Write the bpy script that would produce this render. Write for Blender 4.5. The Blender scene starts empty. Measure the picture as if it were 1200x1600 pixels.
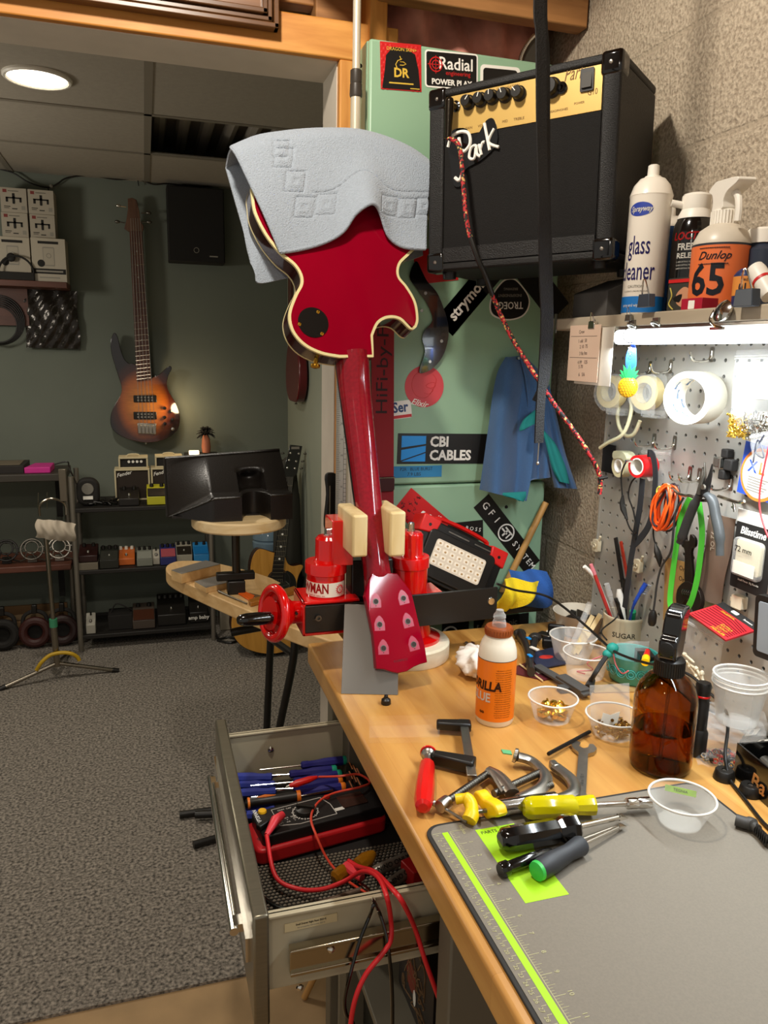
import bpy, bmesh, math, random
from mathutils import Vector, Matrix
V = Vector
random.seed(7)
C = bpy.context.scene.collection
SC = bpy.context.scene
PI = math.pi
FOC = 1200.0
EYE = V((0, 0, 1.47))
_cy = V((225-600, 545-800, FOC)).normalized()
_cd = V((475-600, 6631-800, FOC)).normalized()
_cx = _cd.cross(_cy).normalized()
_cd = _cy.cross(_cx)
_cz = -_cd
def ray(u, v):
    c = V(((u-600)/FOC, (v-800)/FOC, 1.0))
    return V((_cx.dot(c), _cy.dot(c), _cz.dot(c)))
def PZ(u, v, z): r = ray(u, v); return EYE + r*((z-EYE.z)/r.z)
def PY(u, v, y): r = ray(u, v); return EYE + r*(y/r.y)
def PX(u, v, x): r = ray(u, v); return EYE + r*(x/r.x)
def PP(u, v, p, n): r = ray(u, v); return EYE + r*((V(p)-EYE).dot(n)/r.dot(n))
def onZ(z): return lambda u, v: PZ(u, v, z)
def onY(y): return lambda u, v: PY(u, v, y)
def onX(x): return lambda u, v: PX(u, v, x)
def frame(o, x, y=None, z=None):
    x = V(x).normalized()
    if z is not None:
        z = V(z); z = (z - x*z.dot(x)).normalized(); y = z.cross(x)
    else:
        y = V(y); y = (y - x*y.dot(x)).normalized(); z = x.cross(y)
    return Matrix(((x.x, y.x, z.x, o[0]), (x.y, y.y, z.y, o[1]), (x.z, y.z, z.z, o[2]), (0, 0, 0, 1)))
def quad(fn, tl, tr, bl):
    a, b, c = fn(*tl), fn(*tr), fn(*bl)
    w, h = (b-a).length, (a-c).length
    return frame(c, b-a, a-c), w, h          # origin bottom-left, x right, y up, z towards the viewer
def T(x, y, z): return Matrix.Translation((x, y, z))
def RZ(a): return Matrix.Rotation(math.radians(a), 4, 'Z')
def RX(a): return Matrix.Rotation(math.radians(a), 4, 'X')
def RY(a): return Matrix.Rotation(math.radians(a), 4, 'Y')
def fr_y(u, v, y): return frame(PY(u, v, y), (1, 0, 0), (0, 0, 1))      # on a wall that faces the camera
def fr_x(u, v, x): return frame(PX(u, v, x), (0, -1, 0), (0, 0, 1))     # on the pegboard side wall, facing -x
def fr_z(u, v, z, a=0): return T(*PZ(u, v, z)) @ RZ(a)
class MB:
    def __init__(s, M=None):
        s.v = []; s.f = []; s.m = []; s.mi = 0; s.M = M
    def mat(s, i): s.mi = i; return s
    def add(s, vs, fs, M=None):
        M = (s.M @ M) if (s.M is not None and M is not None) else (M if M is not None else s.M)
        b = len(s.v)
        s.v += [(M @ V(p)) if M is not None else V(p) for p in vs]
        s.f += [tuple(b+i for i in f) for f in fs]; s.m += [s.mi]*len(fs)
        return s
    def box(s, lo, hi, M=None):
        x0, y0, z0 = lo; x1, y1, z1 = hi
        return s.add([(x0,y0,z0),(x1,y0,z0),(x1,y1,z0),(x0,y1,z0),(x0,y0,z1),(x1,y0,z1),(x1,y1,z1),(x0,y1,z1)],
                     [(0,3,2,1),(4,5,6,7),(0,1,5,4),(1,2,6,5),(2,3,7,6),(3,0,4,7)], M)
    def cbox(s, c, d, M=None):
        return s.box([c[i]-d[i]/2 for i in range(3)], [c[i]+d[i]/2 for i in range(3)], M)
    def lathe(s, prof, M=None, n=28, cap=True):
        vs, fs = [], []
        for r, z in prof:
            for k in range(n):
                a = 2*PI*k/n; vs.append((r*math.cos(a), r*math.sin(a), z))
        for i in range(len(prof)-1):
            for k in range(n):
                k2 = (k+1) % n; fs.append((i*n+k, i*n+k2, (i+1)*n+k2, (i+1)*n+k))
        if cap:
            if prof[0][0] > 1e-5: fs.append(tuple(range(n-1, -1, -1)))
            if prof[-1][0] > 1e-5: fs.append(tuple((len(prof)-1)*n+k for k in range(n)))
        return s.add(vs, fs, M)
    def cyl(s, p0, p1, r0, r1=None, n=20):
        p0, p1 = V(p0), V(p1); d = p1-p0; L = d.length
        if L < 1e-7: return s
        h = V((0,0,1)) if abs(d.z) < .9*L else V((1,0,0))
        return s.lathe([(r0,0),(r0 if r1 is None else r1, L)], frame(p0, h.cross(d), z=d), n)
    def lathe_to(s, prof, p0, p1, n=24):          # profile z runs from p0 towards p1 in metres
        p0, p1 = V(p0), V(p1); d = p1-p0
        h = V((0,0,1)) if abs(d.z) < .9*d.length else V((1,0,0))
        return s.lathe(prof, frame(p0, h.cross(d), z=d), n)
    def ball(s, c, r, n=14, M=None):
        if not hasattr(r, '__len__'): r = (r, r, r)
        prof = [(max(math.sin(PI*i/(n//2+2)), 0), -math.cos(PI*i/(n//2+2))) for i in range(n//2+3)]
        prof[0] = (0, -1); prof[-1] = (0, 1)
        MM = T(*c) @ Matrix.Diagonal((r[0], r[1], r[2], 1))
        return s.lathe(prof, (M @ MM) if M is not None else MM, n)
    def tube(s, pts, r, n=8, closed=False, flat=None, up=None):
        pts = [V(p) for p in pts]; N = len(pts); vs, fs = [], []
        rr = r if hasattr(r, '__len__') else [r]*N
        tan = []
        for i in range(N):
            a = pts[(i-1) % N] if (closed or i > 0) else pts[i]; b = pts[(i+1) % N] if (closed or i < N-1) else pts[i]
            tan.append((b-a).normalized() if (b-a).length > 1e-9 else V((0,0,1)))
        h = V(up) if up else (V((0,0,1)) if abs(tan[0].z) < .9 else V((1,0,0)))
        nor = (h - tan[0]*h.dot(tan[0])).normalized()
        for i in range(N):
            if up: nor = V(up)
            nor = nor - tan[i]*nor.dot(tan[i])
            nor = nor.normalized() if nor.length > 1e-6 else V((1,0,0)); bi = tan[i].cross(nor)
            for k in range(n):
                a = 2*PI*(k+.5)/n; fx = flat if flat else 1
                vs.append(pts[i] + (nor*math.cos(a) + bi*math.sin(a)*fx)*rr[i])
        M_ = N if closed else N-1
        for i in range(M_):
            j = (i+1) % N
            for k in range(n):
                k2 = (k+1) % n; fs.append((i*n+k, i*n+k2, j*n+k2, j*n+k))
        if not closed:
            fs.append(tuple(range(n-1, -1, -1))); fs.append(tuple((N-1)*n+k for k in range(n)))
        return s.add(vs, fs)
    def ribbon(s, pts, w, side, th=.001):         # a flat band along pts, wide along side
        pts = [V(p) for p in pts]; vs, fs = [], []
        for i, p in enumerate(pts):
            t = (pts[min(i+1, len(pts)-1)] - pts[max(i-1, 0)]).normalized()
            sd = V(side(i) if callable(side) else side); sd = (sd - t*sd.dot(t)).normalized(); nn = t.cross(sd)
            ww = w[i] if hasattr(w, '__len__') else w
            for a, b in ((-1,-1),(1,-1),(1,1),(-1,1)): vs.append(p + sd*a*ww/2 + nn*b*th/2)
        for i in range(len(pts)-1):
            for k in range(4):
                k2 = (k+1) % 4; fs.append((i*4+k, i*4+k2, i*4+4+k2, i*4+4+k))
        fs.append((3,2,1,0)); e = (len(pts)-1)*4; fs.append((e,e+1,e+2,e+3))
        return s.add(vs, fs)
    def prism(s, out, z0, z1, M=None):            # outline in the local xy plane, thick along z
        a = sum(out[i][0]*out[(i+1) % len(out)][1]-out[(i+1) % len(out)][0]*out[i][1] for i in range(len(out)))
        if a < 0: out = out[::-1]
        n = len(out)
        vs = [(p[0],p[1],z0) for p in out]+[(p[0],p[1],z1) for p in out]
        fs = [tuple(range(n-1,-1,-1)), tuple(range(n,2*n))]+[(i,(i+1) % n,n+(i+1) % n,n+i) for i in range(n)]
        return s.add(vs, fs, M)
    def rbox(s, w, h, d, r, M=None, n=5, z0=0):   # rounded-corner slab, from z0 to z0+d
        return s.prism(rrect(w, h, r, n), z0, z0+d, M)
    def grid(s, fn, nu, nv, th=0, nrm=None):
        P = [[V(fn(i/nu, j/nv)) for i in range(nu+1)] for j in range(nv+1)]
        W = nu+1; vs = [p for row in P for p in row]; fs = [(j*W+i, j*W+i+1, (j+1)*W+i+1, (j+1)*W+i) for j in range(nv) for i in range(nu)]
        if th:
            b = len(vs); nn = []
            for j in range(nv+1):
                for i in range(nu+1):
                    du = P[j][min(i+1,nu)]-P[j][max(i-1,0)]; dv = P[min(j+1,nv)][i]-P[max(j-1,0)][i]
                    c = du.cross(dv); nn.append(c.normalized() if c.length > 1e-12 else V((0,0,1)))
            vs = vs+[vs[k]-nn[k]*th for k in range(b)]
            fs = fs+[tuple(b+k for k in f[::-1]) for f in fs]
            rim = [i for i in range(W)]+[j*W+nu for j in range(1,nv+1)]+[nv*W+i for i in range(nu-1,-1,-1)]+[j*W for j in range(nv-1,0,-1)]
            for k in range(len(rim)):
                a_, b_ = rim[k], rim[(k+1) % len(rim)]; fs.append((b_, a_, b+a_, b+b_))
        return s.add(vs, fs)
    def torus(s, R, r, M=None, n=28, k=8, a0=0, a1=2*PI):
        full = abs(a1-a0-2*PI) < 1e-6
        pts = [(R*math.cos(a0+(a1-a0)*i/n), R*math.sin(a0+(a1-a0)*i/n), 0) for i in range(n if full else n+1)]
        b = MB(); b.tube(pts, r, k, full, up=(0,0,1))
        return s.add(b.v, b.f, M)
    def text(s, body, size, M=None, ext=.0002, bold=0, shear=0, sx=1, align='CENTER', sp=1, res=2):
        vs, fs = text_mesh(body, size, ext, bold, shear, align, sp, res)
        if sx != 1: vs = [(p[0]*sx, p[1], p[2]) for p in vs]
        return s.add(vs, fs, M)
    def out(s): return s
def rrect(w, h, r, n=5, cx=0, cy=0):
    r = min(r, w/2-1e-6, h/2-1e-6); o = []
    for sx, sy, a in ((1,1,0),(-1,1,90),(-1,-1,180),(1,-1,270)):
        for k in range(n+1):
            t = math.radians(a+90*k/n); o.append((cx+sx*(w/2-r)+r*math.cos(t), cy+sy*(h/2-r)+r*math.sin(t)))
    return o
def circ(r, n=32, cx=0, cy=0, ry=None): return [(cx+r*math.cos(2*PI*k/n), cy+(ry or r)*math.sin(2*PI*k/n)) for k in range(n)]
_TXT = {}
def text_mesh(body, size, ext, bold, shear, align, sp, res):
    key = (body, size, ext, bold, shear, align, sp, res)
    if key in _TXT: return _TXT[key]
    cu = bpy.data.curves.new('lettering', 'FONT'); cu.body = body; cu.size = size; cu.extrude = ext; cu.offset = bold*size
    cu.shear = shear; cu.align_x = align; cu.align_y = 'CENTER'; cu.space_character = sp; cu.resolution_u = res
    o = bpy.data.objects.new('lettering', cu); C.objects.link(o)
    dg = bpy.context.evaluated_depsgraph_get(); dg.update()
    me = bpy.data.meshes.new_from_object(o.evaluated_get(dg))
    r = ([tuple(v.co) for v in me.vertices], [tuple(p.vertices) for p in me.polygons])
    bpy.data.objects.remove(o); bpy.data.meshes.remove(me); bpy.data.curves.remove(cu)
    _TXT[key] = r
    return r
_DEN = {}
def dense_text(body, size, ext, bold, shear, align, sp, res, lim):     # lettering cut fine enough to wrap round a curve
    key = (body, size, ext, bold, shear, align, lim)
    if key not in _DEN:
        vs, fs = text_mesh(body, size, ext, bold, shear, align, sp, res); bm = bmesh.new(); bv = [bm.verts.new(p) for p in vs]
        for f in fs:
            try: bm.faces.new([bv[i] for i in f])
            except ValueError: pass
        for _ in range(5):
            bmesh.ops.triangulate(bm, faces=bm.faces[:]); le = [e for e in bm.edges if abs(e.verts[0].co.x-e.verts[1].co.x) > lim]
            if not le: break
            bmesh.ops.subdivide_edges(bm, edges=le, cuts=1)
        bm.verts.index_update(); _DEN[key] = ([tuple(v.co) for v in bm.verts], [tuple(v.index for v in f.verts) for f in bm.faces]); bm.free()
    return _DEN[key]
def smooth_path(pts, n=6, closed=False):          # Catmull-Rom
    pts = [V(p) for p in pts]; N = len(pts); o = []
    for i in range(N if closed else N-1):
        p0 = pts[(i-1) % N] if (closed or i > 0) else pts[i]; p1 = pts[i]; p2 = pts[(i+1) % N]
        p3 = pts[(i+2) % N] if (closed or i < N-2) else p2
        for k in range(n):
            t = k/n; o.append(.5*((2*p1)+(p2-p0)*t+(2*p0-5*p1+4*p2-p3)*t*t+(3*p1-p0-3*p2+p3)*t**3))
    if not closed: o.append(pts[-1])
    return o
def smooth2(pts, n=5, closed=True): return [(p.x, p.y) for p in smooth_path([(a, b, 0) for a, b in pts], n, closed)]
MW = {}
def tag(o, label=None, cat=None, group=None, kind=None):
    if label: o['label'] = label
    if cat: o['category'] = cat
    if group: o['group'] = group
    if kind: o['kind'] = kind
    return o
def thing(name, label, cat, loc=(0,0,0), group=None, M=None, kind=None):
    o = bpy.data.objects.new(name, None); C.objects.link(o); o.empty_display_size = .02
    o.matrix_world = M if M is not None else T(*loc)
    MW[o.name] = o.matrix_world.copy()
    return tag(o, label, cat, group, kind)
def mesh(name, mb, mats, bevel=0, seg=2, ang=35, sub=0, M=None):
    me = bpy.data.meshes.new(name)
    vs = [M @ p for p in mb.v] if M is not None else mb.v
    me.from_pydata([tuple(p) for p in vs], [], mb.f)
    mats = mats if isinstance(mats, (list, tuple)) else [mats]
    for m in mats: me.materials.append(m)
    me.polygons.foreach_set('material_index', [min(i, len(mats)-1) for i in mb.m])
    me.update()
    me.polygons.foreach_set('use_smooth', [True]*len(me.polygons))
    me.set_sharp_from_angle(angle=math.radians(ang))
    o = bpy.data.objects.new(name, me); C.objects.link(o)
    if bevel:
        b = o.modifiers.new('bevel', 'BEVEL'); b.width = bevel; b.segments = seg; b.limit_method = 'ANGLE'; b.angle_limit = math.radians(40)
    if sub:
        b = o.modifiers.new('subdivision', 'SUBSURF'); b.levels = sub; b.render_levels = sub
    return o
def part(parent, name, mb, mats, label=None, bevel=0, seg=2, ang=35, sub=0, local=False, kind=None):
    PM = MW[parent.name]
    o = mesh(name, mb, mats, bevel, seg, ang, sub, None if local else PM.inverted())
    o.parent = parent; MW[o.name] = PM
    return tag(o, label, kind=kind)
def solo(name, mb, mats, label, cat, group=None, kind=None, bevel=0, seg=2, ang=35, sub=0):
    lo = V([min(p[i] for p in mb.v) for i in range(3)]); hi = V([max(p[i] for p in mb.v) for i in range(3)])
    c = V(((lo.x+hi.x)/2, (lo.y+hi.y)/2, lo.z))
    o = mesh(name, mb, mats, bevel, seg, ang, sub, T(*-c)); o.location = c
    MW[o.name] = T(*c)
    return tag(o, label, cat, group, kind)
def struct(name, mb, mats, bevel=0): return tag(mesh(name, mb, mats, bevel), kind='structure')
def copy_tree(o, M, label=None, parent=None):
    c = o.copy(); C.objects.link(c)
    if parent is None:
        c.matrix_world = M; MW[c.name] = M.copy()
        if label: c['label'] = label
    else:
        c.parent = parent
    for ch in [x for x in bpy.data.objects if x.parent == o]: copy_tree(ch, M, None, c)
    return c
MATS = {}
def srgb(c):
    if isinstance(c, str): c = tuple(int(c[i:i+2], 16)/255 for i in (0, 2, 4))
    return tuple((x/12.92 if x <= .04045 else ((x+.055)/1.055)**2.4) for x in c)+(1,)
def mat(name, col, rough=.5, metal=0, var=0, scale=30, bump=0, bscale=None, trans=0, ior=1.45, emit=None, es=0, coat=0, alpha=1, sheen=0, spec=None, stretch=None, col2=None, detail=3):
    if name in MATS: return MATS[name]
    m = bpy.data.materials.new(name); m.use_nodes = True; nt = m.node_tree; b = nt.nodes['Principled BSDF']
    c = srgb(col); b.inputs['Base Color'].default_value = c
    b.inputs['Roughness'].default_value = rough; b.inputs['Metallic'].default_value = metal
    b.inputs['Transmission Weight'].default_value = trans; b.inputs['IOR'].default_value = ior
    b.inputs['Coat Weight'].default_value = coat; b.inputs['Alpha'].default_value = alpha
    b.inputs['Sheen Weight'].default_value = sheen
    if spec is not None: b.inputs['Specular IOR Level'].default_value = spec
    if emit: b.inputs['Emission Color'].default_value = srgb(emit); b.inputs['Emission Strength'].default_value = es
    tc = nt.nodes.new('ShaderNodeTexCoord'); src = tc.outputs['Object']
    if stretch:
        mp = nt.nodes.new('ShaderNodeMapping'); mp.inputs['Scale'].default_value = stretch; nt.links.new(src, mp.inputs[0]); src = mp.outputs[0]
    n = nt.nodes.new('ShaderNodeTexNoise'); n.inputs['Scale'].default_value = scale; n.inputs['Detail'].default_value = detail; nt.links.new(src, n.inputs['Vector'])
    if var or col2:
        r = nt.nodes.new('ShaderNodeValToRGB'); e = r.color_ramp.elements
        c2 = srgb(col2) if col2 else tuple(min(x*(1+var), 1) for x in c[:3])+(1,)
        c1 = c if col2 else tuple(x*(1-var) for x in c[:3])+(1,)
        e[0].position = .32; e[1].position = .68; e[0].color = c1; e[1].color = c2
        nt.links.new(n.outputs['Fac'], r.inputs[0]); nt.links.new(r.outputs[0], b.inputs['Base Color'])
    if bump:
        n2 = n
        if bscale: n2 = nt.nodes.new('ShaderNodeTexNoise'); n2.inputs['Scale'].default_value = bscale; n2.inputs['Detail'].default_value = 4; nt.links.new(src, n2.inputs['Vector'])
        bp = nt.nodes.new('ShaderNodeBump'); bp.inputs['Strength'].default_value = bump; bp.inputs['Distance'].default_value = .003
        nt.links.new(n2.outputs['Fac'], bp.inputs['Height']); nt.links.new(bp.outputs[0], b.inputs['Normal'])
    MATS[name] = m
    return m
def wood(name, c1, c2, axis='Y', scale=9, rough=.4, stripes=0, coat=0, bump=.05):
    if name in MATS: return MATS[name]
    m = bpy.data.materials.new(name); m.use_nodes = True; nt = m.node_tree; b = nt.nodes['Principled BSDF']; L = nt.links.new
    b.inputs['Roughness'].default_value = rough; b.inputs['Coat Weight'].default_value = coat; b.inputs['Coat Roughness'].default_value = .2
    tc = nt.nodes.new('ShaderNodeTexCoord'); mp = nt.nodes.new('ShaderNodeMapping')
    mp.inputs['Scale'].default_value = {'X': (.12,1,1), 'Y': (1,.12,1), 'Z': (1,1,.12)}[axis]
    L(tc.outputs['Object'], mp.inputs[0])
    n = nt.nodes.new('ShaderNodeTexNoise'); n.inputs['Scale'].default_value = scale*6; n.inputs['Detail'].default_value = 6; n.inputs['Distortion'].default_value = .6; L(mp.outputs[0], n.inputs['Vector'])
    r = nt.nodes.new('ShaderNodeValToRGB'); e = r.color_ramp.elements; e[0].position = .3; e[1].position = .72; e[0].color = srgb(c1); e[1].color = srgb(c2); L(n.outputs['Fac'], r.inputs[0])
    outc = r.outputs[0]
    if stripes:
        br = nt.nodes.new('ShaderNodeTexBrick'); m2 = nt.nodes.new('ShaderNodeMapping')
        if axis == 'Y': m2.inputs['Rotation'].default_value = (0, 0, PI/2)
        L(tc.outputs['Object'], m2.inputs[0]); L(m2.outputs[0], br.inputs['Vector'])
        br.inputs['Scale'].default_value = 1; br.inputs['Brick Width'].default_value = .45; br.inputs['Row Height'].default_value = stripes; br.inputs['Mortar Size'].default_value = .0004
        br.inputs['Color1'].default_value = (1,1,1,1); br.inputs['Color2'].default_value = (.78,.74,.68,1); br.inputs['Mortar'].default_value = (.7,.6,.45,1)
        mx = nt.nodes.new('ShaderNodeMix'); mx.data_type = 'RGBA'; mx.blend_type = 'MULTIPLY'; mx.inputs[0].default_value = .55
        L(outc, mx.inputs[6]); L(br.outputs[0], mx.inputs[7]); outc = mx.outputs[2]
    L(outc, b.inputs['Base Color'])
    if bump:
        bp = nt.nodes.new('ShaderNodeBump'); bp.inputs['Strength'].default_value = bump; bp.inputs['Distance'].default_value = .001; L(n.outputs['Fac'], bp.inputs['Height']); L(bp.outputs[0], b.inputs['Normal'])
    MATS[name] = m
    return m
def glassy(name, col, rough=.05, mixf=.35, tint=None, k=.32):      # thin clear plastic: see-through film with a glossy coat and a milky share
    if name in MATS: return MATS[name]
    m = bpy.data.materials.new(name); m.use_nodes = True; nt = m.node_tree; L = nt.links.new
    b = nt.nodes['Principled BSDF']; b.inputs['Base Color'].default_value = srgb(col); b.inputs['Roughness'].default_value = rough
    tr = nt.nodes.new('ShaderNodeBsdfTransparent'); tr.inputs[0].default_value = srgb(tint) if tint else (1,1,1,1)
    lw = nt.nodes.new('ShaderNodeLayerWeight'); lw.inputs[0].default_value = .35
    mth = nt.nodes.new('ShaderNodeMath'); mth.operation = 'MULTIPLY_ADD'; mth.inputs[1].default_value = k; mth.inputs[2].default_value = mixf; mth.use_clamp = True
    L(lw.outputs['Facing'], mth.inputs[0])
    mx = nt.nodes.new('ShaderNodeMixShader'); L(mth.outputs[0], mx.inputs[0]); L(tr.outputs[0], mx.inputs[1]); L(b.outputs[0], mx.inputs[2])
    L(mx.outputs[0], nt.nodes['Material Output'].inputs[0])
    MATS[name] = m
    return m
BLK = mat('black_plastic', '16130f', .4)
BLKG = mat('black_gloss', '0c0b0a', .12, coat=.5)
BLKM = mat('black_matte', '1a1714', .75)
BLKMET = mat('black_painted_steel', '1b1815', .35)
WHT = mat('white_plastic', 'e8e2d6', .4)
PAPER = mat('paper', 'e9e2d3', .8, var=.04)
CHR = mat('chrome', 'd8d4cc', .12, 1)
STEEL = mat('brushed_steel', 'a9a49a', .32, 1, var=.08, scale=60)
STEELD = mat('dark_steel', '6e6a62', .38, 1)
RED = mat('red_plastic', 'd2140f', .3)
REDP = mat('red_gloss_paint', 'd40a0a', .16, coat=.6, bump=.02, scale=150)
YEL = mat('yellow_rubber', 'f2c60a', .4)
BLUE = mat('blue_plastic', '1f4fae', .4)
NAVY = mat('navy_plastic', '26246a', .35)
GREEN = mat('green_plastic', '1fa06a', .4)
ORANGE = mat('orange_plastic', 'f0641a', .4)
CREAM = mat('cream_plastic', 'e3d7b8', .45)
GOLD = mat('gold_metal', 'e0b040', .22, 1)
CLEAR = glassy('clear_plastic', 'f1f1ec', .12, .045)
FROST = glassy('frosted_plastic', 'eceae4', .3, .17)
BAG = glassy('clear_bag', 'f3f3f0', .08, .02)
GRN = mat('lime_print', 'a8dc1c', .6)
TAN = mat('bare_floor', 'a88a62', .7, var=.12, scale=8, bump=.1, bscale=90)
CARPET = mat('grey_carpet', '413d38', .95, scale=115, col2='a1988c', bump=.7, bscale=200, detail=3)
GWALL = mat('green_grey_paint', '6b7166', .75, var=.03, scale=5)
DRY = mat('bare_drywall', 'd2c8b8', .8, var=.04, scale=12)
TILE = mat('ceiling_tile', 'a39a8c', .85, var=.04, scale=60, bump=.15, bscale=200)
GRIDM = mat('ceiling_grid', '857d70', .5)
VOID = mat('ceiling_void', 'a39a8c', .9)
PINE = wood('pine_lumber', 'b8742c', 'dc9c4c', 'X', 7, .55)
PINEZ = wood('pine_stud', 'b8742c', 'dc9c4c', 'Z', 7, .55)
PINED = wood('old_joist', '875a30', 'b07c48', 'X', 7, .6)
PINK = mat('pink_insulation', 'cf8b7b', .95, var=.3, scale=14, bump=.8, bscale=25)
struct('floor', MB().box((-1.2,-.8,-.06), (1.1,1.64,0)), TAN)
cb = MB(); cb.box((-1.6,1.60,-.05), (1.1,4.35,.008))
struct('floor_carpet', cb, CARPET)
struct('wall_back', MB().box((-1.7,4.2,0), (1.1,4.3,2.5)), GWALL)
struct('wall_left', MB().box((-1.7,1.79,0), (-1.6,4.2,2.5)), GWALL)
struct('wall_partition', MB().box((.74,1.80,0), (.80,4.2,2.4)), mat('pale_green_paint', '8f9484', .7))
# divider wall around the doorway: header, jamb, studs behind the cabinet
dw = MB(); dw.box((-1.6,1.66,2.045), (.396,1.79,2.058)); dw.box((.396,1.665,0), (.409,1.79,2.058)); dw.box((-1.6,1.785,2.058), (1.03,1.795,2.5)); dw.box((.41,1.785,0), (.9,1.795,2.06))
struct('wall_divider', dw, DRY)
struct('trim_1', MB().box((-1.6,1.645,2.047), (.52,1.70,2.118)), PINE, .003)
struct('trim_2', MB().box((.398,1.645,0), (.432,1.68,2.047)), PINEZ, .003)
st = MB()
st.box((.44,1.70,1.9), (.475,1.78,2.3))
struct('wall_studs', st, PINEZ, .002)
struct('trim_3', MB().box((.36,1.70,2.12), (.455,1.78,2.26), RZ(0)), PINED, .003)
struct('trim_4', MB().box((-1.6,1.72,2.165), (.43,1.76,2.3)), PINED, .003)
jb = MB(); jb.box((.47,1.60,2.155), (.925,1.64,2.30)); jb.box((.40,1.64,2.19), (.925,1.69,2.34))
struct('beam_1', jb, PINED, .003)
jb = MB(); jb.box((.30,1.30,2.215), (.345,1.72,2.34))
struct('beam_2', jb, PINED, .003)
struct('beam_3', MB().box((.455,1.63,2.06), (.492,1.70,2.20)), PINEZ, .004)
pk = MB()
def _ins(u, v): return (.45+u*.45, 1.72-.03*math.sin(u*PI*5)*math.sin(v*PI*2)-.012*math.sin(u*31+v*9), 1.95+v*.36)
pk.grid(_ins, 40, 16)
tag(solo('insulation', pk, PINK, 'pink fibreglass insulation between the studs above the green cabinet', 'insulation', kind='stuff'))
# near ceiling boards
cl = MB(); cl.box((-1.6,-.8,2.50), (1.1,1.8,2.54))
struct('ceiling', cl, PINED)
# far-room suspended ceiling, tiles with a few missing
zc = 2.272; ys = [1.80,2.405,3.025,3.60,4.2]
xs = [-1.6,-1.175,-.565,.045,.655,.80]
ce = MB()
miss = {(3,0),(3,2)}
for i in range(5):
    for j in range(4):
        if (i,j) in miss: continue
        ce.box((xs[i]+.008,ys[j]+.008,zc), (xs[i+1]-.008,ys[j+1]-.008,zc+.012))
struct('ceiling_tiles', ce, TILE)
cg = MB()
for x in xs: cg.box((x-.013,1.80,zc-.003), (x+.013,4.2,zc+.004))
for y in ys[1:-1]: cg.box((-1.6,y-.011,zc-.003), (.8,y+.011,zc+.004))
struct('ceiling_grid', cg, GRIDM)
cv = MB(); cv.box((-1.6,1.80,zc+.17), (.8,4.2,zc+.19))
for k in range(24): cv.cyl((-1.6+k*.1,1.80,zc+.15), (-1.6+k*.1,4.2,zc+.15), .03, n=8)
struct('ceiling_deck', cv, VOID)
t = thing('recessed_light', 'round white recessed ceiling light glowing in the far room', 'ceiling light', (-.277,2.75,zc-.004))
part(t, 'trim_ring', MB().torus(.092, .008, T(-.277,2.75,zc-.003)), WHT)
part(t, 'lamp_disc', MB().lathe([(.085,0),(.08,.008)], T(-.277,2.75,zc-.006), 40), mat('lamp_glow', 'fff4dd', .5, emit='fff1d6', es=9))
# concrete block wall on the right
bw = bpy.data.materials.new('concrete_block'); bw.use_nodes = True
nt = bw.node_tree; L = nt.links.new; b = nt.nodes['Principled BSDF']; b.inputs['Roughness'].default_value = .9
tc = nt.nodes.new('ShaderNodeTexCoord'); mp = nt.nodes.new('ShaderNodeMapping'); L(tc.outputs['Object'], mp.inputs[0])
mp.inputs['Rotation'].default_value = (0, 0, 0)
cx = nt.nodes.new('ShaderNodeSeparateXYZ'); cc = nt.nodes.new('ShaderNodeCombineXYZ'); L(tc.outputs['Object'], cx.inputs[0])
ad = nt.nodes.new('ShaderNodeMath'); ad.inputs[1].default_value = 10-.845+.2; L(cx.outputs[1], ad.inputs[0])
az = nt.nodes.new('ShaderNodeMath'); az.inputs[1].default_value = 2-1.836+.2; L(cx.outputs[2], az.inputs[0])
L(ad.outputs[0], cc.inputs[0]); L(az.outputs[0], cc.inputs[1])
br = nt.nodes.new('ShaderNodeTexBrick'); L(cc.outputs[0], br.inputs['Vector']); br.inputs['Scale'].default_value = 1
br.inputs['Brick Width'].default_value = .40; br.inputs['Row Height'].default_value = .20; br.inputs['Mortar Size'].default_value = .007; br.inputs['Mortar Smooth'].default_value = .6
n1 = nt.nodes.new('ShaderNodeTexNoise'); n1.inputs['Scale'].default_value = 160; n1.inputs['Detail'].default_value = 5; L(tc.outputs['Object'], n1.inputs['Vector'])
r1 = nt.nodes.new('ShaderNodeValToRGB'); r1.color_ramp.elements[0].position = .3; r1.color_ramp.elements[1].position = .65
r1.color_ramp.elements[0].color = srgb('968672'); r1.color_ramp.elements[1].color = srgb('c9b9a2'); L(n1.outputs['Fac'], r1.inputs[0])
mx = nt.nodes.new('ShaderNodeMix'); mx.data_type = 'RGBA'; L(br.outputs['Fac'], mx.inputs[0]); L(r1.outputs[0], mx.inputs[6]); mx.inputs[7].default_value = srgb('b2a28c'); L(mx.outputs[2], b.inputs['Base Color'])
sm = nt.nodes.new('ShaderNodeMath'); sm.operation = 'MULTIPLY_ADD'; L(br.outputs['Fac'], sm.inputs[0]); sm.inputs[1].default_value = -.3; L(n1.outputs['Fac'], sm.inputs[2])
bp = nt.nodes.new('ShaderNodeBump'); bp.inputs['Strength'].default_value = .8; bp.inputs['Distance'].default_value = .006; L(sm.outputs[0], bp.inputs['Height']); L(bp.outputs[0], b.inputs['Normal'])
struct('wall_right', MB().box((.93,-.8,0), (1.03,1.80,2.5)), bw)
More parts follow.
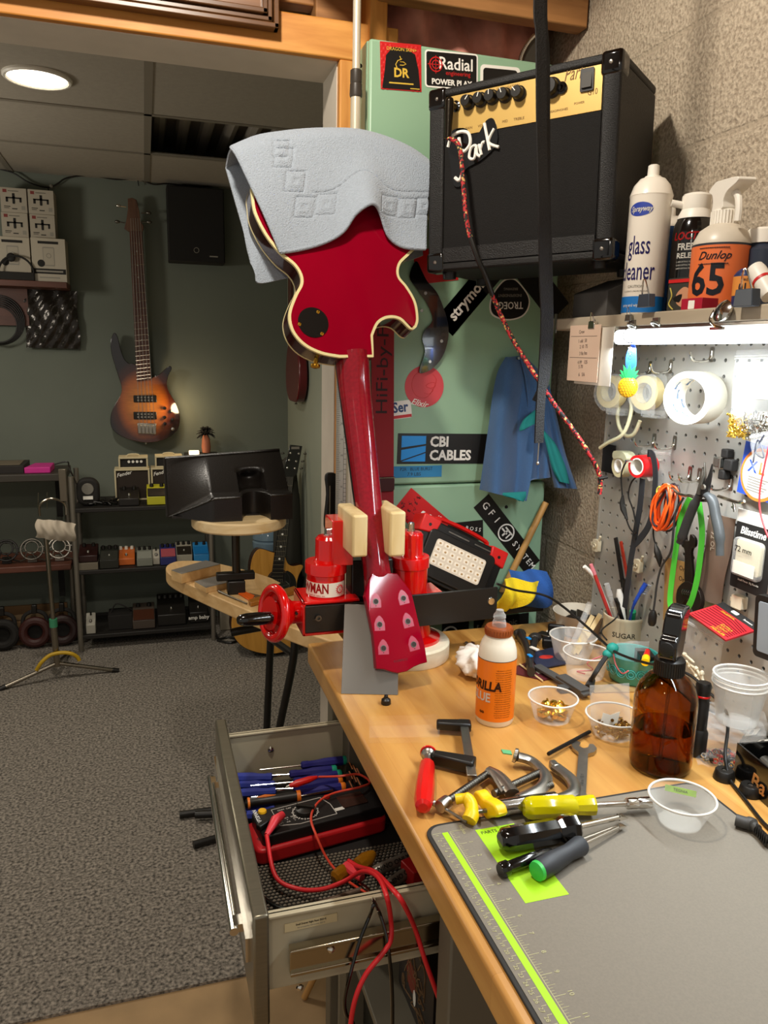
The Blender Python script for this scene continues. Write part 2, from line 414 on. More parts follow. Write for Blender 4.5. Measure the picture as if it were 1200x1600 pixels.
# perforated steel pegboard: real holes drilled through its sheet, dark sheet for the shaded gap behind
PEGX = .88; PEG = mat('pegboard_steel', 'b4b0a6', .42, .3, var=.04, scale=12)
def pegboard():
    m = MB(); s = .0254; r = .0033; y1 = 1.345; z0 = .90; ny, nz = 36, 24
    for i in range(ny):
        for j in range(nz):
            yc = y1-.0127-i*s; c = z0+.0127+j*s; q = s/2
            sq = []; ci = []
            for k in range(8):
                a = PI/4*k+PI/8; ci.append((yc+r*math.cos(a), c+r*math.sin(a)))
            cs = [(q,q*.4142),(q*.4142,q),(-q*.4142,q),(-q,q*.4142),(-q,-q*.4142),(-q*.4142,-q),(q*.4142,-q),(q,-q*.4142)]
            vs = [(PEGX,yc+a,c+b_) for a,b_ in cs]+[(PEGX,p[0],p[1]) for p in ci]+[(PEGX+.004,p[0],p[1]) for p in ci]
            fs = [(k,8+k,8+(k+1)%8,(k+1)%8) for k in range(8)]+[(8+k,16+k,16+(k+1)%8,8+(k+1)%8) for k in range(8)]
            vs += [(PEGX,yc+q*sx,c+q*sy) for sx,sy in ((1,1),(-1,1),(-1,-1),(1,-1))]
            fs += [(0,1,24),(2,3,25),(4,5,26),(6,7,27)]
            m.add(vs, fs)
    return m
pg = pegboard()
t = thing('pegboard', 'grey perforated steel pegboard panel on the block wall behind the bench', 'pegboard', (PEGX,.98,.90))
part(t, 'panel', pg, PEG)
part(t, 'gap_shade', MB().box((.905,.432,.9), (.918,1.34,1.505)), mat('peg_shadow_gap', '2a2621', .9))  # dark sheet painting the shade seen through the holes
sm_ = MB(); sm_.box((PEGX-.0012,.44,1.2185), (PEGX-.0002,1.02,1.2205))
part(t, 'seam', sm_, BLKM)
fl = MB(); fl.box((PEGX-.001,1.343,.9), (.9285,1.347,1.505))
part(t, 'edge_flange', fl, PEG)
cam = bpy.data.cameras.new('camera'); co = bpy.data.objects.new('camera', cam); C.objects.link(co)
R3 = Matrix((( _cx[0], -_cx[1], -_cx[2]), (_cy[0], -_cy[1], -_cy[2]), (_cz[0], -_cz[1], -_cz[2])))
co.matrix_world = T(*EYE) @ R3.to_4x4()
cam.sensor_fit = 'VERTICAL'; cam.sensor_height = 32; cam.lens = 24; cam.clip_start = .02
SC.camera = co
w = bpy.data.worlds.new('world'); SC.world = w; w.use_nodes = True
w.node_tree.nodes['Background'].inputs[0].default_value = (1, .93, .84, 1); w.node_tree.nodes['Background'].inputs[1].default_value = .43
def light(name, kind, loc, power, col, **k):
    l = bpy.data.lights.new(name, kind); l.energy = power; l.color = col
    for a, v_ in k.items(): setattr(l, a, v_)
    o = bpy.data.objects.new(name, l); o.location = loc; C.objects.link(o); return o
light('workshop_bulb_and_fill', 'SPOT', (.02,.86,2.42), 50, (1,.915,.79), shadow_soft_size=.05, spot_size=2.86, spot_blend=.12)
light('workshop_bulb_and_fill', 'SPOT', (-.75,-.45,2.42), 16, (1,.915,.79), shadow_soft_size=.06, spot_size=2.86, spot_blend=.12)  # unseen weak fill added behind the camera
o = light('recessed_bulb', 'SPOT', (-.277,2.75,2.25), 45, (1,.92,.80), shadow_soft_size=.06, spot_size=2.4, spot_blend=.6)
light('added_side_fill', 'POINT', (-1.25,3.0,1.75), 20, (1,.92,.80), shadow_soft_size=.12)  # added out-of-view fill, lifts the far room and its ceiling
light('far_lamp', 'POINT', (.15,4.06,1.17), 1.3, (1,.72,.4), shadow_soft_size=.03)
o = light('led_strip', 'AREA', (.74,.72,1.488), 7, (.86,.94,1), shape='RECTANGLE', size=.03, size_y=.8)
SC.view_settings.view_transform = 'Standard'; SC.view_settings.look = 'None'; SC.view_settings.exposure = 0; SC.view_settings.gamma = 1; SC.view_settings.use_curve_mapping = False
SC.cycles.use_denoising = True; SC.cycles.max_bounces = 8; SC.cycles.transparent_max_bounces = 24; SC.cycles.caustics_reflective = False; SC.cycles.caustics_refractive = False
SC.cycles.sample_clamp_indirect = 6
CABY = 1.55
MINT = mat('mint_enamel', '8fb192', .38, var=.03, scale=6)
INKK = mat('sticker_black', '141210', .4); INKW = mat('sticker_white', 'f0ece2', .5); INKR = mat('sticker_red', 'c41d1d', .45)
INKB = mat('sticker_blue', '1e8fdc', .45); INKG = mat('sticker_gold', 'd8b240', .45); INKNB = mat('sticker_navy', '1c3f70', .45); INKGR = mat('sticker_grey', '8c877c', .5)
cab = thing('steel_cabinet', 'tall mint green steel cabinet covered in stickers behind the bench', 'cabinet', (.65,1.6,0))
cx0, cx1, cz1 = .432, .868, PY(600,60,CABY).z
m = MB(); m.box((cx0,CABY+.018,.0), (cx1,1.655,cz1))
part(cab, 'body', m, MINT, bevel=.004)
zs = PY(700,756,CABY).z
m = MB(); m.box((cx0+.001,CABY,zs+.0015), (cx1-.001,CABY+.0175,cz1-.002)); part(cab, 'door', m, MINT, bevel=.005)
m = MB(); m.box((cx0+.001,CABY,.08), (cx1-.001,CABY+.0175,zs-.0015)); part(cab, 'door', m, MINT, bevel=.005)
for (u, v) in ((563,103),(791,792),(568,206)):
    p = PY(u, v, CABY); part(cab, 'screw', MB().lathe([(.004,0),(.003,.003)], frame(p, (1,0,0), (0,0,1)), 12), BLKM)
onC = onY(CABY-.0004)
MATS6 = [INKK, INKW, INKR, INKB, INKG, INKNB, INKGR]
K_, W_, R_, B_, G_, N_, Y_ = range(7)
def sticker(tl, tr, bl, fn, base, label, round_=0, name='sticker', parent=None):
    M, w_, h_ = quad(fn, tl, tr, bl)
    m = MB(M)
    m.mat(base); m.prism(rrect(w_, h_, round_, 4, w_/2, h_/2) if round_ else [(0,0),(w_,0),(w_,h_),(0,h_)], 0, .0007)
    M2 = T(0,0,.0007)
    return m, w_, h_
def put(m, label, parent=None, mats=None): return part(parent or cab, 'sticker', m, mats or MATS6, label)
# DR strings
m, w_, h_ = sticker((598,65),(662,71),(595,139), onC, R_, '')
e = .0007
for i in range(9):
    for j in range(13):
        if (j > 8 or i in (0,1,7,8)) and not (2 < i < 6 and j > 10): m.mat(R_).lathe([(.0035,0),(.0012,.0006)], T(w_*(i+.5+.5*(j%2))/9.5, h_*(j+.4)/13.3, e), 6)
m.mat(K_).prism([(w_*.03,h_*.02),(w_*.97,h_*.02),(w_*.93,h_*.45),(w_*.85,h_*.78),(w_*.62,h_*.9),(w_*.3,h_*.9),(w_*.14,h_*.72),(w_*.1,h_*.4)], e, e+.0008)
m.mat(G_).text('DRAGON SKIN+', h_*.105, T(w_*.52,h_*.86,e+.001), sx=.95)
m.mat(G_).text('DR', h_*.27, T(w_*.5,h_*.36,e+.001), bold=.03)
m.tube([(w_*a,h_*b,e+.001) for a,b in ((.40,.46),(.37,.54),(.42,.62),(.52,.66),(.47,.60),(.56,.60),(.62,.56),(.55,.53),(.47,.53))], h_*.012, 6)
m.tube([(w_*.5,h_*.66,e+.001),(w_*.47,h_*.72,e+.001)], h_*.01, 6)
m.box((w_*.2,h_*.13,e), (w_*.8,h_*.16,e+.001)); m.box((w_*.72,h_*.04,e),(w_*.95,h_*.06,e+.001))
put(m, 'black and red string packet sticker with gold lettering')
# Radial
m, w_, h_ = sticker((664,77),(747,85),(664,136), onC, W_, '', .006)
m.mat(K_).prism(rrect(w_-.006,h_-.006,.004,4,w_/2,h_/2), e, e+.0004)
m.mat(W_).text('Radial', h_*.46, T(w_*.58,h_*.66,e+.0006), bold=.012)
m.mat(R_).text('engineering', h_*.17, T(w_*.62,h_*.42,e+.0006)); m.torus(h_*.19, h_*.022, T(w_*.2,h_*.62,e+.0005), 24, 4); m.torus(h_*.11, h_*.018, T(w_*.2,h_*.62,e+.0005), 20, 4)
m.box((w_*.05,h_*.61,e),(w_*.35,h_*.63,e+.001)); m.box((w_*.195,h_*.38,e),(w_*.205,h_*.86,e+.001))
m.mat(W_).text('POWER PLAY', h_*.21, T(w_*.5,h_*.16,e+.0006), bold=.03, sx=1.0)
put(m, 'black sticker with white frame and a red target ring')
m, w_, h_ = sticker((750,100),(812,106),(750,160), onC, W_, '', .008)
m.mat(K_).prism(rrect(w_-.012,h_-.012,.006,4,w_/2,h_/2), e, e+.0004); put(m, 'black sticker with rounded white frame, mostly behind the amplifier')
m, w_, h_ = sticker((640,392),(706,385),(651,445), onC, R_, ''); put(m, 'plain red sticker')
# strymon
m, w_, h_ = sticker((690,490),(745,425),(707,525), onC, K_, '')
m.prism([(0,0),(w_*1.45,0),(w_*1.45,h_),(0,h_)], 0, e)
m.mat(W_).text('strymon', h_*.62, T(w_*.68,h_*.52,e), bold=.025); put(m, 'black sticker with white lower-case lettering, tilted')
# pick-shaped
M, w_, h_ = quad(onC, (763,436),(829,436),(763,500))
m = MB(M); pk_ = smooth2([(w_*.5,h_*1.02),(w_*.68,h_*.96),(w_*.95,h_*.6),(w_*.97,h_*.3),(w_*.8,h_*.06),(w_*.45,h_*-.02),(w_*.1,h_*.1),(w_*.02,h_*.35),(w_*.1,h_*.65),(w_*.32,h_*.95)], 5)
m.mat(W_).prism(pk_, 0, e); m.mat(K_).prism([((a-w_*.5)*.93+w_*.5,(b-h_*.5)*.93+h_*.5) for a,b in pk_], e, e+.0004)
Mr = T(w_*.48,h_*.36,e+.0006) @ RZ(180); m.mat(W_).text('TROEGS', h_*.25, Mr, bold=.01, sx=.85); m.mat(Y_).text('INDEPENDENT', h_*.1, T(w_*.5,h_*.6,e+.0006) @ RZ(180)); m.text('BREWING', h_*.09, T(w_*.52,h_*.76,e+.0006) @ RZ(180))
put(m, 'pick-shaped black sticker with upside-down lettering')
m, w_, h_ = sticker((806,432),(858,500),(838,405), onC, K_, '')
m.mat(W_).text('und', abs(h_)*.7, T(w_*.35,h_*.5,e) @ RZ(0), bold=.02); put(m, 'black sticker tilted beside the hanging black strap')
# red disc with a face outline
p = PY(663,604,CABY-.0004); rr = (PY(693,604,CABY)-p).x
m = MB(frame(p, (1,0,0), (0,0,1))); m.mat(0).prism(circ(rr,40), 0, e)
m.mat(1).tube(smooth_path([(a*rr,b*rr,e) for a,b in ((-.05,.8),(-.5,.55),(-.65,.05),(-.45,-.4),(0,-.55),(.35,-.3),(.6,.3),(.4,.6))],5), .0006, 5)
m.tube(smooth_path([(a*rr,b*rr,e) for a,b in ((0,-.3),(.25,-.35),(.45,-.15),(.1,0),(.2,.15),(.5,.2),(.55,0),(.35,-.05))],5), .0006, 5)
m.mat(2).text('Elixir', rr*.42, T(-rr*.25,-rr*.8,e) @ RZ(-12), shear=.4, bold=.01)
put(m, 'round red sticker with a thin face outline', mats=[mat('sticker_rose','d2434a',.5), INKR, INKW])
# "Ser" (rest hidden by the red strap)
m, w_, h_ = sticker((612,628),(644,624),(612,656), onC, W_, '', .004)
m.mat(N_).text('Ser', h_*.8, T(w_*.46,h_*.62,e), bold=.03, sx=.85); m.mat(R_).box((0,h_*.03,e),(w_*.98,h_*.2,e+.0006)); put(m, 'white sticker with blue lettering and a red swoosh')
# CBI CABLES
m, w_, h_ = sticker((621,677),(764,678),(620,725), onC, K_, '')
for a,b,c,d in ((.1,.1+.0,.38,.30),(.1,.42,.62,.58),(.1,.72,.92,.92)): pass
m.mat(B_); m.prism([(w_*.045,h_*.08),(w_*.3,h_*.36),(w_*.3,h_*.08)], e, e+.0006); m.prism([(w_*.04,h_*.12),(w_*.04,h_*.46),(w_*.3,h_*.60),(w_*.3,h_*.40)], e, e+.0006); m.prism([(w_*.04,h_*.54),(w_*.04,h_*.92),(w_*.3,h_*.92),(w_*.3,h_*.66)], e, e+.0006)
m.mat(W_); m.text('CBI', h_*.46, T(w_*.345,h_*.72,e), bold=.035, align='LEFT', sx=.95); m.text('CABLES', h_*.46, T(w_*.345,h_*.27,e), bold=.035, align='LEFT', sx=.95); put(m, 'long black sticker with blue stripes and white capitals')
m, w_, h_ = sticker((606,729),(690,727),(606,747), onC, B_, '')
m.mat(K_).text('P2R   BLUE BURST', h_*.42, T(w_*.52,h_*.72,e), sx=.9); m.text('7.9 LBS', h_*.42, T(w_*.48,h_*.27,e))
put(m, 'strip of blue tape with handwriting', mats=[INKK, INKW, INKR, mat('blue_tape','2f7fae',.7)])
# JHS red diamond
m, w_, h_ = sticker((612,800),(641,764),(676,850), onC, R_, '')
for i in range(26): m.mat(K_).text(random.choice('?!&%@$?*'), .012, T(random.random()*w_*.9+w_*.05, random.random()*h_*.3+h_*.66, e) @ RZ(random.random()*360)) if i < 22 else 0
m.mat(W_).text('JHS', h_*.34, T(w_*.36,h_*.40,e) @ RZ(-90+100), bold=.02, sx=.8); m.text('PEDALS', h_*.1, T(w_*.6,h_*.2,e) @ RZ(8)); put(m, 'red diamond-set sticker with white hand lettering')
m, w_, h_ = sticker((700,818),(755,812),(700,850), onC, K_, ''); m.mat(W_).text('B O S S', h_*.26, T(w_*.72,h_*.6,e) @ RZ(-14)); put(m, 'small black sticker partly behind the work light')
m, w_, h_ = sticker((763,771),(843,875),(740,793), onC, K_, '')
m.mat(W_); 
for i, c_ in enumerate('GFI'): m.text(c_, h_*.5, T(w_*(.08+.105*i),h_*.52,e), bold=.01)
m.torus(h_*.42, h_*.045, T(w_*.47,h_*.5,e), 26, 4); m.box((w_*.42,h_*.62,e),(w_*.54,h_*.70,e+.0006)); m.box((w_*.40,h_*.44,e),(w_*.49,h_*.52,e+.0006)); m.box((w_*.455,h_*.25,e),(w_*.475,h_*.66,e+.0006)); m.box((w_*.51,h_*.3,e),(w_*.525,h_*.66,e+.0006))
for i, c_ in enumerate('SYSTEM'): m.text(c_, h_*.42, T(w_*(.64+.068*i),h_*.5,e), bold=.01)
put(m, 'long black sticker set diagonally with spaced white capitals')
m, w_, h_ = sticker((740,968),(826,957),(740,992), onC, K_, ''); m.mat(Y_).text('t.c. electronic', h_*.55, T(w_*.42,h_*.5,e), bold=.02, sx=.9); put(m, 'black sticker with grey lettering low on the door')
m, w_, h_ = sticker((690,972),(732,968),(690,1000), onC, K_, ''); m.mat(W_).torus(h_*.4, h_*.06, T(w_*.3,h_*.3,e), 24, 4); put(m, 'black sticker with a white ring low on the door')
MAPLE = wood('maple_butcher_block', 'b9803c', 'd6a257', 'Y', 5, .36, .045, .25, .03)
BZ = .90
bench = thing('workbench', 'long maple-topped workbench along the pegboard wall', 'workbench', (.585,.56,0))
part(bench, 'worktop', MB().box((.29,-.30,.857), (.878,1.432,BZ)), MAPLE, bevel=.005, seg=3)
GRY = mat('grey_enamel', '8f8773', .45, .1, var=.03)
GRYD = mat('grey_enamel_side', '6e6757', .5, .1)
for x, y in ((.34,1.36),(.84,1.36),(.84,-.2),(.34,-.2)):
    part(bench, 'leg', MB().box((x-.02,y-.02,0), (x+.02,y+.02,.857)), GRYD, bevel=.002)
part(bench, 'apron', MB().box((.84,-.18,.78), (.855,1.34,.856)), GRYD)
# drawer unit with its drawer pulled out
du = thing('tool_cabinet', 'grey steel drawer cabinet under the bench with its top drawer pulled open', 'drawer cabinet', (.6,1.07,0))
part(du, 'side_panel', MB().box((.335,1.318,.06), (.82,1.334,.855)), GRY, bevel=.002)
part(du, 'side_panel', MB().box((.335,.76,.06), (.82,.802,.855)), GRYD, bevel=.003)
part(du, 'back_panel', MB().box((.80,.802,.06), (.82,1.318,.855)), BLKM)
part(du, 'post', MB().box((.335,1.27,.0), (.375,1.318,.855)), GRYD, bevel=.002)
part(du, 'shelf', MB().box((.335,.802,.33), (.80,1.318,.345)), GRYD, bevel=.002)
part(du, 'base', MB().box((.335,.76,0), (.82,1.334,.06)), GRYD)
SSF = mat('brushed_front', '87816f', .33, .85, var=.06, scale=20, stretch=(1,12,12))
dzt, dzb = .782, .672
dr = MB()
dr.box((.12,.838,dzb), (.66,.842,dzt)); dr.box((.12,1.314,dzb), (.66,1.318,dzt)); dr.box((.655,.842,dzb), (.66,1.314,dzt)); dr.box((.12,.842,dzb), (.66,1.314,dzb+.003))
dr.box((.12,.833,dzt-.004), (.66,.846,dzt)); dr.box((.12,1.310,dzt-.004), (.66,1.322,dzt))
dpart = part(du, 'drawer', dr, mat('drawer_enamel', 'b7ac90', .42, .1, var=.03), 'open drawer full of tools', bevel=.001)
part(dpart, 'drawer_front', MB().box((.10,.828,.628), (.12,1.366,.79)), SSF, 'brushed metal drawer front', bevel=.003)
h = MB(); h.cyl((.084,.90,.715), (.084,1.29,.715), .006); h.box((.084,.905,.709),(.1,.925,.721)); h.box((.084,1.265,.709),(.1,1.285,.721)); h.box((.094,.86,.70),(.1005,1.33,.735))
part(dpart, 'handle', h, CHR, 'bright pull bar')
r = MB(); r.box((.145,.824,.700), (.66,.834,.738)); r.box((.145,.82,.733),(.66,.826,.738)); r.box((.145,.82,.700),(.66,.826,.705))
part(dpart, 'slide_rail', r, mat('zinc_rail', 'b5ab95', .18, 1), bevel=.001)
for u, v in ((514,1473),(468,1541),(708,1481)):
    p = PY(u, v, .834 if v < 1500 and u < 600 else .838); p.y = .822 if v == 1473 else .836
    part(dpart, 'screw', MB().lathe([(.005,0),(.004,.002),(.001,.0035)], frame(p, (1,0,0), (0,0,1)), 14), CHR)
p = PY(423,1171,1.313); part(dpart, 'screw', MB().lathe([(.006,0),(.005,.002),(.001,.004)], frame(p, (1,0,0), (0,0,1)), 14), CHR)
M, w_, h_ = quad(onY(.8375), (445,1444),(527,1426),(445,1457))
m = MB(M); m.box((0,0,0),(w_,h_,.0006)); m.mat(1).text('Small Drawer Right Panel (B25-4)', h_*.30, T(w_*.5,h_*.66,.0006), bold=.02, sx=.8); m.mat(2).text('Part of Assembly 1024 Drawer (B25-4)', h_*.24, T(w_*.5,h_*.27,.0006), sx=.78)
part(dpart, 'paper_label', m, [mat('label_cream','cdbb90',.7), INKK, INKGR], 'printed cream label')
tr = MB(); tr.box((.125,.845,.6755), (.655,1.312,.678))
part(dpart, 'liner', tr, BLKM, 'black ribbed mat')
# woven-look tray in the front of the drawer
wv = MB()
for i in range(40):
    for j in range(24):
        x, y = .135+i*.0066+(.0033 if j % 2 else 0), .915+j*.0068
        wv.ball((x,y,.679), (.0031,.0023,.0019), 6)
tag(part(dpart, 'tray_weave', wv, mat('grey_weave','7a7264',.35)), kind='stuff')
# lower shelf contents
m = MB(); m.box((.46,.86,.3455), (.75,1.2,.52)); 
solo('storage_case', m, BLK, 'black case on the shelf inside the drawer cabinet', 'case', bevel=.01)
F_ = frame((.40,1.05,.425), (0,-1,0), (0,0,1)); m = MB(F_); m.rbox(.17,.155,.03,.006,None,5,-.03); m.mat(1)
for k in range(22): q = (random.uniform(-.06,.05), random.uniform(-.06,.06)); m.tube(smooth_path([(q[0]+random.uniform(-.025,.025), q[1]+random.uniform(-.02,.02), .0006) for _ in range(4)],4), .0013, 4)
m.mat(2).ball((-.02,-.01,.0004), (.025,.028,.0008)); m.mat(3).ball((.0,-.035,.001), (.007,.016,.0008))
solo('printed_bag', m, [mat('dark_print','1d1613',.45), mat('print_tan','7c5f40',.6), mat('print_rust','7a2f1c',.6), INKW], 'dark bag printed with a tangled picture below the open drawer', 'bag')
# cutting mat with ruler
MATT = mat('grey_mat', '7d7568', .75, var=.05, scale=400); EDGE = mat('mat_edge', '26231f', .7)
mt = thing('cutting_mat', 'grey work mat with a lime green ruler lying on the bench', 'work mat', (.6,.5,BZ))
mx0, mx1, my1 = .303, .70, .793
part(mt, 'border', MB().prism(rrect(.40,.62,.022,6,.503,.482), BZ, BZ+.0028), EDGE, bevel=.001)
part(mt, 'surface', MB().prism(rrect(.39,.61,.018,6,.503,.482), BZ+.0028, BZ+.0034), MATT)
zt = BZ+.0036; ru = MB(); a0 = PZ(690.3,1305.7,BZ); xr = a0.x; yr = a0.y
ru.box((xr,yr-.36,BZ+.003), (xr+.0075,yr,zt)); ru.mat(1).box((xr+.0095,yr-.36,BZ+.003),(xr+.0102,yr,zt)); ru.box((xr+.0095,yr-.0006,BZ+.003),(xr+.032,yr,zt))
for i in range(36):
    ru.mat(1).box((xr-.006 if i else xr-.012, yr-i*.01-.0003, BZ+.003), (xr-.001, yr-i*.01+.0003, zt))
    ru.mat(1).text(str(i+1), .006, T(xr-.008,yr-.004-i*.01,zt) @ RZ(-90))
for i in range(14):
    y = yr-i*.0254
    ru.box((xr+.0102,y-.0003,BZ+.003),(xr+.022,y+.0003,zt)); ru.text(str(i) if i else 'Inches', .007, T(xr+.027,y,zt) @ RZ(-90))
    for k in range(1,8): ru.box((xr+.0102,y-k*.003175-.0002,BZ+.003),(xr+.0102+(.008 if k == 4 else .004),y-k*.003175+.0002,zt))
part(mt, 'ruler', ru, [GRN, mat('print_pale','b9b48a',.7)], 'lime printed ruler with pale numbers')
M, w_, h_ = quad(onZ(zt-.0003), (741.7,1297.5),(802.3,1287),(821,1411.8))
m = MB(M); m.box((0,0,0),(w_,h_,.0004)); m.mat(1).text('PARTS', .0075, T(.015,h_-.008,.0005), bold=.005)
part(mt, 'parts_square', m, [GRN, mat('print_dark','4d5a20',.7)], 'lime printed square marked for parts')
CHER = mat('cherry_lacquer', '8a031e', .08, coat=0, spec=.3, var=.06, scale=7, stretch=(1,1,.2))
CHERN = mat('cherry_neck', '8c1020', .10, coat=0, var=.12, scale=30, stretch=(6,6,.35))
SIDE = mat('dark_cherry_side', '35060a', .12, coat=.4)
BIND = mat('cream_binding', 'e2d39c', .35)
GN = PY(600, 893, 1.215)
def _end(L):
    best = None; r = ray(521, 214); prev = None
    for k in range(4000):
        t_ = 1.30+k*.0002; d = (EYE+r*t_-GN).length
        if prev is not None and d > L and prev <= L: return EYE+r*t_
        prev = d
    return EYE+r*1.56
GE = _end(.80)
gd = (GE-GN).normalized()                      # from nut towards the body end
ga = math.radians(4)
gx = V((math.cos(ga), math.sin(ga), 0)); gx = (gx-gd*gx.dot(gd)).normalized()
GM = frame(GN, gx, gd)                         # local x right, y towards the body end, z out of the back towards the viewer
GI = GM.inverted(); gn = V((GM[0][2], GM[1][2], GM[2][2]))
def G2(u, v, off=0):                           # a point of the picture on the guitar's back plane, in guitar coordinates
    q = GI @ PP(u, v, GN+gn*off, gn); return (q.x, q.y)
gtr = thing('electric_guitar', 'cherry red single-cut electric guitar clamped upside down in the red vise', 'guitar', M=GM)
pix = [(392.3,305),(396.7,331.7),(414,366.7),(437.5,396),(458,413),(468,428),(469.6,442.5),(460.8,460),(452,483),(451,501),(458,521),(475.4,540),(501.7,553),(531,558.6)]
p2 = [(583,524),(592,505),(606.7,497),(624,499),(638.8,512.5)]
p3 = [(654,498),(650,471.7),(637,448),(624,431),(625.6,413),(638.8,399),(653,384),(666.5,355),(671,325),(666,285),(645,250),(600,228),(530,217),(460,224),(415,250),(395,280)]
A = smooth2([G2(*p) for p in pix], 5, False); A.append(G2(584,557.7))
Bc = smooth2([G2(*p) for p in p2]+[G2(646,515)], 5, False)
Cc = smooth2([G2(651,511)]+[G2(*p) for p in p3]+[G2(391,300)], 5, False)
out = A+Bc+Cc[:-1]
def inset(o, d):
    n = len(o); r = []
    ar = sum(o[i][0]*o[(i+1)%n][1]-o[(i+1)%n][0]*o[i][1] for i in range(n)); sg = 1 if ar > 0 else -1
    for i in range(n):
        a, b = V(o[i-1]), V(o[(i+1)%n]); t_ = (b-a).normalized(); r.append((o[i][0]-t_.y*d*sg, o[i][1]+t_.x*d*sg))
    return r
TH = .047
gb = MB(); gb.prism(inset(out,.0005), -TH+.004, -.0045)
body = part(gtr, 'body', gb, SIDE, local=True)
bk = MB(); bk.prism(inset(out,.005), -.0045, 0)
part(body, 'back', bk, CHER, 'glossy cherry back', local=True, bevel=.0006)
bi = MB(); o2 = inset(out,.0052); n_ = len(out)
for zz0, zz1 in ((-.0052,-.0002),(-TH,-TH+.004)):
    b0 = len(bi.v); bi.v += [V((x,y,zz1)) for x,y in out]+[V((x,y,zz1)) for x,y in o2]+[V((x,y,zz0)) for x,y in out]+[V((x,y,zz0)) for x,y in o2]
    for i in range(n_):
        j = (i+1) % n_
        for f in ((i,j,n_+j,n_+i),(2*n_+i,2*n_+j,j,i),(n_+i,n_+j,3*n_+j,3*n_+i),(3*n_+i,3*n_+j,2*n_+j,2*n_+i)): bi.f.append(tuple(b0+k for k in f)); bi.m.append(0)
part(body, 'binding', bi, BIND, 'cream edge binding', local=True)
part(body, 'top', MB().prism(inset(out,.005), -TH-.006, -TH+.003), CHER, local=True, bevel=.003)
c = G2(489.5,504); rr_ = abs(G2(513,504)[0]-c[0])
pl = MB(); pl.lathe([(rr_,0),(rr_,.0012)], T(c[0],c[1],-.0002), 40)
cp = part(gtr, 'cover_plate', pl, mat('dark_plate','0e0c0a',.3), 'round dark back cover', local=True)
for u, v in ((497,487.5),(468,506.5),(503,521.5)):
    q = G2(u, v); part(cp, 'screw', MB().lathe([(.0036,0),(.0026,.0012),(.0008,.0016)], T(q[0],q[1],.0009), 12), GOLD, local=True)
q = G2(501,566); q = (q[0], min(p[1] for p in out if abs(p[0]-q[0]) < .02))
part(gtr, 'strap_button', MB().lathe_to([(.004,-.004),(.004,.006),(.0085,.008),(.0085,.012),(.006,.013)], (q[0],q[1],-.026), (q[0]-.003,q[1]-.013,-.026)), GOLD, 'brass strap button', local=True)
# neck: tapering D section from heel to nut
nk = MB(); secs = []
yH = G2(560,557)[1]; xH = G2(559,558)[0]
HW = abs(G2(583,600)[0]-G2(537,600)[0])/2
for (f_, hw, dep) in ((-.07,.0255,.006),(-.035,.0245,.015),(0,.0232,.0205),(.04,.0225,.0195),(.25,.0228,.021),(.55,.0245,.0225),(.8,.0268,.0245),(.90,.0282,.030),(.97,.0288,.040),(1.03,.0288,.043)):
    secs.append((f_*yH, f_*xH, hw, dep))
N_ = 16
zf = -.012-.022
for (y, x, hw, dp) in secs:
    for k in range(N_+1):
        a = PI*k/N_; nk.v.append(V((x+hw*math.cos(a), y, zf+dp*math.sin(a)**.8)))
    nk.v.append(V((x-hw, y, zf-.006))); nk.v.append(V((x+hw, y, zf-.006)))
W2 = N_+3
for i in range(len(secs)-1):
    for k in range(W2):
        k2 = (k+1) % W2; nk.f.append((i*W2+k, (i+1)*W2+k, (i+1)*W2+k2, i*W2+k2)); nk.m.append(0)
nk.f.append(tuple(range(W2))); nk.m.append(0); nk.f.append(tuple(range(len(secs)*W2-1, (len(secs)-1)*W2-1, -1))); nk.m.append(0)
neck = part(gtr, 'neck', nk, CHERN, local=True, ang=50)
fb = MB(); fb.add([(secs[0][1]-.0222,-.002,zf-.012),(secs[0][1]+.0222,-.002,zf-.012),(xH+.029,yH+.02,zf-.012),(xH-.029,yH+.02,zf-.012)]+[(secs[0][1]-.0222,-.002,zf-.0061),(secs[0][1]+.0222,-.002,zf-.0061),(xH+.029,yH+.02,zf-.0061),(xH-.029,yH+.02,zf-.0061)],
   [(0,3,2,1),(4,5,6,7),(0,1,5,4),(1,2,6,5),(2,3,7,6),(3,0,4,7)])
part(neck, 'fretboard', fb, mat('ebony','15100d',.35), local=True)
# headstock, pitched towards the viewer
pit = math.radians(-3)
HM = T(0,0,zf+.0165) @ Matrix.Rotation(pit, 4, 'X')      # local -y runs to the tip
HP = GM @ HM; HI = HP.inverted(); hn = V((HP[0][2],HP[1][2],HP[2][2])); ho = V((HP[0][3],HP[1][3],HP[2][3]))
def H2(u, v):
    q = HI @ PP(u, v, ho, hn); return (q.x, q.y)
hp = [(577,905),(571,931),(576,957),(583,990),(586,1020),(588,1045),(600,1046),(612,1050),(622,1052),(636,1049),(647,1042),(656,1038),(668,1035),(664,1010),(655,975),(648,945),(643,925),(630,908),(621,896),(583,893)]
ho_ = [H2(*p) for p in hp]
ho_ = [ho_[0], ho_[1]]+ho_[1:13]+ho_[13:]
hs = MB(HM); hs.prism(ho_, -.014, 0); 
head = part(gtr, 'headstock', hs, CHER, bevel=.0015, local=True)
WORN = mat('bare_wood_mark', 'b04458', .3); HOLE = mat('peg_hole', '2b1a12', .6)
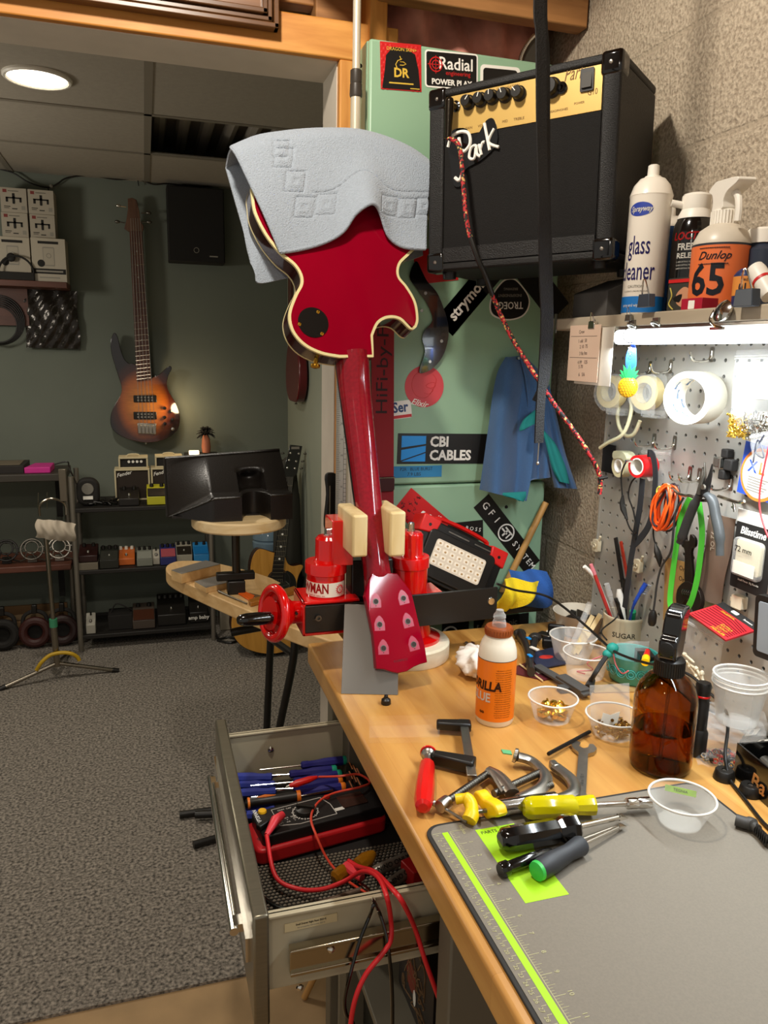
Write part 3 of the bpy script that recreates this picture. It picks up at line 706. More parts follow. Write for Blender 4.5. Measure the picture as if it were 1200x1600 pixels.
for (u, v) in ((587,939),(593,975),(599,1012),(630,934),(637,970),(646,1006)):
    q = H2(u, v); s = 1 if u < 615 else -1
    m = MB(HM @ T(q[0],q[1],0) @ RZ(-5 if s > 0 else 7))
    m.prism([(-.0095,-.0115),(.0095,-.0115),(.0095,.001),(.006,.009),(.0015,.014),(-.0015,.014),(-.006,.009),(-.0095,.001)], 0, .0003)
    m.mat(1).lathe([(.0048,0),(.0048,.0006)], T(0,-.001,0), 18); m.mat(2).torus(.0048,.0007, T(0,-.001,.0006), 18, 5); m.mat(1).lathe([(.0009,0),(.0009,.0005)], T(0,-.0085,0), 8)
    part(head, 'peg_hole', m, [WORN, HOLE, STEELD], 'tuner hole in a pale worn patch', local=True)
q = H2(626,1032); m = MB(HM @ T(q[0],q[1],0) @ RZ(2)); m.text('92089512', .0055, None, sp=1.2)
part(head, 'stamp', m, mat('stamp_dark','3a040a',.5), 'stamped number', local=True)
TOW = mat('blue_grey_terry', 'a1abb7', .95, sheen=.4, var=.05, scale=240, bump=.9, bscale=420)
top_c = [(361,229),(400,213),(440,206),(480,202),(520,201),(560,203),(600,213),(640,230),(669,250)]
bot_c = [(438,396),(470,391),(505,382),(532,368),(549,345),(572,334),(588,344),(604,372),(628,388),(661,393)]
def along(c_, t_):
    x = t_*(len(c_)-1); i = min(int(x), len(c_)-2); f_ = x-i
    p0 = c_[max(i-1,0)]; p1 = c_[i]; p2_ = c_[i+1]; p3_ = c_[min(i+2,len(c_)-1)]
    def cr(a,b,c,d): return .5*((2*b)+(c-a)*f_+(2*a-5*b+4*c-d)*f_*f_+(3*b-a-3*c+d)*f_**3)
    return (cr(p0[0],p1[0],p2_[0],p3_[0]), cr(p0[1],p1[1],p2_[1],p3_[1]))
SQ = [(437,238,12),(441,252,14),(459,288,15),(474,327,15),(508,323,15),(603,327,14),(634,329,14),(660,326,12)]
def tow_front(a, b):
    p, q = along(top_c, a), along(bot_c, a)
    s_ = b**.92; u = p[0]+(q[0]-p[0])*s_; v = p[1]+(q[1]-p[1])*s_
    off = .008+.005*math.sin(a*9+b*4)*b+.026*math.exp(-((u-572)/26)**2)*max(0,(b-.25)/.75)**1.3
    off -= .010*(1-min(b/.12,1))**2
    for cx_, cy_, r_ in SQ:
        dx, dy = abs(u-cx_-(v-cy_)*-.12), abs(v-cy_)
        d_ = max(dx, dy*.95)
        off += .0022*math.exp(-((d_-r_)/1.6)**2)*-1 + .0016*math.exp(-((d_-r_*.42)/1.5)**2)
    band = abs(v-(304-28*math.exp(-((u-562)/30)**2)))
    if u > 485: off -= .0018*math.exp(-(band/1.6)**2)
    P_ = GI @ PP(u, v, GN, gn); return GM @ V((P_.x, P_.y, off))
tm = MB(); tm.grid(tow_front, 150, 110, .0035)
tow = thing('hand_towel', 'pale blue-grey terry towel draped over the top end of the red guitar', 'towel', GE)
part(tow, 'front_fold', tm, TOW, ang=60)
# over the rim and down behind
def tow_over(a, b):
    p = along(top_c, a); P_ = GI @ PP(p[0], p[1], GN, gn)
    return GM @ V((P_.x, P_.y-.001+.007*math.sin(PI*b), -.0015-b*(TH+.018)))
tm = MB(); tm.grid(tow_over, 60, 10, .0035); part(tow, 'top_fold', tm, TOW, ang=60)
bl_c = [(392,402),(398,428),(404,443),(440,437),(480,428),(530,425),(580,420),(630,410),(660,400)]
def tow_back(a, b):
    p, q = along(top_c, a), along(bl_c, a)
    zz = -TH-.0195-.004*math.sin(a*11+b*3)*b
    P_ = GI @ PP(p[0],p[1],GN,gn); Q_ = GI @ PP(q[0],q[1],GN+gn*zz,gn)
    x = P_.x+(Q_.x-P_.x)*b; y = (P_.y-.001)+(Q_.y-P_.y+.001)*b
    return GM @ V((x, y, zz))
tm = MB(); tm.grid(tow_back, 80, 60, .0035); part(tow, 'back_fold', tm, TOW, ang=60)
# hem bands
def hem(c0, c1, k):
    pts = []
    for i in range(40): pts.append(tow_front(c0+(c1-c0)*i/39, 1.0)+gn*.001)
    return pts
hm = MB(); hm.tube(hem(0,1,0), .0035, 8); hm.tube([tow_front(0, i/39) for i in range(40)], .003, 8); hm.tube([tow_front(1, i/39) for i in range(40)], .003, 8)
part(tow, 'hem', hm, TOW, ang=60)
VY = 1.315
vise = thing('bench_vise', 'red enamelled luthier vise with wooden jaws on a round wooden base', 'vise', (.455,VY,BZ))
def vz(u, v, y=VY): return PY(u, v, y).z
def vx(u, v, y=VY): return PY(u, v, y).x
BIRCH = wood('birch_jaw', 'd8ba80', 'ecd6a4', 'Z', 8, .45)
m = MB(); m.lathe([(.082,0),(.084,.003),(.084,.030),(.081,.034)], T(.462,VY+.012,BZ), 48)
part(vise, 'wood_base', m, wood('pale_ply', 'd9cdb0', 'efe6cc', 'X', 10, .5), 'pale round wooden base')
m = MB(); m.lathe([(.058,0),(.058,.006),(.040,.012),(.036,.045),(.040,.060),(.043,.066),(.043,.074)], T(.470,VY+.012,BZ+.034), 40)
part(vise, 'swivel', m, REDP)
zb0, zb1 = vz(508,992,1.272), vz(508,939,1.272)
bx0, bx1 = vx(470,950,1.29), vx(548,950,1.29)
m = MB(); m.box((bx0,1.272,zb0), (bx1+.002,1.36,zb0+.006)); m.box((bx0,1.272,zb1-.006), (bx1+.012,1.36,zb1)); m.box((bx0,1.272,zb0), (bx0+.006,1.36,zb1)); m.box((bx0+.004,1.30,zb0),(bx1+.05,1.34,zb1-.004))
part(vise, 'housing', m, REDP, bevel=.002)
m = MB(); m.box((bx0+.004,1.268,vz(508,987,1.268)), (bx1+.02,1.274,vz(508,946,1.268)))
cvp = part(vise, 'cover_plate', m, BLKMET, 'black cover plate', bevel=.0008)
p = PY(497,965,1.267); part(cvp, 'screw', MB().lathe([(.0055,0),(.0055,.005),(.003,.005),(.003,.001)], frame(p, (1,0,0), (0,0,1)), 16), STEELD)
# long black bar to the right
A_, B2 = PY(640,945,1.272), PY(777,941,1.286)
z0, z1 = PY(777,966,1.286).z, PY(777,918,1.286).z
m = MB(); m.add([(bx1+.02,1.272,z0),(B2.x,1.286,z0),(B2.x,1.292,z0),(bx1+.02,1.278,z0),(bx1+.02,1.272,z1),(B2.x,1.286,z1),(B2.x,1.292,z1),(bx1+.02,1.278,z1)],
  [(0,3,2,1),(4,5,6,7),(0,1,5,4),(1,2,6,5),(2,3,7,6),(3,0,4,7)])
m.add([(bx1+.02,1.278,z0),(B2.x,1.292,z0),(B2.x,1.335,z0),(bx1+.02,1.321,z0),(bx1+.02,1.278,z0+.006),(B2.x,1.292,z0+.006),(B2.x,1.335,z0+.006),(bx1+.02,1.321,z0+.006)],
  [(0,3,2,1),(4,5,6,7),(0,1,5,4),(1,2,6,5),(2,3,7,6),(3,0,4,7)])
bar = part(vise, 'bar', m, BLKMET, 'long black steel bar', bevel=.0008)
p = PY(767,939,1.2855); part(bar, 'bolt', MB().lathe([(.0075,0),(.0078,.001),(.0065,.0035)], frame(p, (1,0,0), (0,0,1)), 20), CHR)
# towers
def tower(uc0, uc1, vtop, vbot, u0, u1, vt2, name_label):
    x0, x1 = vx(uc0,880), vx(uc1,880); c = (x0+x1)/2; r = (x1-x0)/2
    zt_, zb_ = vz((uc0+uc1)/2, vtop), vz((uc0+uc1)/2, vbot)
    y0, y1 = vx(u0,850), vx(u1,850); r2 = (y1-y0)/2; c2 = (y0+y1)/2; zt2 = vz((u0+u1)/2, vt2)
    m = MB(); m.lathe([(r*.96,zb_),(r*.96,zb_+.004),(r*.92,zb_+.004),(r*.92,zt_-.022),(r,zt_-.020),(r,zt_-.002),(r*.98,zt_)], T(c,VY,0), 40)
    m.lathe([(r2*1.15,zt_),(r2*1.02,zt_+.004),(r2,zt2-.006),(r2*.8,zt2-.001),(r2*.5,zt2)], T(c2,VY,0), 32)
    return part(vise, 'tower', m, REDP), c, r, c2, zt2, zt_, zb_
tw, c_, r_, c2_, zt2, zt_, zb_ = tower(477,541,876,931,493,531,836,'')
m = MB(); m.lathe([(.0075,0),(.0075,.003)], T(c2_,VY,zt2), 20); m.lathe([(.0065,0),(.0065,.008),(.005,.0095)], T(c2_,VY,zt2+.003), 6)
part(vise, 'bolt', m, CHR, 'chrome bolt')
# maker's sticker wrapped round the left tower
stm = MB()
def wrap(a, z, o=.0008):
    an = math.radians(-90)+a; return (c_+(r_*.92+o)*math.cos(an), VY+(r_*.92+o)*math.sin(an), z)
zs0, zs1 = zb_+.008, zb_+.034
stm.grid(lambda a,b: wrap(-2.35+3.3*a, zs0+(zs1-zs0)*b), 40, 2, .0003)
def wraptext(body, size, a0, zc, sx=1, bold=0, shear=0):
    vs, fs = text_mesh(body, size, .0002, bold, shear, 'LEFT', 1, 2)
    stm.add([wrap(a0+p[0]*sx/(r_*.92), zc+p[1], .0009+abs(p[2])) for p in vs], fs)
stm.mat(1); wraptext('STEWMAN', .0245, -2.3, (zs0+zs1)/2+.002, .66, .03); wraptext("world's #1 luthier vise", .0036, -1.2, zs0+.0025, 1, .01)
for k in range(14):
    a = 2*PI*k/14; p0 = (.55+.17*math.cos(a), (zs0+zs1)/2+.006*math.sin(a)); p1 = (.55+.26*math.cos(a+.15), (zs0+zs1)/2+.0098*math.sin(a+.15))
    stm.tube([wrap(p0[0],p0[1],.001), wrap(p1[0],p1[1],.001)], [.0012,.0004], 5)
stm.tube([wrap(.55+.16*math.cos(2*PI*k/20), (zs0+zs1)/2+.006*math.sin(2*PI*k/20), .001) for k in range(20)], .0007, 5, True)
for (a,b) in ((-.05,.002),(.05,.002),(0,-.0005)): stm.ball(wrap(.55+a,(zs0+zs1)/2+b,.001), .0009, 6)
stm.tube([wrap(.55+.06*t_, (zs0+zs1)/2-.0028+.0012*t_*t_, .001) for t_ in (-1,-.5,0,.5,1)], .0005, 5)
part(tw, 'sticker', stm, [mat('sticker_cream','ece3cf',.45), INKR], 'cream sticker with red lettering and a sun face')
m = MB(); m.mat(0)
part(vise, 'jaw_plate', MB().prism([(PY(518,815,1.29).x,0),(PY(551,828,1.29).x,0),(PY(551,828,1.29).x,.06),(PY(518,815,1.29).x,.06)], vz(540,882,1.29), vz(540,812,1.29), T(0,1.282,0)), REDP, bevel=.002)
def jaw(u0, u1, vt, vb, y0, y1):
    a, b = PY(u0, (vt+vb)/2, y0).x, PY(u1, (vt+vb)/2, y0).x; za, zb = vz((u0+u1)/2, vb, y0), vz((u0+u1)/2, vt, y0)
    m = MB(); m.prism(rrect(b-a, zb-za, .004, 4, (a+b)/2, (za+zb)/2), -y1, -y0, Matrix(((1,0,0,0),(0,0,-1,0),(0,1,0,0),(0,0,0,1))))
    return m
part(vise, 'jaw', jaw(551,575,805,871,1.215,1.325), BIRCH, 'pale wooden jaw', bevel=.004)
part(vise, 'jaw', jaw(609,634,800,870,1.215,1.325), BIRCH, 'pale wooden jaw', bevel=.004)
tw2, c_, r_, c2_, zt2b, zt_b, zb_b = tower(612,669,868,925,630,660,830,'')
m = MB(); m.lathe([(.007,0),(.007,.003)], T(c2_-.004,VY,zt2b), 20); m.lathe([(.006,0),(.006,.012),(.0045,.014)], T(c2_-.004,VY,zt2b+.003), 20)
part(vise, 'bolt', m, CHR, 'chrome bolt')
part(vise, 'flange', MB().box((vx(600,915),1.295,zb_b-.006), (vx(687,915),1.36,zb_b+.002)), REDP, bevel=.002)
part(vise, 'jaw_plate', MB().box((vx(634,850),1.285,zt_b-.004), (vx(642,850),1.34,vz(640,830))), REDP, bevel=.002)
part(vise, 'screw_column', MB().box((vx(546,900),1.30,zb0+.01), (vx(610,900),1.345,vz(570,872))), BLKMET, bevel=.003)
# crank wheel and handle on the left
wc = PY(428,958,1.30); wx = V((-.985,-.17,.0)).normalized()
hx = V((bx0,1.315,(zb0+zb1)/2)); 
m = MB(); m.lathe_to([(.020,0),(.021,.012),(.016,.020),(.016,.035),(.024,.052),(.030,.058)], hx, wc, 32)
ax = (hx-wc).normalized(); WM = frame(wc, V((0,0,1)).cross(ax), z=ax)
m.torus(.044, .0085, WM @ T(0,0,.0), 40, 14); m.lathe([(.040,.004),(.041,.008),(.02,.012),(.0,.012)], WM, 40)
m.lathe([(.040,.008),(.030,.022),(.024,.030)], WM, 40)
wheel = part(vise, 'crank_wheel', m, REDP, ang=50)
part(wheel, 'set_screw', MB().cyl(PY(463,958,1.285)-V((0,.004,0)), PY(463,958,1.285)+V((0,.004,0)), .0025, n=10), BLK)
h0 = wc+V((0.004,-.012,-.004)); h1 = PY(362,970,1.27)
m = MB(); m.lathe_to([(.0085,0),(.0085,.006),(.006,.006),(.006,.01),(.0110,.012),(.0118,.03),(.0112,.055),(.0095,.066),(.006,.071),(.001,.072)], h0+(h1-h0).normalized()*.002, h1, 20)
hnd = part(wheel, 'handle', m, BLKG, 'black turned handle')
m = MB(); m.lathe_to([(.0088,-.002),(.0088,.006)], h0, h1, 6); part(hnd, 'nut', m, CHR, 'chrome nut')
# grey sheet leaning on the vise under the headstock, black knob in front
sh = MB(); ys = 1.150
tl, tr, bl, br2 = PZ(533,1084,BZ+.0005), PZ(620,1086,BZ+.0005), None, None
q0 = PZ(533,1084,BZ+.0005); q1 = PZ(620,1086,BZ+.0005); hgt = .0
xdir = (q1-q0).normalized()
yt = 1.258; tl = PY(540,944,yt); up = (tl-q0); 
Ms = frame(q0, xdir, up)
wd = (q1-q0).length; ht = up.length
s_ = solo('metal_sheet', MB(Ms).box((0,0,-.0015),(wd*1.02,ht,0)), mat('grey_sheet','8d8a84',.22,.75), 'plain grey sheet propped upright against the vise below the headstock', 'sheet', bevel=.0004)
p = PZ(603,1100,BZ); m = MB(); m.lathe([(.008,0),(.0085,.003),(.008,.008),(.006,.010),(.004,.011),(.003,.016)], T(p.x,p.y,BZ), 10)
solo('thumbscrew', m, BLK, 'small black thumbscrew standing in front of the grey sheet', 'screw', bevel=.0005)
yw = -.689; wv_ = V((-math.sin(yw), -math.cos(yw), 0)); bk_ = V((-wv_.y, wv_.x, 0)); ro = .0255
rt = wv_*math.cos(ro)+V((0,0,1))*math.sin(ro); upv = rt.cross(bk_).normalized()
WA, HA, DA = .345, .310, .198
o_ = V((.7297,1.1364,1.6296))
AM = frame(o_-rt*WA, rt, upv)               # origin lower-left-front, x right, y up, z towards viewer (front at z = 0)
TOLEX = mat('black_tolex', '110f0d', .55, bump=.5, bscale=500); CLOTH = mat('speaker_cloth', '100e0c', .85, bump=.8, bscale=900)
amp = thing('guitar_amplifier', 'small black practice amplifier with a gold control panel wedged high in the corner', 'amplifier', M=AM)
def L_(mb, name, mats, par=None, label=None, **k): return part(par or amp, name, mb, mats, label, local=True, **k)
t_ = .014; ts = .030; m = MB(); nF = V((AM[0][2],AM[1][2],AM[2][2])); AI_ = AM.inverted(); oA = V(o_)
def A3(u, v): q = AI_ @ PP(u, v, oA, nF); return q.x, q.y
m.box((0,0,-DA),(WA,t_,0)); m.box((0,HA-t_,-DA),(WA,HA,0)); m.box((0,t_,-DA),(ts,HA-t_,0)); m.box((WA-ts,t_,-DA),(WA,HA-t_,0)); m.box((ts,t_,-DA),(WA-ts,HA-t_,-DA+.01))
cabn = L_(m, 'cabinet', TOLEX, bevel=.004)
PW = HA*.222
m = MB(); m.box((ts+.001,t_+.026,-.02),(WA-ts-.001,HA-t_-PW,-.004)); g = L_(m, 'grille', CLOTH)
m = MB(); m.box((ts+.001,t_+.001,-.02),(WA-ts-.001,t_+.026,-.001)); L_(m, 'lower_rail', TOLEX)
pz0, pz1 = HA-t_-PW+.001, HA-t_-.001
GPAN = mat('gold_panel', 'd2ad62', .35, .3)
m = MB(); m.box((ts+.001,pz0,-.02),(WA-ts-.001,pz1,-.003)); pan = L_(m, 'control_panel', GPAN, None, 'gold control panel')
iw = WA; ph = pz1-pz0
kp = [A3(*p) for p in ((732,160),(751,156),(769,152),(789,149),(811,146),(862,137))]; kb = [p[0]/WA for p in kp]; t_ = 0
for i, f_ in enumerate(kb):
    x, y = kp[i]
    m = MB(); r0 = .0122 if i < 5 else .016
    m.lathe([(r0,0),(r0,.004),(r0*.82,.006),(r0*.78,.016),(r0*.7,.018),(0,.018)], T(x,y,-.003), 24); m.mat(1).box((-.0006,r0*.1,.0178),(.0006,r0*.72,.0186), T(x,y,-.003) @ RZ(20*(i-2)))
    L_(m, 'knob', [BLK, INKW], pan)
m = MB()
for f_, y_, s_ in [(f,.14,.006) for f in kb[:5]]: m.text('GAIN VOL BASS MID TREBLE'.split()[kb.index(f_)], s_, T(t_+iw*f_, pz0+ph*y_, -.0028))
m.text('EQUALISATION', .006, T(t_+iw*.44, pz0+ph*.93, -.0028))
for a,b,c,d in ((kb[0]+.02,kb[1],.78,.88),(kb[2],kb[4],.78,.88)):
    m.box((t_+iw*a,pz0+ph*d,-.0029),(t_+iw*b,pz0+ph*d+.0006,-.0026))
    for e_ in (a,b): m.box((t_+iw*e_,pz0+ph*c,-.0029),(t_+iw*e_+.0006,pz0+ph*d,-.0026))
m.text('Park', .030, T(*A3(896,114), -.0028), shear=.35, sx=.62); m.text('G10', .013, T(*A3(925,143), -.0028), sx=.75); m.text('HEADPHONES', .005, T(kp[5][0]+.012, pz0+ph*.16, -.0028)); m.text('POWER', .005, T(A3(905,139)[0], pz0+ph*.24, -.0028))
L_(m, 'panel_lettering', mat('panel_ink','6d4a14',.6), pan)
for jp in (A3(711,166),A3(877,137)):
    m = MB(); m.lathe([(.0095,0),(.0095,.003),(.0070,.004),(.0070,.006),(.004,.006),(.004,-.004)], T(*jp, -.003), 18); L_(m, 'jack_socket', [BLKG], pan)
m = MB(); m.rbox(.022,.034,.003,.002,T(*A3(917,124),-.003)); m.mat(1).prism([(-.008,-.013),(.008,-.013),(.008,.013),(-.008,.013)], .003,.0045, T(*A3(917,124),-.003) @ RX(-8)); L_(m, 'rocker_switch', [BLK, mat('switch_grey','35312b',.6)], pan)
# raised name badge
BG = M0 = T(*A3(735,232), -.002) @ RZ(14) @ Matrix.Scale(.86, 4)
m = MB(); m.mat(0).prism(smooth2([(-.052,-.055),(-.03,-.06),(-.02,-.035),(.02,-.03),(.058,-.012),(.062,.03),(.045,.038),(.01,.012),(0,.04),(-.03,.05),(-.048,.03),(-.05,0)],4), 0, .002, BG)
m.mat(1)
def stroke(pts, r): m.tube([BG @ V((a,b,.003)) for a,b in smooth2(pts,5,False)], r, 6)
stroke([(-.046,-.042),(-.038,-.050),(-.028,-.038),(-.022,.0),(-.020,.030)], .0032)
stroke([(-.048,.022),(-.036,.038),(-.016,.040),(.002,.030),(.002,.010),(-.012,.0),(-.020,.004)], .0030)
stroke([(.012,-.004),(.004,-.022),(-.006,-.016),(.002,.0),(.013,.0),(.012,-.016),(.018,-.024)], .0026)
stroke([(.020,.0),(.021,-.022)], .0026); stroke([(.021,-.010),(.028,.0),(.033,-.001)], .0026)
stroke([(.040,.034),(.040,-.020)], .0028); stroke([(.058,.016),(.041,-.004),(.060,-.022)], .0026)
L_(m, 'badge', [BLKG, INKW], g, 'raised white script badge')
for x, y, sx, sy in ((0,0,1,1),(WA,0,-1,1),(0,HA,1,-1),(WA,HA,-1,-1)):
    m = MB(); c_ = .034; e_ = .0025
    X0, X1 = (x-e_*sx, x+c_*sx) if sx > 0 else (x+c_*sx, x-e_*sx); Y0, Y1 = (y-e_*sy, y+c_*sy) if sy > 0 else (y+c_*sy, y-e_*sy)
    m.box((X0,Y0,-.035),(X1,Y1,.003))
    L_(m, 'corner_protector', BLKG, None, None, bevel=.007, seg=4)
    m = MB(); m.lathe([(.0035,0),(.0025,.0015),(0,.002)], T(x+.017*sx, y+.016*sy, .0028), 12); L_(m, 'corner_screw', STEEL)
for x in (.03,WA-.03):
    for z in (-.03,-DA+.03): L_(MB().lathe([(.012,-.012),(.013,0)], T(x,0,z) @ RX(-90) @ T(0,0,0), 16), 'foot', BLK)
m = MB(); m.tube(smooth_path([(WA*.3,HA,-.1),(WA*.34,HA+.012,-.1),(WA*.5,HA+.018,-.1),(WA*.66,HA+.012,-.1),(WA*.7,HA,-.1)],4), .006, 8, flat=2); L_(m, 'carry_handle', BLK)
FB = 4.2
SHF = mat('black_shelf', '1f1c19', .55); TUBE = mat('grey_tube', '857e73', .4, .6); WALN = wood('walnut_shelf', '4a281a', '63382a', 'X', 6, .5)
su = thing('shelving_unit', 'black three-tier shelf with grey tube posts holding effects pedals', 'shelf', (-.04,3.98,0))
FY_, RYY = 3.83, 4.12
zS = [PY(230,791,FY_).z, PY(230,886,FY_).z, PY(230,985,FY_).z]
def post(u0, v0, u1, y): 
    a = PZ(u1[0], u1[1], 0.01); return a
for x, z1 in ((-.352,PY(112,745,FY_).z),(.285,PY(330,760,FY_).z)):
    for y in (FY_, RYY):
        part(su, 'post', MB().tube([(x,y,.01),(x,y,z1-.02),(x+(.0),y,z1)], .0125, 12), TUBE)
for z in zS: part(su, 'shelf', MB().box((-.345,FY_-.005,z-.02), (.28,RYY+.02,z)), SHF, bevel=.003)
part(su, 'brace', MB().box((-.34,RYY,.0+.05), (.28,RYY+.01,.10)), SHF)
for k, z in enumerate(zS):
    part(su, 'bracket', MB().prism([(0,0),(.035,0),(0,-.07)], 0, .004, frame((-.338,RYY-.03,z-.02), (1,0,0), (0,0,1))), SHF)
zd0, zd1 = PY(60,741,FY_).z, PY(60,884,FY_).z
lb = thing('low_table', 'dark table with a lower shelf at the left edge against the back wall', 'table', (-.75,3.98,0))
part(lb, 'top', MB().box((-1.5,FY_,zd0-.035), (-.375,RYY,zd0)), mat('dark_table','37322b',.5), bevel=.004)
part(lb, 'shelf', MB().box((-1.5,FY_,zd1-.03), (-.375,RYY,zd1)), WALN, bevel=.004)
for x in (-1.45,): part(lb, 'leg', MB().cyl((x,FY_+.05,0.01),(x,FY_+.05,zd0-.03), .0125), TUBE)
for x in (-.40,): part(lb, 'leg', MB().cyl((x,RYY-.03,0.01),(x,RYY-.03,zd0-.03), .0125), TUBE)
p = PY(92,770,RYY-.01); part(lb, 'hanging_bracket', MB().box((p.x-.014,RYY-.02,zd0-.26),(p.x+.014,RYY-.012,zd0-.035)), BLKM)
p = PY(98,930,RYY-.01); part(lb, 'hanging_bracket', MB().box((p.x-.014,RYY-.02,zd1-.24),(p.x+.014,RYY-.012,zd1-.03)), BLKM)
def boxy(name, u0, u1, v0, v1, y, d, mats, label, cat, group=None, bevel=.002, rest=None):
    a, b_ = PY(u0, v1, y), PY(u1, v0, y); z0 = rest if rest is not None else a.z
    return thing(name, label, cat, ((a.x+b_.x)/2, y, z0), group), a.x, b_.x, z0, b_.z
# laptop and pink box on the table
m = MB(); a = PY(-30,741,3.9); b_ = PY(38,727,3.9); m.box((a.x,3.87,zd0),(b_.x,4.08,zd0+.035)); m.mat(1).box((a.x+.01,3.90,zd0+.035),(b_.x-.02,4.05,zd0+.038))
solo('equipment_case', m, [mat('case_black','211c19',.5), mat('case_print','6a604f',.6)], 'flat black case on the dark table at the left edge', 'case', bevel=.004)
a, b_ = PY(38,740,3.86), PY(79,740,3.86); m = MB(); m.add([(a.x,3.86,zd0),(b_.x,3.86,zd0),(b_.x+.004,4.0,zd0),(a.x+.03,4.0,zd0),(a.x,3.86,zd0+.028),(b_.x,3.86,zd0+.028),(b_.x+.004,4.0,zd0+.03),(a.x+.03,4.0,zd0+.03)], [(0,3,2,1),(4,5,6,7),(0,1,5,4),(1,2,6,5),(2,3,7,6),(3,0,4,7)])
solo('pink_box', m, mat('magenta_card','c22a86',.45), 'bright pink flat box on the dark table', 'box', bevel=.003)
m = MB(); m.tube(smooth_path([(b_.x,4.0,zd0+.02),(b_.x+.06,4.02,zd0+.03),(-.37,3.99,zd0+.0),(-.335,3.95,zd0-.08),(-.33,3.96,zS[0]+.02),(-.30,3.95,zS[0]+.004)],6), .004, 6)
solo('power_cable', m, BLK, 'black cable running from the pink box down to the upper shelf', 'cable')
# headphones / tuner stand on shelf
t = thing('headphone_stand', 'black headphones standing on the upper shelf left end', 'headphones', (PY(140,780,3.93).x,3.93,zS[0]))
c = PY(138,760,3.93); m = MB(); m.prism(rrect(.105,.135,.045,8), 0, .05, frame((c.x,3.93,zS[0]+.0685), (1,0,0), (0,0,1))); part(t, 'ear_cup', m, BLKM, bevel=.012, seg=3)
m = MB(); m.lathe([(.028,0),(.026,.004)], frame((c.x,3.879,zS[0]+.085), (1,0,0), (0,0,1)), 24); part(t, 'ring', m, mat('far_grey','77736a',.5))
m = MB(); m.box((c.x-.022,3.87,zS[0]+.035),(c.x+.022,3.88,zS[0]+.05)); part(t, 'label_plate', m, INKW)
# cable jumble on the upper shelf
m = MB()
for k in range(7):
    x0 = PY(150+random.random()*25,780,3.90).x
    m.tube(smooth_path([(x0+random.uniform(-.03,.05),3.88+random.uniform(-.02,.06),zS[0]+.006+random.random()*.025) for q in range(6)],5), .004, 6)
solo('cable_coil', m, BLK, 'heap of black patch cables on the upper shelf beside the headphones', 'cables')
# two miniature amplifier stacks
def mini_amp(u0, u1, vt, vb, y, head_):
    x0, x1 = PY(u0,vb,y).x, PY(u1,vb,y).x; z0, z1 = PY(u0,vb,y).z, PY(u0,vt,y).z
    w_, h_ = x1-x0, z1-z0; fr = .008
    m = MB(); m.box((x0,y,z0),(x1,y+.10,z0+fr)); m.box((x0,y,z1-fr),(x1,y+.10,z1)); m.box((x0,y,z0+fr),(x0+fr,y+.10,z1-fr)); m.box((x1-fr,y,z0+fr),(x1,y+.10,z1-fr)); m.box((x0+fr,y+.03,z0+fr),(x1-fr,y+.1,z1-fr))
    return m, x0, x1, z0, z1, fr
CRT = mat('cream_tolex','c9bc98',.6); GRC = mat('brown_grille','2a2018',.8)
for i, (u0, u1, uh0, uh1) in enumerate(((181,236,186,232),(238,290,243,286))):
    z_ = zS[0]; y_ = 3.99
    m, x0, x1, z0, z1, fr = mini_amp(u0,u1,742,791,y_,0); dz = z_+.0015-z0; m.v = [p+V((0,0,dz)) for p in m.v]; z0 += dz; z1 += dz
    lab = ('leftmost cream miniature speaker cabinet with brown grille', 'cream miniature speaker cabinet half hidden behind the padded rest')[i]
    t = thing('miniature_cabinet', lab, 'speaker cabinet', ((x0+x1)/2,y_,z0), 'miniature speaker cabinets')
    part(t, 'shell', m, CRT, bevel=.002)
    part(t, 'grille', MB().box((x0+fr,y_+.008,z0+fr),(x1-fr,y_+.012,z1-fr)), GRC)
    M = frame((x0+.045,y_+.0075,z1-.025), (1,0,0), (0,0,1)); part(t, 'script', MB().text('Fender', .026, M @ RZ(14), shear=.4, bold=.01), INKW)
    m, hx0, hx1, hz0, hz1, fr2 = mini_amp(uh0,uh1,723,741,y_+.01,1); dz = z1-hz0; m.v = [p+V((0,0,dz)) for p in m.v]; hz0 += dz; hz1 += dz
    t = thing('miniature_amplifier', ('cream miniature amplifier head on the leftmost small cabinet','cream miniature amplifier head right of its twin, partly hidden by the padded rest')[i], 'amplifier', ((hx0+hx1)/2,y_,hz0), 'miniature amplifier heads')
    part(t, 'shell', m, CRT, bevel=.002); part(t, 'panel', MB().box((hx0+.006,y_+.02,hz0+.006),(hx1-.006,y_+.024,hz1-.006)), BLKM)
    for k in range(4): part(t, 'knob', MB().lathe([(.007,0),(.006,.008),(0,.008)], frame((hx0+(hx1-hx0)*(.35+.14*k),y_+.02,hz0+(hz1-hz0)*.6), (1,0,0), (0,0,1)), 12), INKW)
    part(t, 'handle', MB().tube(smooth_path([((hx0+hx1)/2-.03,y_+.05,hz1),((hx0+hx1)/2-.02,y_+.05,hz1+.01),((hx0+hx1)/2+.02,y_+.05,hz1+.01),((hx0+hx1)/2+.03,y_+.05,hz1)],4), .004, 6), CRT)
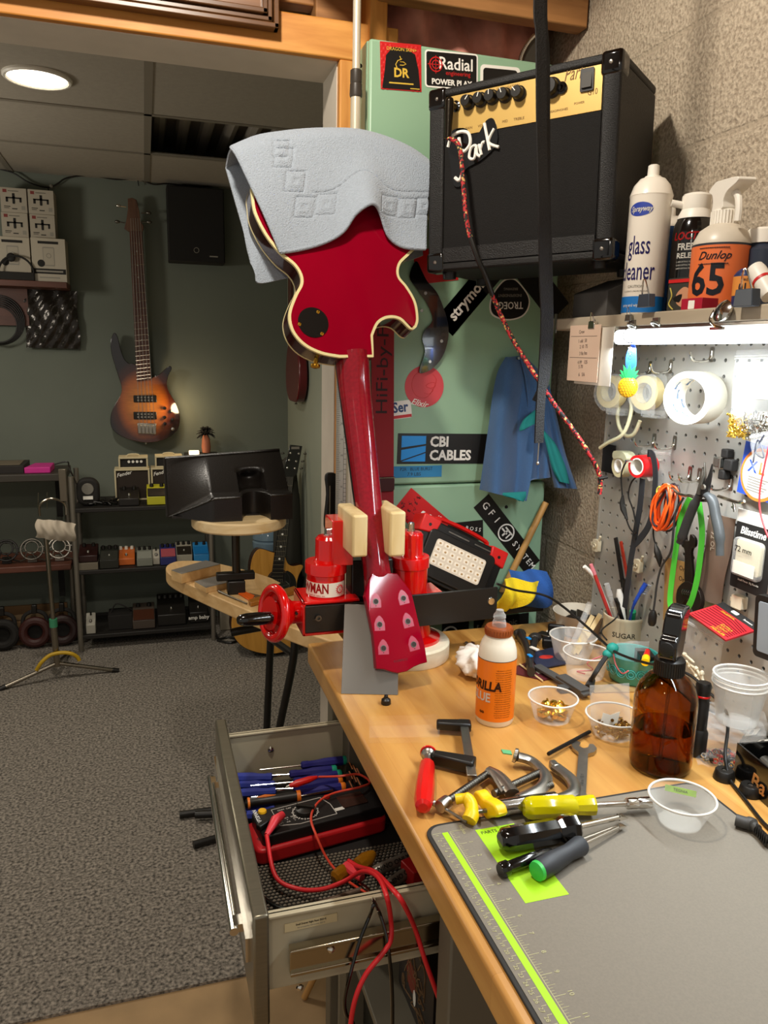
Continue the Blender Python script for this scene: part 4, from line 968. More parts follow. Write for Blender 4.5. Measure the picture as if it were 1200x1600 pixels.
# pedals
def pedal(u0, u1, vt, vb, z, y, col, label, knobs=3, top=None, plate=None, sw=True, rise=.45, word=None, knobcol=None):
    x0, x1 = PY(u0,vb,y).x, PY(u1,vb,y).x; w_ = x1-x0; h_ = PY(u0,vt,y).z-PY(u0,vb,y).z
    z += .0015; d_ = w_*1.45; hf = h_*rise; hb = h_*.88
    t = thing('effects_pedal', label, 'effects pedal', ((x0+x1)/2,y,z), 'effects pedals on the shelves')
    cm = mat('pedal_'+col, col, .4)
    m = MB(); m.add([(x0,y,z),(x1,y,z),(x1,y+d_,z),(x0,y+d_,z),(x0,y,z+hf),(x1,y,z+hf),(x1,y+d_*.55,z+hb*.8),(x0,y+d_*.55,z+hb*.8),(x1,y+d_,z+hb),(x0,y+d_,z+hb)],
        [(0,3,2,1),(0,1,5,4),(4,5,6,7),(7,6,8,9),(1,2,8,6,5),(3,0,4,7,9),(2,3,9,8)])
    part(t, 'body', m, cm, bevel=.003)
    for k in range(knobs):
        kx = x0+w_*(k+.5)/knobs; part(t, 'knob', MB().lathe([(w_*.11,0),(w_*.09,.016),(0,.016)], T(kx,y+d_*.78,z+hb*.9), 12), mat('knob_'+(knobcol or '16130f'), knobcol or '16130f', .4))
    if sw: part(t, 'footswitch', MB().lathe([(.007,0),(.007,.006),(.005,.012),(0,.012)], T((x0+x1)/2,y+d_*.25,z+hf+(hb*.8-hf)*.45), 12), CHR)
    if plate: part(t, 'treadle', MB().add([(x0+.004,y-.001,z+hf+.002),(x1-.004,y-.001,z+hf+.002),(x1-.004,y+d_*.5,z+hb*.8+.002),(x0+.004,y+d_*.5,z+hb*.8+.002),(x0+.004,y-.001,z+hf+.006),(x1-.004,y-.001,z+hf+.006),(x1-.004,y+d_*.5,z+hb*.8+.006),(x0+.004,y+d_*.5,z+hb*.8+.006)], [(0,3,2,1),(4,5,6,7),(0,1,5,4),(1,2,6,5),(2,3,7,6),(3,0,4,7)]), mat('plate_'+plate, plate, .35))
    if word: part(t, 'lettering', MB().text(word, hf*.5, frame(((x0+x1)/2,y-.0008,z+hf*.5), (1,0,0), (0,0,1)), bold=.02), INKW)
    return t
pedal(230,262,761,790, zS[0], FY_+.02, 'b5b02a', 'yellow effects pedal with black treadle in front of the miniature amplifiers', 2, plate='1b1815', sw=False)
pedal(186,218,766,791, zS[0], FY_+.02, '1a1714', 'low black effects pedal in front of the leftmost miniature cabinet', 2)
MID = zS[1]
m = MB(); x0, x1 = PY(122,897,FY_).x, PY(154,897,FY_).x; 
m.box((x0,FY_+.003,MID),(x1,FY_+.11,MID+.035)); solo('pedal_box', m, mat('greige_box','6d6556',.6), 'greige box on the middle shelf left end under a dark red pedal', 'box', bevel=.002)
pedal(123,153,862,884, MID+.036, FY_+.015, '2a120f', 'dark maroon pedal resting on the greige box', 2)
pedal(156,186,858,888, MID, FY_+.006, '24251f', 'dark green-black pedal with silver treadle second on the middle shelf', 3, plate='35352f')
pedal(184,211,857,880, MID, FY_+.05, 'c4642a', 'orange pedal with white knobs on the middle shelf', 3, knobcol='d8d0c0')
pedal(214,239,858,883, MID, FY_+.012, '77796e', 'grey-green pedal right of the orange one', 3, plate='8e8f84', sw=False)
pedal(239,250,856,880, MID, FY_+.03, 'a8a294', 'narrow off-white mini pedal beside the grey-green one', 1)
pedal(251,276,858,886, MID, FY_+.010, '2b2f66', 'navy pedal with a pink name plate on the middle shelf', 3, plate='a8525a', sw=False)
pedal(276,301,851,880, MID, FY_+.03, '9a9484', 'silver-grey pedal with white face next to the blue pedal', 3, plate='2a241e')
pedal(303,327,850,877, MID, FY_+.03, '2f7fb8', 'sky blue pedal at the right end of the middle shelf', 2, plate='1c6ca8', sw=False)
LOW = zS[2]
pedal(135,150,962,993, LOW, FY_+.01, 'a29e92', 'small silver pedal at the left end of the bottom shelf', 1)
m = MB(); x0, x1 = PY(170,990,FY_+.04).x, PY(208,990,FY_+.04).x
LOW += .0015; m.box((x0,FY_+.04,LOW),(x1,FY_+.16,LOW+.075)); m.tube(smooth_path([(x0+.01,FY_+.09,LOW+.07),(x0+.04,FY_+.09,LOW+.12),(x0+.09,FY_+.08,LOW+.10),(x1,FY_+.1,LOW+.07)],5), .004, 6)
solo('power_supply', m, BLKM, 'black box with a looped cable on the bottom shelf', 'power supply', bevel=.004)
pedal(208,243,958,988, LOW, FY_+.02, '4a4038', 'wide bronze pedal with a brown face plate on the bottom shelf', 2, plate='4a2a1c', sw=False)
pedal(247,291,945,982, LOW, FY_+.04, '1d1a17', 'large black multi-knob pedal on the bottom shelf', 5)
pedal(297,325,942,977, LOW, FY_+.05, '191613', 'black pedal with white lettering at the right end of the bottom shelf', 2, word='amp baby')
zw = PY(50,440,4.06).z
ws = thing('wall_shelf', 'dark red-brown wooden shelf on the back wall at the far left', 'shelf', (-.75,4.1,zw-.03))
xr_ = PY(106,440,4.06).x
part(ws, 'board', MB().box((-1.4,4.0,zw-.028), (xr_,4.2,zw)), WALN, bevel=.002)
part(ws, 'bracket', MB().box((PY(40,470,4.15).x-.28,4.16,zw-.20), (PY(43,470,4.15).x,4.2,zw-.028)), WALN)
BOXW = mat('white_carton','a59c8c',.7); 
def carton(u0,u1,vt,vb,z0,lab,y=4.05,h_=None):
    x0, x1 = PY(u0,vb,y).x, PY(u1,vb,y).x; hh = h_ or PY(u0,vt,y).z-PY(u0,vb,y).z
    t = thing('device_carton', lab, 'box', ((x0+x1)/2,y,z0), 'small white cartons on the wall shelf')
    part(t, 'carton', MB().box((x0,y,z0),(x1,y+.12,z0+hh)), BOXW, bevel=.001)
    M = frame((x0,y-.0004,z0), (1,0,0), (0,0,1)); w_ = x1-x0; m = MB(M); m.mat(0)
    m.rbox(w_*.10,hh*.30,.0004,.003,T(w_*.5,hh*.5,0)); m.box((w_*.2,hh*.56,0),(w_*.8,hh*.62,.0004)); m.box((w_*.2,hh*.42,0),(w_*.29,hh*.62,.0004)); m.box((w_*.72,hh*.42,0),(w_*.80,hh*.62,.0004)); m.box((w_*.45,hh*.6,0),(w_*.55,hh*.78,.0004))
    m.box((w_*.12,hh*.16,0),(w_*.32,hh*.18,.0004)); m.box((w_*.12,hh*.22,0),(w_*.36,hh*.25,.0004)); m.box((w_*.42,hh*.13,0),(w_*.62,hh*.17,.0004)); m.mat(1).box((w_*.78,hh*.12,0),(w_*.92,hh*.28,.0004)); m.mat(2).box((w_*.1,hh*.8,0),(w_*.25,hh*.93,.0004)); m.mat(0).box((w_*.3,hh*.86,0),(w_*.7,hh*.88,.0004))
    part(t, 'print', m, [BLKM, INKGR, mat('carton_red','7a2f2a',.6)])
    return hh
hb_ = PY(0,370,4.05).z
h1 = PY(60,296,4.05).z-PY(60,334,4.05).z; z2 = PY(20,370,4.05).z; z1_ = z2+h1+.001
carton(4,45,330,369,z2-.0,'white carton, lower left of the four, printed with a black device',h_=h1); carton(48,87,330,369,z2,'white carton, lower right of the four, printed with a black device',h_=h1)
carton(2,43,290,330,z1_,'white carton stacked upper left of the four',h_=h1); carton(45,85,290,330,z1_,'white carton stacked upper right of the four',h_=h1)
for i,(u0,u1) in enumerate(((-4,50),(52,105))):
    y = 4.04 if i == 0 else 4.02; x0, x1 = PY(u0,440,y).x, PY(u1,440,y).x; hh = z2-zw-.001
    t = thing('shrink_wrapped_box', ('shrink-wrapped white box at the left, partly behind a black dome','shrink-wrapped white box with a black banner at the shelf end')[i], 'box', ((x0+x1)/2,y,zw), 'larger white boxes on the wall shelf')
    part(t, 'carton', MB().box((x0,y,zw),(x1,y+.14,zw+hh)), mat('white_carton_gloss','b1a897',.25), bevel=.001)
    M = frame((x0,y-.0004,zw), (1,0,0), (0,0,1)); w_ = x1-x0; m = MB(M)
    m.box((w_*.2,hh*.87,0),(w_*.8,hh*.93,.0004)); m.mat(1).rbox(w_*.34,hh*.44,.0003,.004,T(w_*.5,hh*.58,0)); m.mat(2).rbox(w_*.30,hh*.38,.0005,.003,T(w_*.5,hh*.58,0)); m.mat(1).torus(hh*.05,.0012,T(w_*.5,hh*.6,.0006)); m.mat(0).lathe([(w_*.11,0),(w_*.11,.0006)], T(w_*.27,hh*.42,0), 24)
    if i: m.mat(0).box((w_*.02,hh*.18,0),(w_*.98,hh*.30,.0005)); m.mat(1).box((w_*.1,hh*.22,.0005),(w_*.9,hh*.26,.0008)); m.mat(1).box((w_*.2,hh*.08,0),(w_*.8,hh*.11,.0005))
    part(t, 'print', m, [BLKM, INKGR, mat('white_carton2','a89f8e',.5)])
x0, x1 = PY(-2,438,4.0).x, PY(54,438,4.0).x; m = MB(); r_ = (x1-x0)/2
m.prism([(x0+r_+r_*math.cos(a*PI/16), zw+.030+.075*math.sin(a*PI/16)**.8) for a in range(17)], -4.02, -4.0, Matrix(((1,0,0,0),(0,0,-1,0),(0,1,0,0),(0,0,0,1)))) if False else None
m.tube([(x0+r_+r_*math.cos(a*PI/16)*.98, 4.01, zw+.032+.075*math.sin(a*PI/16)) for a in range(17)], .005, 8); m.box((x0,4.002,zw),(x1,4.03,zw+.036)); m.ball((x0+.028*2,4.015,zw+.10), (.02,.008,.02))
solo('wire_basket', m, BLKM, 'black arched frame in front of the left shrink-wrapped box', 'basket', bevel=.002)
# anti-static bag hanging below, coil of cable
FOIL = mat('smoky_foil','2a2520',.16,.4,bump=.5,bscale=70)
M, w_, h_ = quad(onY(4.165), (43,452),(128,456),(41,543))
m = MB(M); m.grid(lambda a,b: (w_*a+.004*math.sin(b*7), h_*b, .012*math.sin(PI*a)*math.sin(PI*b)+.003*math.sin(a*17+b*9)+.002*math.sin(a*31-b*23)), 30, 30, .0015)
solo('antistatic_bag', m, FOIL, 'shiny smoky plastic bag hanging under the wall shelf', 'bag')
m = MB()
for k in range(6):
    c = PY(0,500,4.14); m.torus(.115-.006*k, .0035, T(c.x-.01,4.15-.004*k,c.z-.01*k*.4) @ RX(90) , 40, 6)
solo('hanging_cable', m, BLK, 'coiled black cable hanging under the wall shelf at the left edge', 'cable')
# string of bare wires along the ceiling line
m = MB(); pts = [PY(u,v,4.17) for u,v in ((-10,262),(20,270),(45,285),(75,293),(90,287),(105,278),(140,274),(180,280),(215,280),(240,288),(262,287),(300,292),(340,290))]
m.tube(smooth_path(pts,5), .004, 6)
for k in (3,8,10): m.tube([pts[k], pts[k]+V((.004,0,-.03))], .003, 6)
m.mat(1).ball(PY(80,291,4.16), .009, 8)
solo('string_lights', m, [BLK, INKGR], 'thin dark wire of unlit string lights along the top of the back wall', 'string lights')
# wall speaker
t = thing('wall_speaker', 'flat black loudspeaker high on the back wall', 'speaker', (PY(305,350,4.1).x,4.1,PY(305,410,4.1).z))
a, b_ = PY(260,288,4.08), PY(352,412,4.08)
part(t, 'cabinet', MB().box((a.x,4.085,b_.z),(b_.x,4.2,a.z)), BLKM, bevel=.004); part(t, 'grille', MB().box((a.x+.006,4.078,b_.z+.006),(b_.x-.006,4.085,a.z-.006)), mat('speaker_black','171411',.8))
p = PY(307,391,4.078); part(t, 'emblem', MB().torus(.012,.0015, frame(p, (1,0,0), (0,0,1)), 20, 5), INKGR); p = PY(334,401,4.077); part(t, 'name_plate', MB(frame(p, (1,0,0), (0,0,1))).box((-.02,-.003,0),(.02,.003,.0006)), INKGR)
BY = 4.12
def bz(a): return tuple((150+p[0]*.2751, 280+p[1]*.275) for p in a)
burst = bpy.data.materials.new('sunburst_lacquer'); burst.use_nodes = True; nt = burst.node_tree; b = nt.nodes['Principled BSDF']; L = nt.links.new
b.inputs['Roughness'].default_value = .15; b.inputs['Coat Weight'].default_value = .6
tc = nt.nodes.new('ShaderNodeTexCoord'); mp = nt.nodes.new('ShaderNodeMapping'); L(tc.outputs['Object'], mp.inputs[0])
gr = nt.nodes.new('ShaderNodeTexGradient'); gr.gradient_type = 'SPHERICAL'; L(mp.outputs[0], gr.inputs[0])
mp.inputs['Location'].default_value = (0,0,-.19*5.0); mp.inputs['Scale'].default_value = (6.0,2.0,4.3); mp.inputs['Location'].default_value = (0,0,-.80)
wv2 = nt.nodes.new('ShaderNodeTexNoise'); wv2.inputs['Scale'].default_value = 40; wv2.inputs['Detail'].default_value = 4; mq = nt.nodes.new('ShaderNodeMapping'); mq.inputs['Scale'].default_value = (.6,1,3); L(tc.outputs['Object'], mq.inputs[0]); L(mq.outputs[0], wv2.inputs['Vector'])
rp = nt.nodes.new('ShaderNodeValToRGB'); e = rp.color_ramp.elements; e[0].position = 0; e[0].color = srgb('140805'); e[1].position = .75; e[1].color = srgb('e08a2c'); x_ = e.new(.22); x_.color = srgb('4a1c08'); x_ = e.new(.42); x_.color = srgb('b05c16'); L(gr.outputs[0], rp.inputs[0])
mx = nt.nodes.new('ShaderNodeMix'); mx.data_type = 'RGBA'; mx.blend_type = 'MULTIPLY'; mx.inputs[0].default_value = .45; L(rp.outputs[0], mx.inputs[6]); L(wv2.outputs['Fac'], mx.inputs[7]); L(mx.outputs[2], b.inputs['Base Color'])
bc = PY(226,690,BY); bass = thing('bass_guitar', 'sunburst electric bass guitar hanging on the back wall', 'bass guitar', (bc.x,BY,bc.z))
bo = bz([(222,1052),(190,1048),(160,1020),(138,960),(126,905),(110,874),(94,884),(82,930),(90,1000),(118,1090),(145,1175),(140,1225),(108,1280),(84,1340),(86,1405),(125,1450),(200,1482),(290,1497),(375,1484),(440,1450),(472,1402),(475,1335),(455,1275),(418,1215),(402,1165),(412,1115),(430,1078),(422,1062),(396,1075),(362,1108),(328,1124),(305,1126)])
def onb(pts, y=BY): return [(PY(u,v,y).x, PY(u,v,y).z) for u,v in pts]
SW = Matrix(((1,0,0,0),(0,0,-1,0),(0,1,0,0),(0,0,0,1)))       # outlines in x,z; thickness along -y
m = MB(); m.prism(smooth2(onb(bo),3), -(BY+.036), -BY, SW); bb = part(bass, 'body', m, burst, bevel=.010, seg=4)
nkp = onb(bz([(190,296),(263,296),(312,1140),(232,1150)]), BY-.008); m = MB(); m.prism(nkp, -(BY+.02), -(BY-.010), SW)
nkk = part(bass, 'neck', m, wood('rosewood','3c2016','5c3424','Z',8,.45), bevel=.002)
m = MB(); fl_ = MB()
def lp(a, b_, t_): return (a[0]+(b_[0]-a[0])*t_, a[1]+(b_[1]-a[1])*t_)
tl_, tr_, br_, bl_ = nkp; Ls = 1.18
for k in range(1,23):
    f_ = (1-2**(-k/12))*Ls/ (1-2**(-22/12))/Ls*.985
    a, b_ = lp(tl_, bl_, f_), lp(tr_, br_, f_); m.tube([(a[0],BY-.0108,a[1]),(b_[0],BY-.0108,b_[1])], .0012, 5)
tag(part(nkk, 'frets', m, mat('fret_wire','b8ac98',.25,1)), kind=None)
for k, f_ in enumerate((.13,.22,.30,.46,.58,.72)):
    a = lp(lp(tl_,bl_,f_), lp(tr_,br_,f_), .5); part(nkk, 'inlay', MB().lathe([(.004,0),(.004,.001)], frame((a[0],BY-.0098,a[1]), (1,0,0), (0,0,1)), 10), INKGR)
m = MB(); m.prism(onb(bz([(180,110),(205,105),(230,116),(246,180),(254,238),(272,272),(265,298),(188,298),(160,280),(174,225),(181,170)]), BY-.004), -(BY+.012), -(BY-.004), SW)
hd = part(bass, 'headstock', m, wood('headstock_wood','4c3020','6c4a34','Z',8,.4), bevel=.002)
for (u, v, s) in ((172,158,-1),(166,248,-1),(255,192,1),(258,244,1)):
    p = PY(150+u*.275, 280+v*.275, BY); m = MB(); m.cyl(p, p+V((.03*s,0,.002)), .003, n=8); m.ball(p+V((.036*s,0,.003)), (.013,.006,.008), 10)
    part(hd, 'tuner', m, STEELD if v != 158 else CHR)
for v0, v1 in ((1228,1268),(1322,1364)):
    q = onb(bz([(212,v0),(343,v0),(346,v1),(214,v1)]), BY-.006); m = MB(); m.prism(q, -(BY+.01), -(BY-.008), SW)
    pu = part(bass, 'pickup', m, BLK, bevel=.003)
    pm = MB()
    for r_ in (0,1):
        for k in range(5):
            a = lp(lp(q[0],q[1],.2+.15*k), lp(q[3],q[2],.2+.15*k), .3+.4*r_); pm.lathe([(.005,0),(.005,.0015)], frame((a[0],BY-.008,a[1]), (1,0,0), (0,0,1)), 8)
    part(pu, 'pole_pieces', pm, STEEL)
q = onb(bz([(235,1385),(343,1388),(340,1450),(238,1445)]), BY-.008); m = MB(); m.prism(q, -(BY+.01), -(BY-.012), SW)
for k in range(5):
    a = lp(lp(q[0],q[1],.1+.2*k), lp(q[3],q[2],.1+.2*k), .5); m.box((a[0]-.008,BY-.02,a[1]-.025),(a[0]+.008,BY-.011,a[1]+.02))
part(bass, 'bridge', m, STEEL, bevel=.002)
for u, v in ((390,1300),(425,1318),(390,1352),(436,1364),(392,1388),(436,1418)):
    p = PY(150+u*.275, 280+v*.275, BY); part(bass, 'control_knob', MB().lathe([(.009,0),(.008,.016),(0,.017)], frame((p.x,BY,p.z), (1,0,0), (0,0,1)), 14), BLKG if v != 1418 else CHR)
sm = MB()
for k in range(5):
    a = lp(tl_, tr_, .14+.18*k); b_ = lp(q[0], q[1], .1+.2*k); sm.tube([(a[0],BY-.013,a[1]+.06),(b_[0],BY-.017,b_[1])], .0011, 4)
part(bass, 'strings', sm, STEEL)
p = PY(228,690,BY+.015); part(bass, 'strap_pin', MB().cyl(p, p+V((0,0,-.012)), .005, n=10), STEEL)
ZB = .87
PLY = wood('pine_ply', 'c49a60', 'e2bf88', 'Y', 7, .5)
rs = thing('repair_stand', 'long round-ended pine work arm on black tube legs carrying a padded rest', 'work stand', (.2,1.9,0))
bl0 = [PZ(u,v,ZB) for u,v in ((530,1006),(450,978),(370,946),(300,915),(268,899),(259,888),(266,880),(285,876),(330,878),(390,892),(425,903))]
bo_ = [(p.x,p.y) for p in smooth_path(bl0,4)]+[(.372,1.80),(.385,1.50)]
part(rs, 'work_arm', MB().prism(bo_, ZB-.036, ZB), PLY, bevel=.003)
e0, e1 = PZ(340,905,ZB), PZ(500,968,ZB)
gv = MB(); a, b_ = PZ(386,928,ZB), PZ(470,948,ZB); sd = V((b_.y-a.y, a.x-b_.x, 0)).normalized()*.010; gv.prism([(a.x+sd.x,a.y+sd.y),(b_.x+sd.x,b_.y+sd.y),(b_.x-sd.x,b_.y-sd.y),(a.x-sd.x,a.y-sd.y)], ZB, ZB+.0006)
part(rs, 'slot', gv, mat('slot_dark','6e5434',.8))
sc = PZ(370,926,ZB); zd = PY(372,805,sc.y).z
part(rs, 'support_post', MB().cyl((sc.x,sc.y,ZB), (sc.x,sc.y,zd-.03), .0105), mat('dark_tube','3a342c',.3,.8))
m = MB(); m.box((sc.x-.024,sc.y-.018,ZB),(sc.x+.020,sc.y+.018,ZB+.035)); m.box((sc.x-.05,sc.y-.012,ZB+.035),(sc.x+.045,sc.y+.012,ZB+.055)); part(rs, 'post_clamp', m, BLK, bevel=.003)
xl, xr2 = PY(299,808,sc.y).x, PY(447,815,sc.y).x; rd = (xr2-xl)/2
m = MB(); m.lathe([(rd*.97,0),(rd,.004),(rd,.024),(rd*.97,.028)], T((xl+xr2)/2,sc.y+.01,zd-.028), 56)
disc = part(rs, 'round_top', m, wood('disc_ply','d3b27a','ecd5a8','X',7,.5))
# tubular legs
zt0 = ZB-.038
lg = lambda pts: MB().tube(smooth_path(pts,6), .0115, 12)
part(rs, 'leg', lg([(.20,2.06,.70),(.24,2.06,.705),(.33,2.06,.71),(.372,2.06,.68),(.375,2.06,.60),(.335,2.13,.30),(.318,2.15,.10),(.30,2.155,.03),(.25,2.15,.022),(.083,2.115,.022)]), BLK)
part(rs, 'leg', lg([(.36,2.0,.70),(.36,2.02,.83)]), BLK)
part(rs, 'leg', lg([(.34,2.25,.60),(.33,2.28,.30),(.32,2.285,.06),(.29,2.285,.022),(.05,2.282,.022)]), BLK)
p = PZ(305,1273,.03); part(rs, 'foot', MB().cyl(p, p+V((.08,-.015,0)), .012, n=12), BLK)
part(rs, 'cross_tube', MB().tube([(.34,2.25,.60),(.375,2.06,.62)], .011, 10), BLK)
# black padded neck rest: a wedge with a hollow
yb = sc.y+.02
PADM = mat('black_vinyl', '1a1613', .32, bump=.15, bscale=300)
pd = thing('padded_rest', 'black vinyl padded cradle resting on the round wooden top', 'padded rest', (sc.x,yb,zd))
P0 = PY(261,783,yb-.02); Wp = PY(447,800,yb).x-PY(261,800,yb).x; Hp = PY(261,712,yb+.08).z-zd+.005
def padf(a, b):      # a across, b along the front-to-back section: bottom front -> step -> slope -> top back
    x = P0.x+Wp*a
    hol = max(0, 1-((a-.70)/.115)**2)**.5
    step = .42 if a > .34 else .42*max(0, min(1,(a-.02)/.34))
    fr = -.09 if a > .34 else -.09*max(0,(a-.0)/.34)
    if b < .3: t_ = b/.3; y = fr; z = step*t_
    elif b < .45: t_ = (b-.3)/.15; y = fr+(.055)*t_*(1 if a > .34 else max(0,a/.34)); z = step+.012*math.sin(PI*t_)
    else:
        t_ = (b-.45)/.55; y0 = fr+.055*(1 if a > .34 else max(0,a/.34)); y = y0+(.10-y0)*t_; z = step+(1-step)*t_**.9
    fz = max(0, min(1, (.80-z)/.25)); y += .070*hol*fz*fz*(3-2*fz)
    z *= (.90+.12*a)
    return (x, yb+y, zd+Hp*max(z,0))
m = MB(); m.grid(padf, 60, 44)
nb = MB(); 
def padback(a, b): 
    t_ = padf(a,1.0); return (t_[0], t_[1]+.02*math.sin(PI*b/2), t_[2]*(1-b)+(zd)*b)
m.grid(padback, 60, 6)
for a in (0,1):
    col = [padf(a,j/44) for j in range(45)]+[padback(a,j/6) for j in range(1,7)]
    k = len(m.v); m.v += [V(p) for p in col]; m.f.append(tuple(range(k,k+len(col)))); m.m.append(0)
m.box((P0.x+.01,yb-.03,zd),(P0.x+Wp-.01,yb+.10,zd+.004))
part(pd, 'cushion', m, PADM, ang=50)
pp = MB(); pp.tube([padf(i/30,1.0) for i in range(31)], .004, 6); part(pd, 'piping', pp, PADM); pp = MB(); pp.tube([padf(i/20*.36,.3) for i in range(21)], .003, 6); pp.tube([padf(.0,.3+.7*i/20) for i in range(21)], .004, 6)
pp.tube([padf(.34+.25*i/10,.3) for i in range(11)], .003, 6); pp.tube([padf(.81+.19*i/10,.3) for i in range(11)], .003, 6)
part(pd, 'piping', pp, PADM)
# things on the arm
def slab(name, pts, z0, h_, mt_, label, cat, group=None, bevel=.002, top=None):
    q = [PZ(u,v,z0) for u,v in pts]; m = MB(); m.prism([(p.x,p.y) for p in q], z0, z0+h_)
    if top: m.mat(1).prism([(p.x,p.y) for p in q], z0+h_, z0+h_+.0012)
    return solo(name, m, mt_, label, cat, group, bevel=bevel)
GRIT = mat('grey_grit','6f6a62',.85,var=.05,scale=300)
slab('sanding_block', ((268,906),(284,912),(345,896),(322,890)), ZB+.0005, .026, [PLY,GRIT], 'thicker pine sanding block with grey top at the rounded arm end', 'sanding block', 'sanding blocks', top=1)
slab('sanding_block', ((304,917),(322,927),(378,913),(352,905)), ZB+.0005, .014, [PLY,GRIT], 'thinner pine sanding block beside the post clamp', 'sanding block', 'sanding blocks', top=1)
slab('orange_card', ((364,924),(372,921),(398,932),(392,941)), ZB+.0005, .004, mat('orange_card','e2621a',.5), 'folded orange card lying on the pine arm', 'card')
slab('amber_file', ((388,944),(392,949),(466,928),(460,922)), ZB+.0005, .012, mat('amber_plastic','b8742a',.3,trans=.3), 'amber plastic sanding beam lying on the pine arm', 'sanding beam')
m = MB(); m.tube([PZ(342,924,ZB+.004),PZ(360,932,ZB+.004),PZ(386,943,ZB+.004)], [.0035,.002,.0015], 8); solo('needle_file', m, STEELD, 'thin dark needle file near the front edge of the pine arm', 'file')
slab('black_remote', ((430,921),(436,926),(453,919),(446,913)), ZB+.0005, .012, BLKG, 'small black plastic clip on the pine arm behind the crank wheel', 'clip', bevel=.004)
p = PY(322,692,4.10); fg = thing('troll_figurine', 'tiny figure with wild black hair standing behind the padded rest', 'figurine', (p.x,4.1,p.z-.05))
m = MB(); m.lathe([(.020,-.05),(.024,-.02),(.020,.02),(.015,.04),(0,.045)], T(p.x,4.1,p.z), 16); part(fg, 'figure', m, mat('figure_skin','b06a4e',.6))
m = MB()
for k in range(70):
    a = random.random()*6.28; el = random.uniform(-.4,1.4); d_ = V((math.cos(a)*math.cos(el), math.sin(a)*math.cos(el), math.sin(el)))
    q = V((p.x,4.1,p.z+.05)); m.tube([q, q+d_*.032, q+d_*.05+V((0,0,-.012))], [.004,.003,.001], 5)
part(fg, 'hair', m, BLKM)
m = MB(); m.box((p.x-.11,4.05,p.z-.075),(p.x+.06,4.16,p.z-.055)); solo('wall_ledge', m, SHF, 'small dark ledge on the back wall under the figurine', 'shelf')
q = PY(306,698,4.06); m = MB(); m.box((q.x-.035,4.05,p.z-.0545),(q.x+.015,4.075,p.z-.035)); solo('night_light', m, mat('night_glow','fff0d8',.5,emit='ffdca8',es=5), 'small glowing white lamp beside the figurine', 'lamp', bevel=.003)
an = V((0,-math.cos(math.radians(10)),math.sin(math.radians(10)))); ap = PZ(418,1022,.03)
def onA(u, v, off=0):
    return PP(u, v, ap+an*off, an)
AMx = frame(ap, (1,0,0), z=an); AI = AMx.inverted()
def A2(u, v): q = AI @ onA(u, v); return (q.x, q.y)
acg = thing('acoustic_guitar', 'natural-top acoustic guitar with cutaway leaning in the far corner', 'guitar', M=AMx)
SPR = wood('spruce_top','a87428','c48e3c','Y',6,.25,0,.4)
ao = [(403,858),(395,868),(391,885),(391,905),(386,922),(374,940),(364,958),(361,978),(367,998),(385,1014),(416,1022),(446,1018),(470,1003),(480,980),(478,955),(469,936),(464,918),(467,900),(474,886),(470,882),(458,884),(450,880),(446,870),(440,866),(424,862),(412,858)]
out_ = smooth2([A2(*p) for p in ao], 4)
m = MB(); m.prism(out_, -.095, -.003); ab = part(acg, 'body', m, mat('guitar_rim','3a1d10',.25), local=True)
part(ab, 'soundboard', MB().prism(inset(out_,.002), -.003, 0), SPR, local=True, bevel=.0008)
c = A2(438,908); part(ab, 'soundhole', MB().lathe([(.052,0),(.052,.0008)], T(c[0]-.008,c[1],0), 32), BLKM, local=True); part(ab, 'rosette', MB().torus(.056,.003,T(c[0]-.008,c[1],.0005),36,5), BLKM, local=True)
pkg = smooth2([A2(*p) for p in ((447,892),(458,898),(463,912),(459,926),(448,928),(440,920),(446,908))],4); part(ab, 'pickguard', MB().prism(pkg, .0002, .0018), BLKG, local=True)
nq = [A2(445,745),A2(458,745),A2(441,905),A2(423,905)]; m = MB(); m.prism(nq, 0, .012); nk2 = part(acg, 'neck', m, mat('ebony','15100d',.35), local=True, bevel=.002)
fm = MB()
for k in range(1,19):
    f_ = (1-2**(-k/12))/(1-2**(-18/12)); a, b_ = lp(nq[0],nq[3],f_), lp(nq[1],nq[2],f_); fm.tube([(a[0],a[1],.0122),(b_[0],b_[1],.0122)], .0012, 5)
part(nk2, 'frets', fm, mat('fret_wire','b8ac98',.25,1), local=True)
for k, f_ in enumerate((.22,.36,.47,.56,.68,.80)):
    a = lp(lp(nq[0],nq[3],f_), lp(nq[1],nq[2],f_), .5); part(nk2, 'inlay', MB().lathe([(.005,0),(.005,.0006)], T(a[0],a[1],.0122), 10), INKW, local=True)
m = MB(); m.prism([A2(*p) for p in ((453,695),(472,697),(464,740),(458,746),(445,746),(442,738))], -.004, .008); hd2 = part(acg, 'headstock', m, BLKG, local=True, bevel=.002)
for u, v in ((453,708),(466,709),(451,719),(462,721),(448,731),(460,732)):
    a = A2(u,v); part(hd2, 'tuner_post', MB().lathe([(.005,0),(.005,.008),(.003,.009)], T(a[0],a[1],.008), 10), CHR, local=True)
    s_ = -1 if (u < 455) else 1; part(hd2, 'tuner_button', MB().ball((a[0]+s_*.035,a[1],0), (.010,.005,.007), 8), STEELD, local=True)
part(hd2, 'nameplate', MB().rbox(.04,.012,.001,.001,T(A2(461,700)[0],A2(461,700)[1],.008)), mat('plate_pewter','6a655a',.4), local=True)
sm = MB()
for k in range(6):
    a = lp(nq[0],nq[1],.1+.16*k); b_ = A2(420+3*k,960); sm.tube([(a[0],a[1],.0135),(b_[0],b_[1],.01)], .0009, 4)
part(acg, 'strings', sm, STEEL, local=True); part(ab, 'bridge', MB().rbox(.16,.022,.01,.004,T(A2(425,962)[0],A2(425,962)[1],0)), mat('ebony','15100d',.35), local=True)
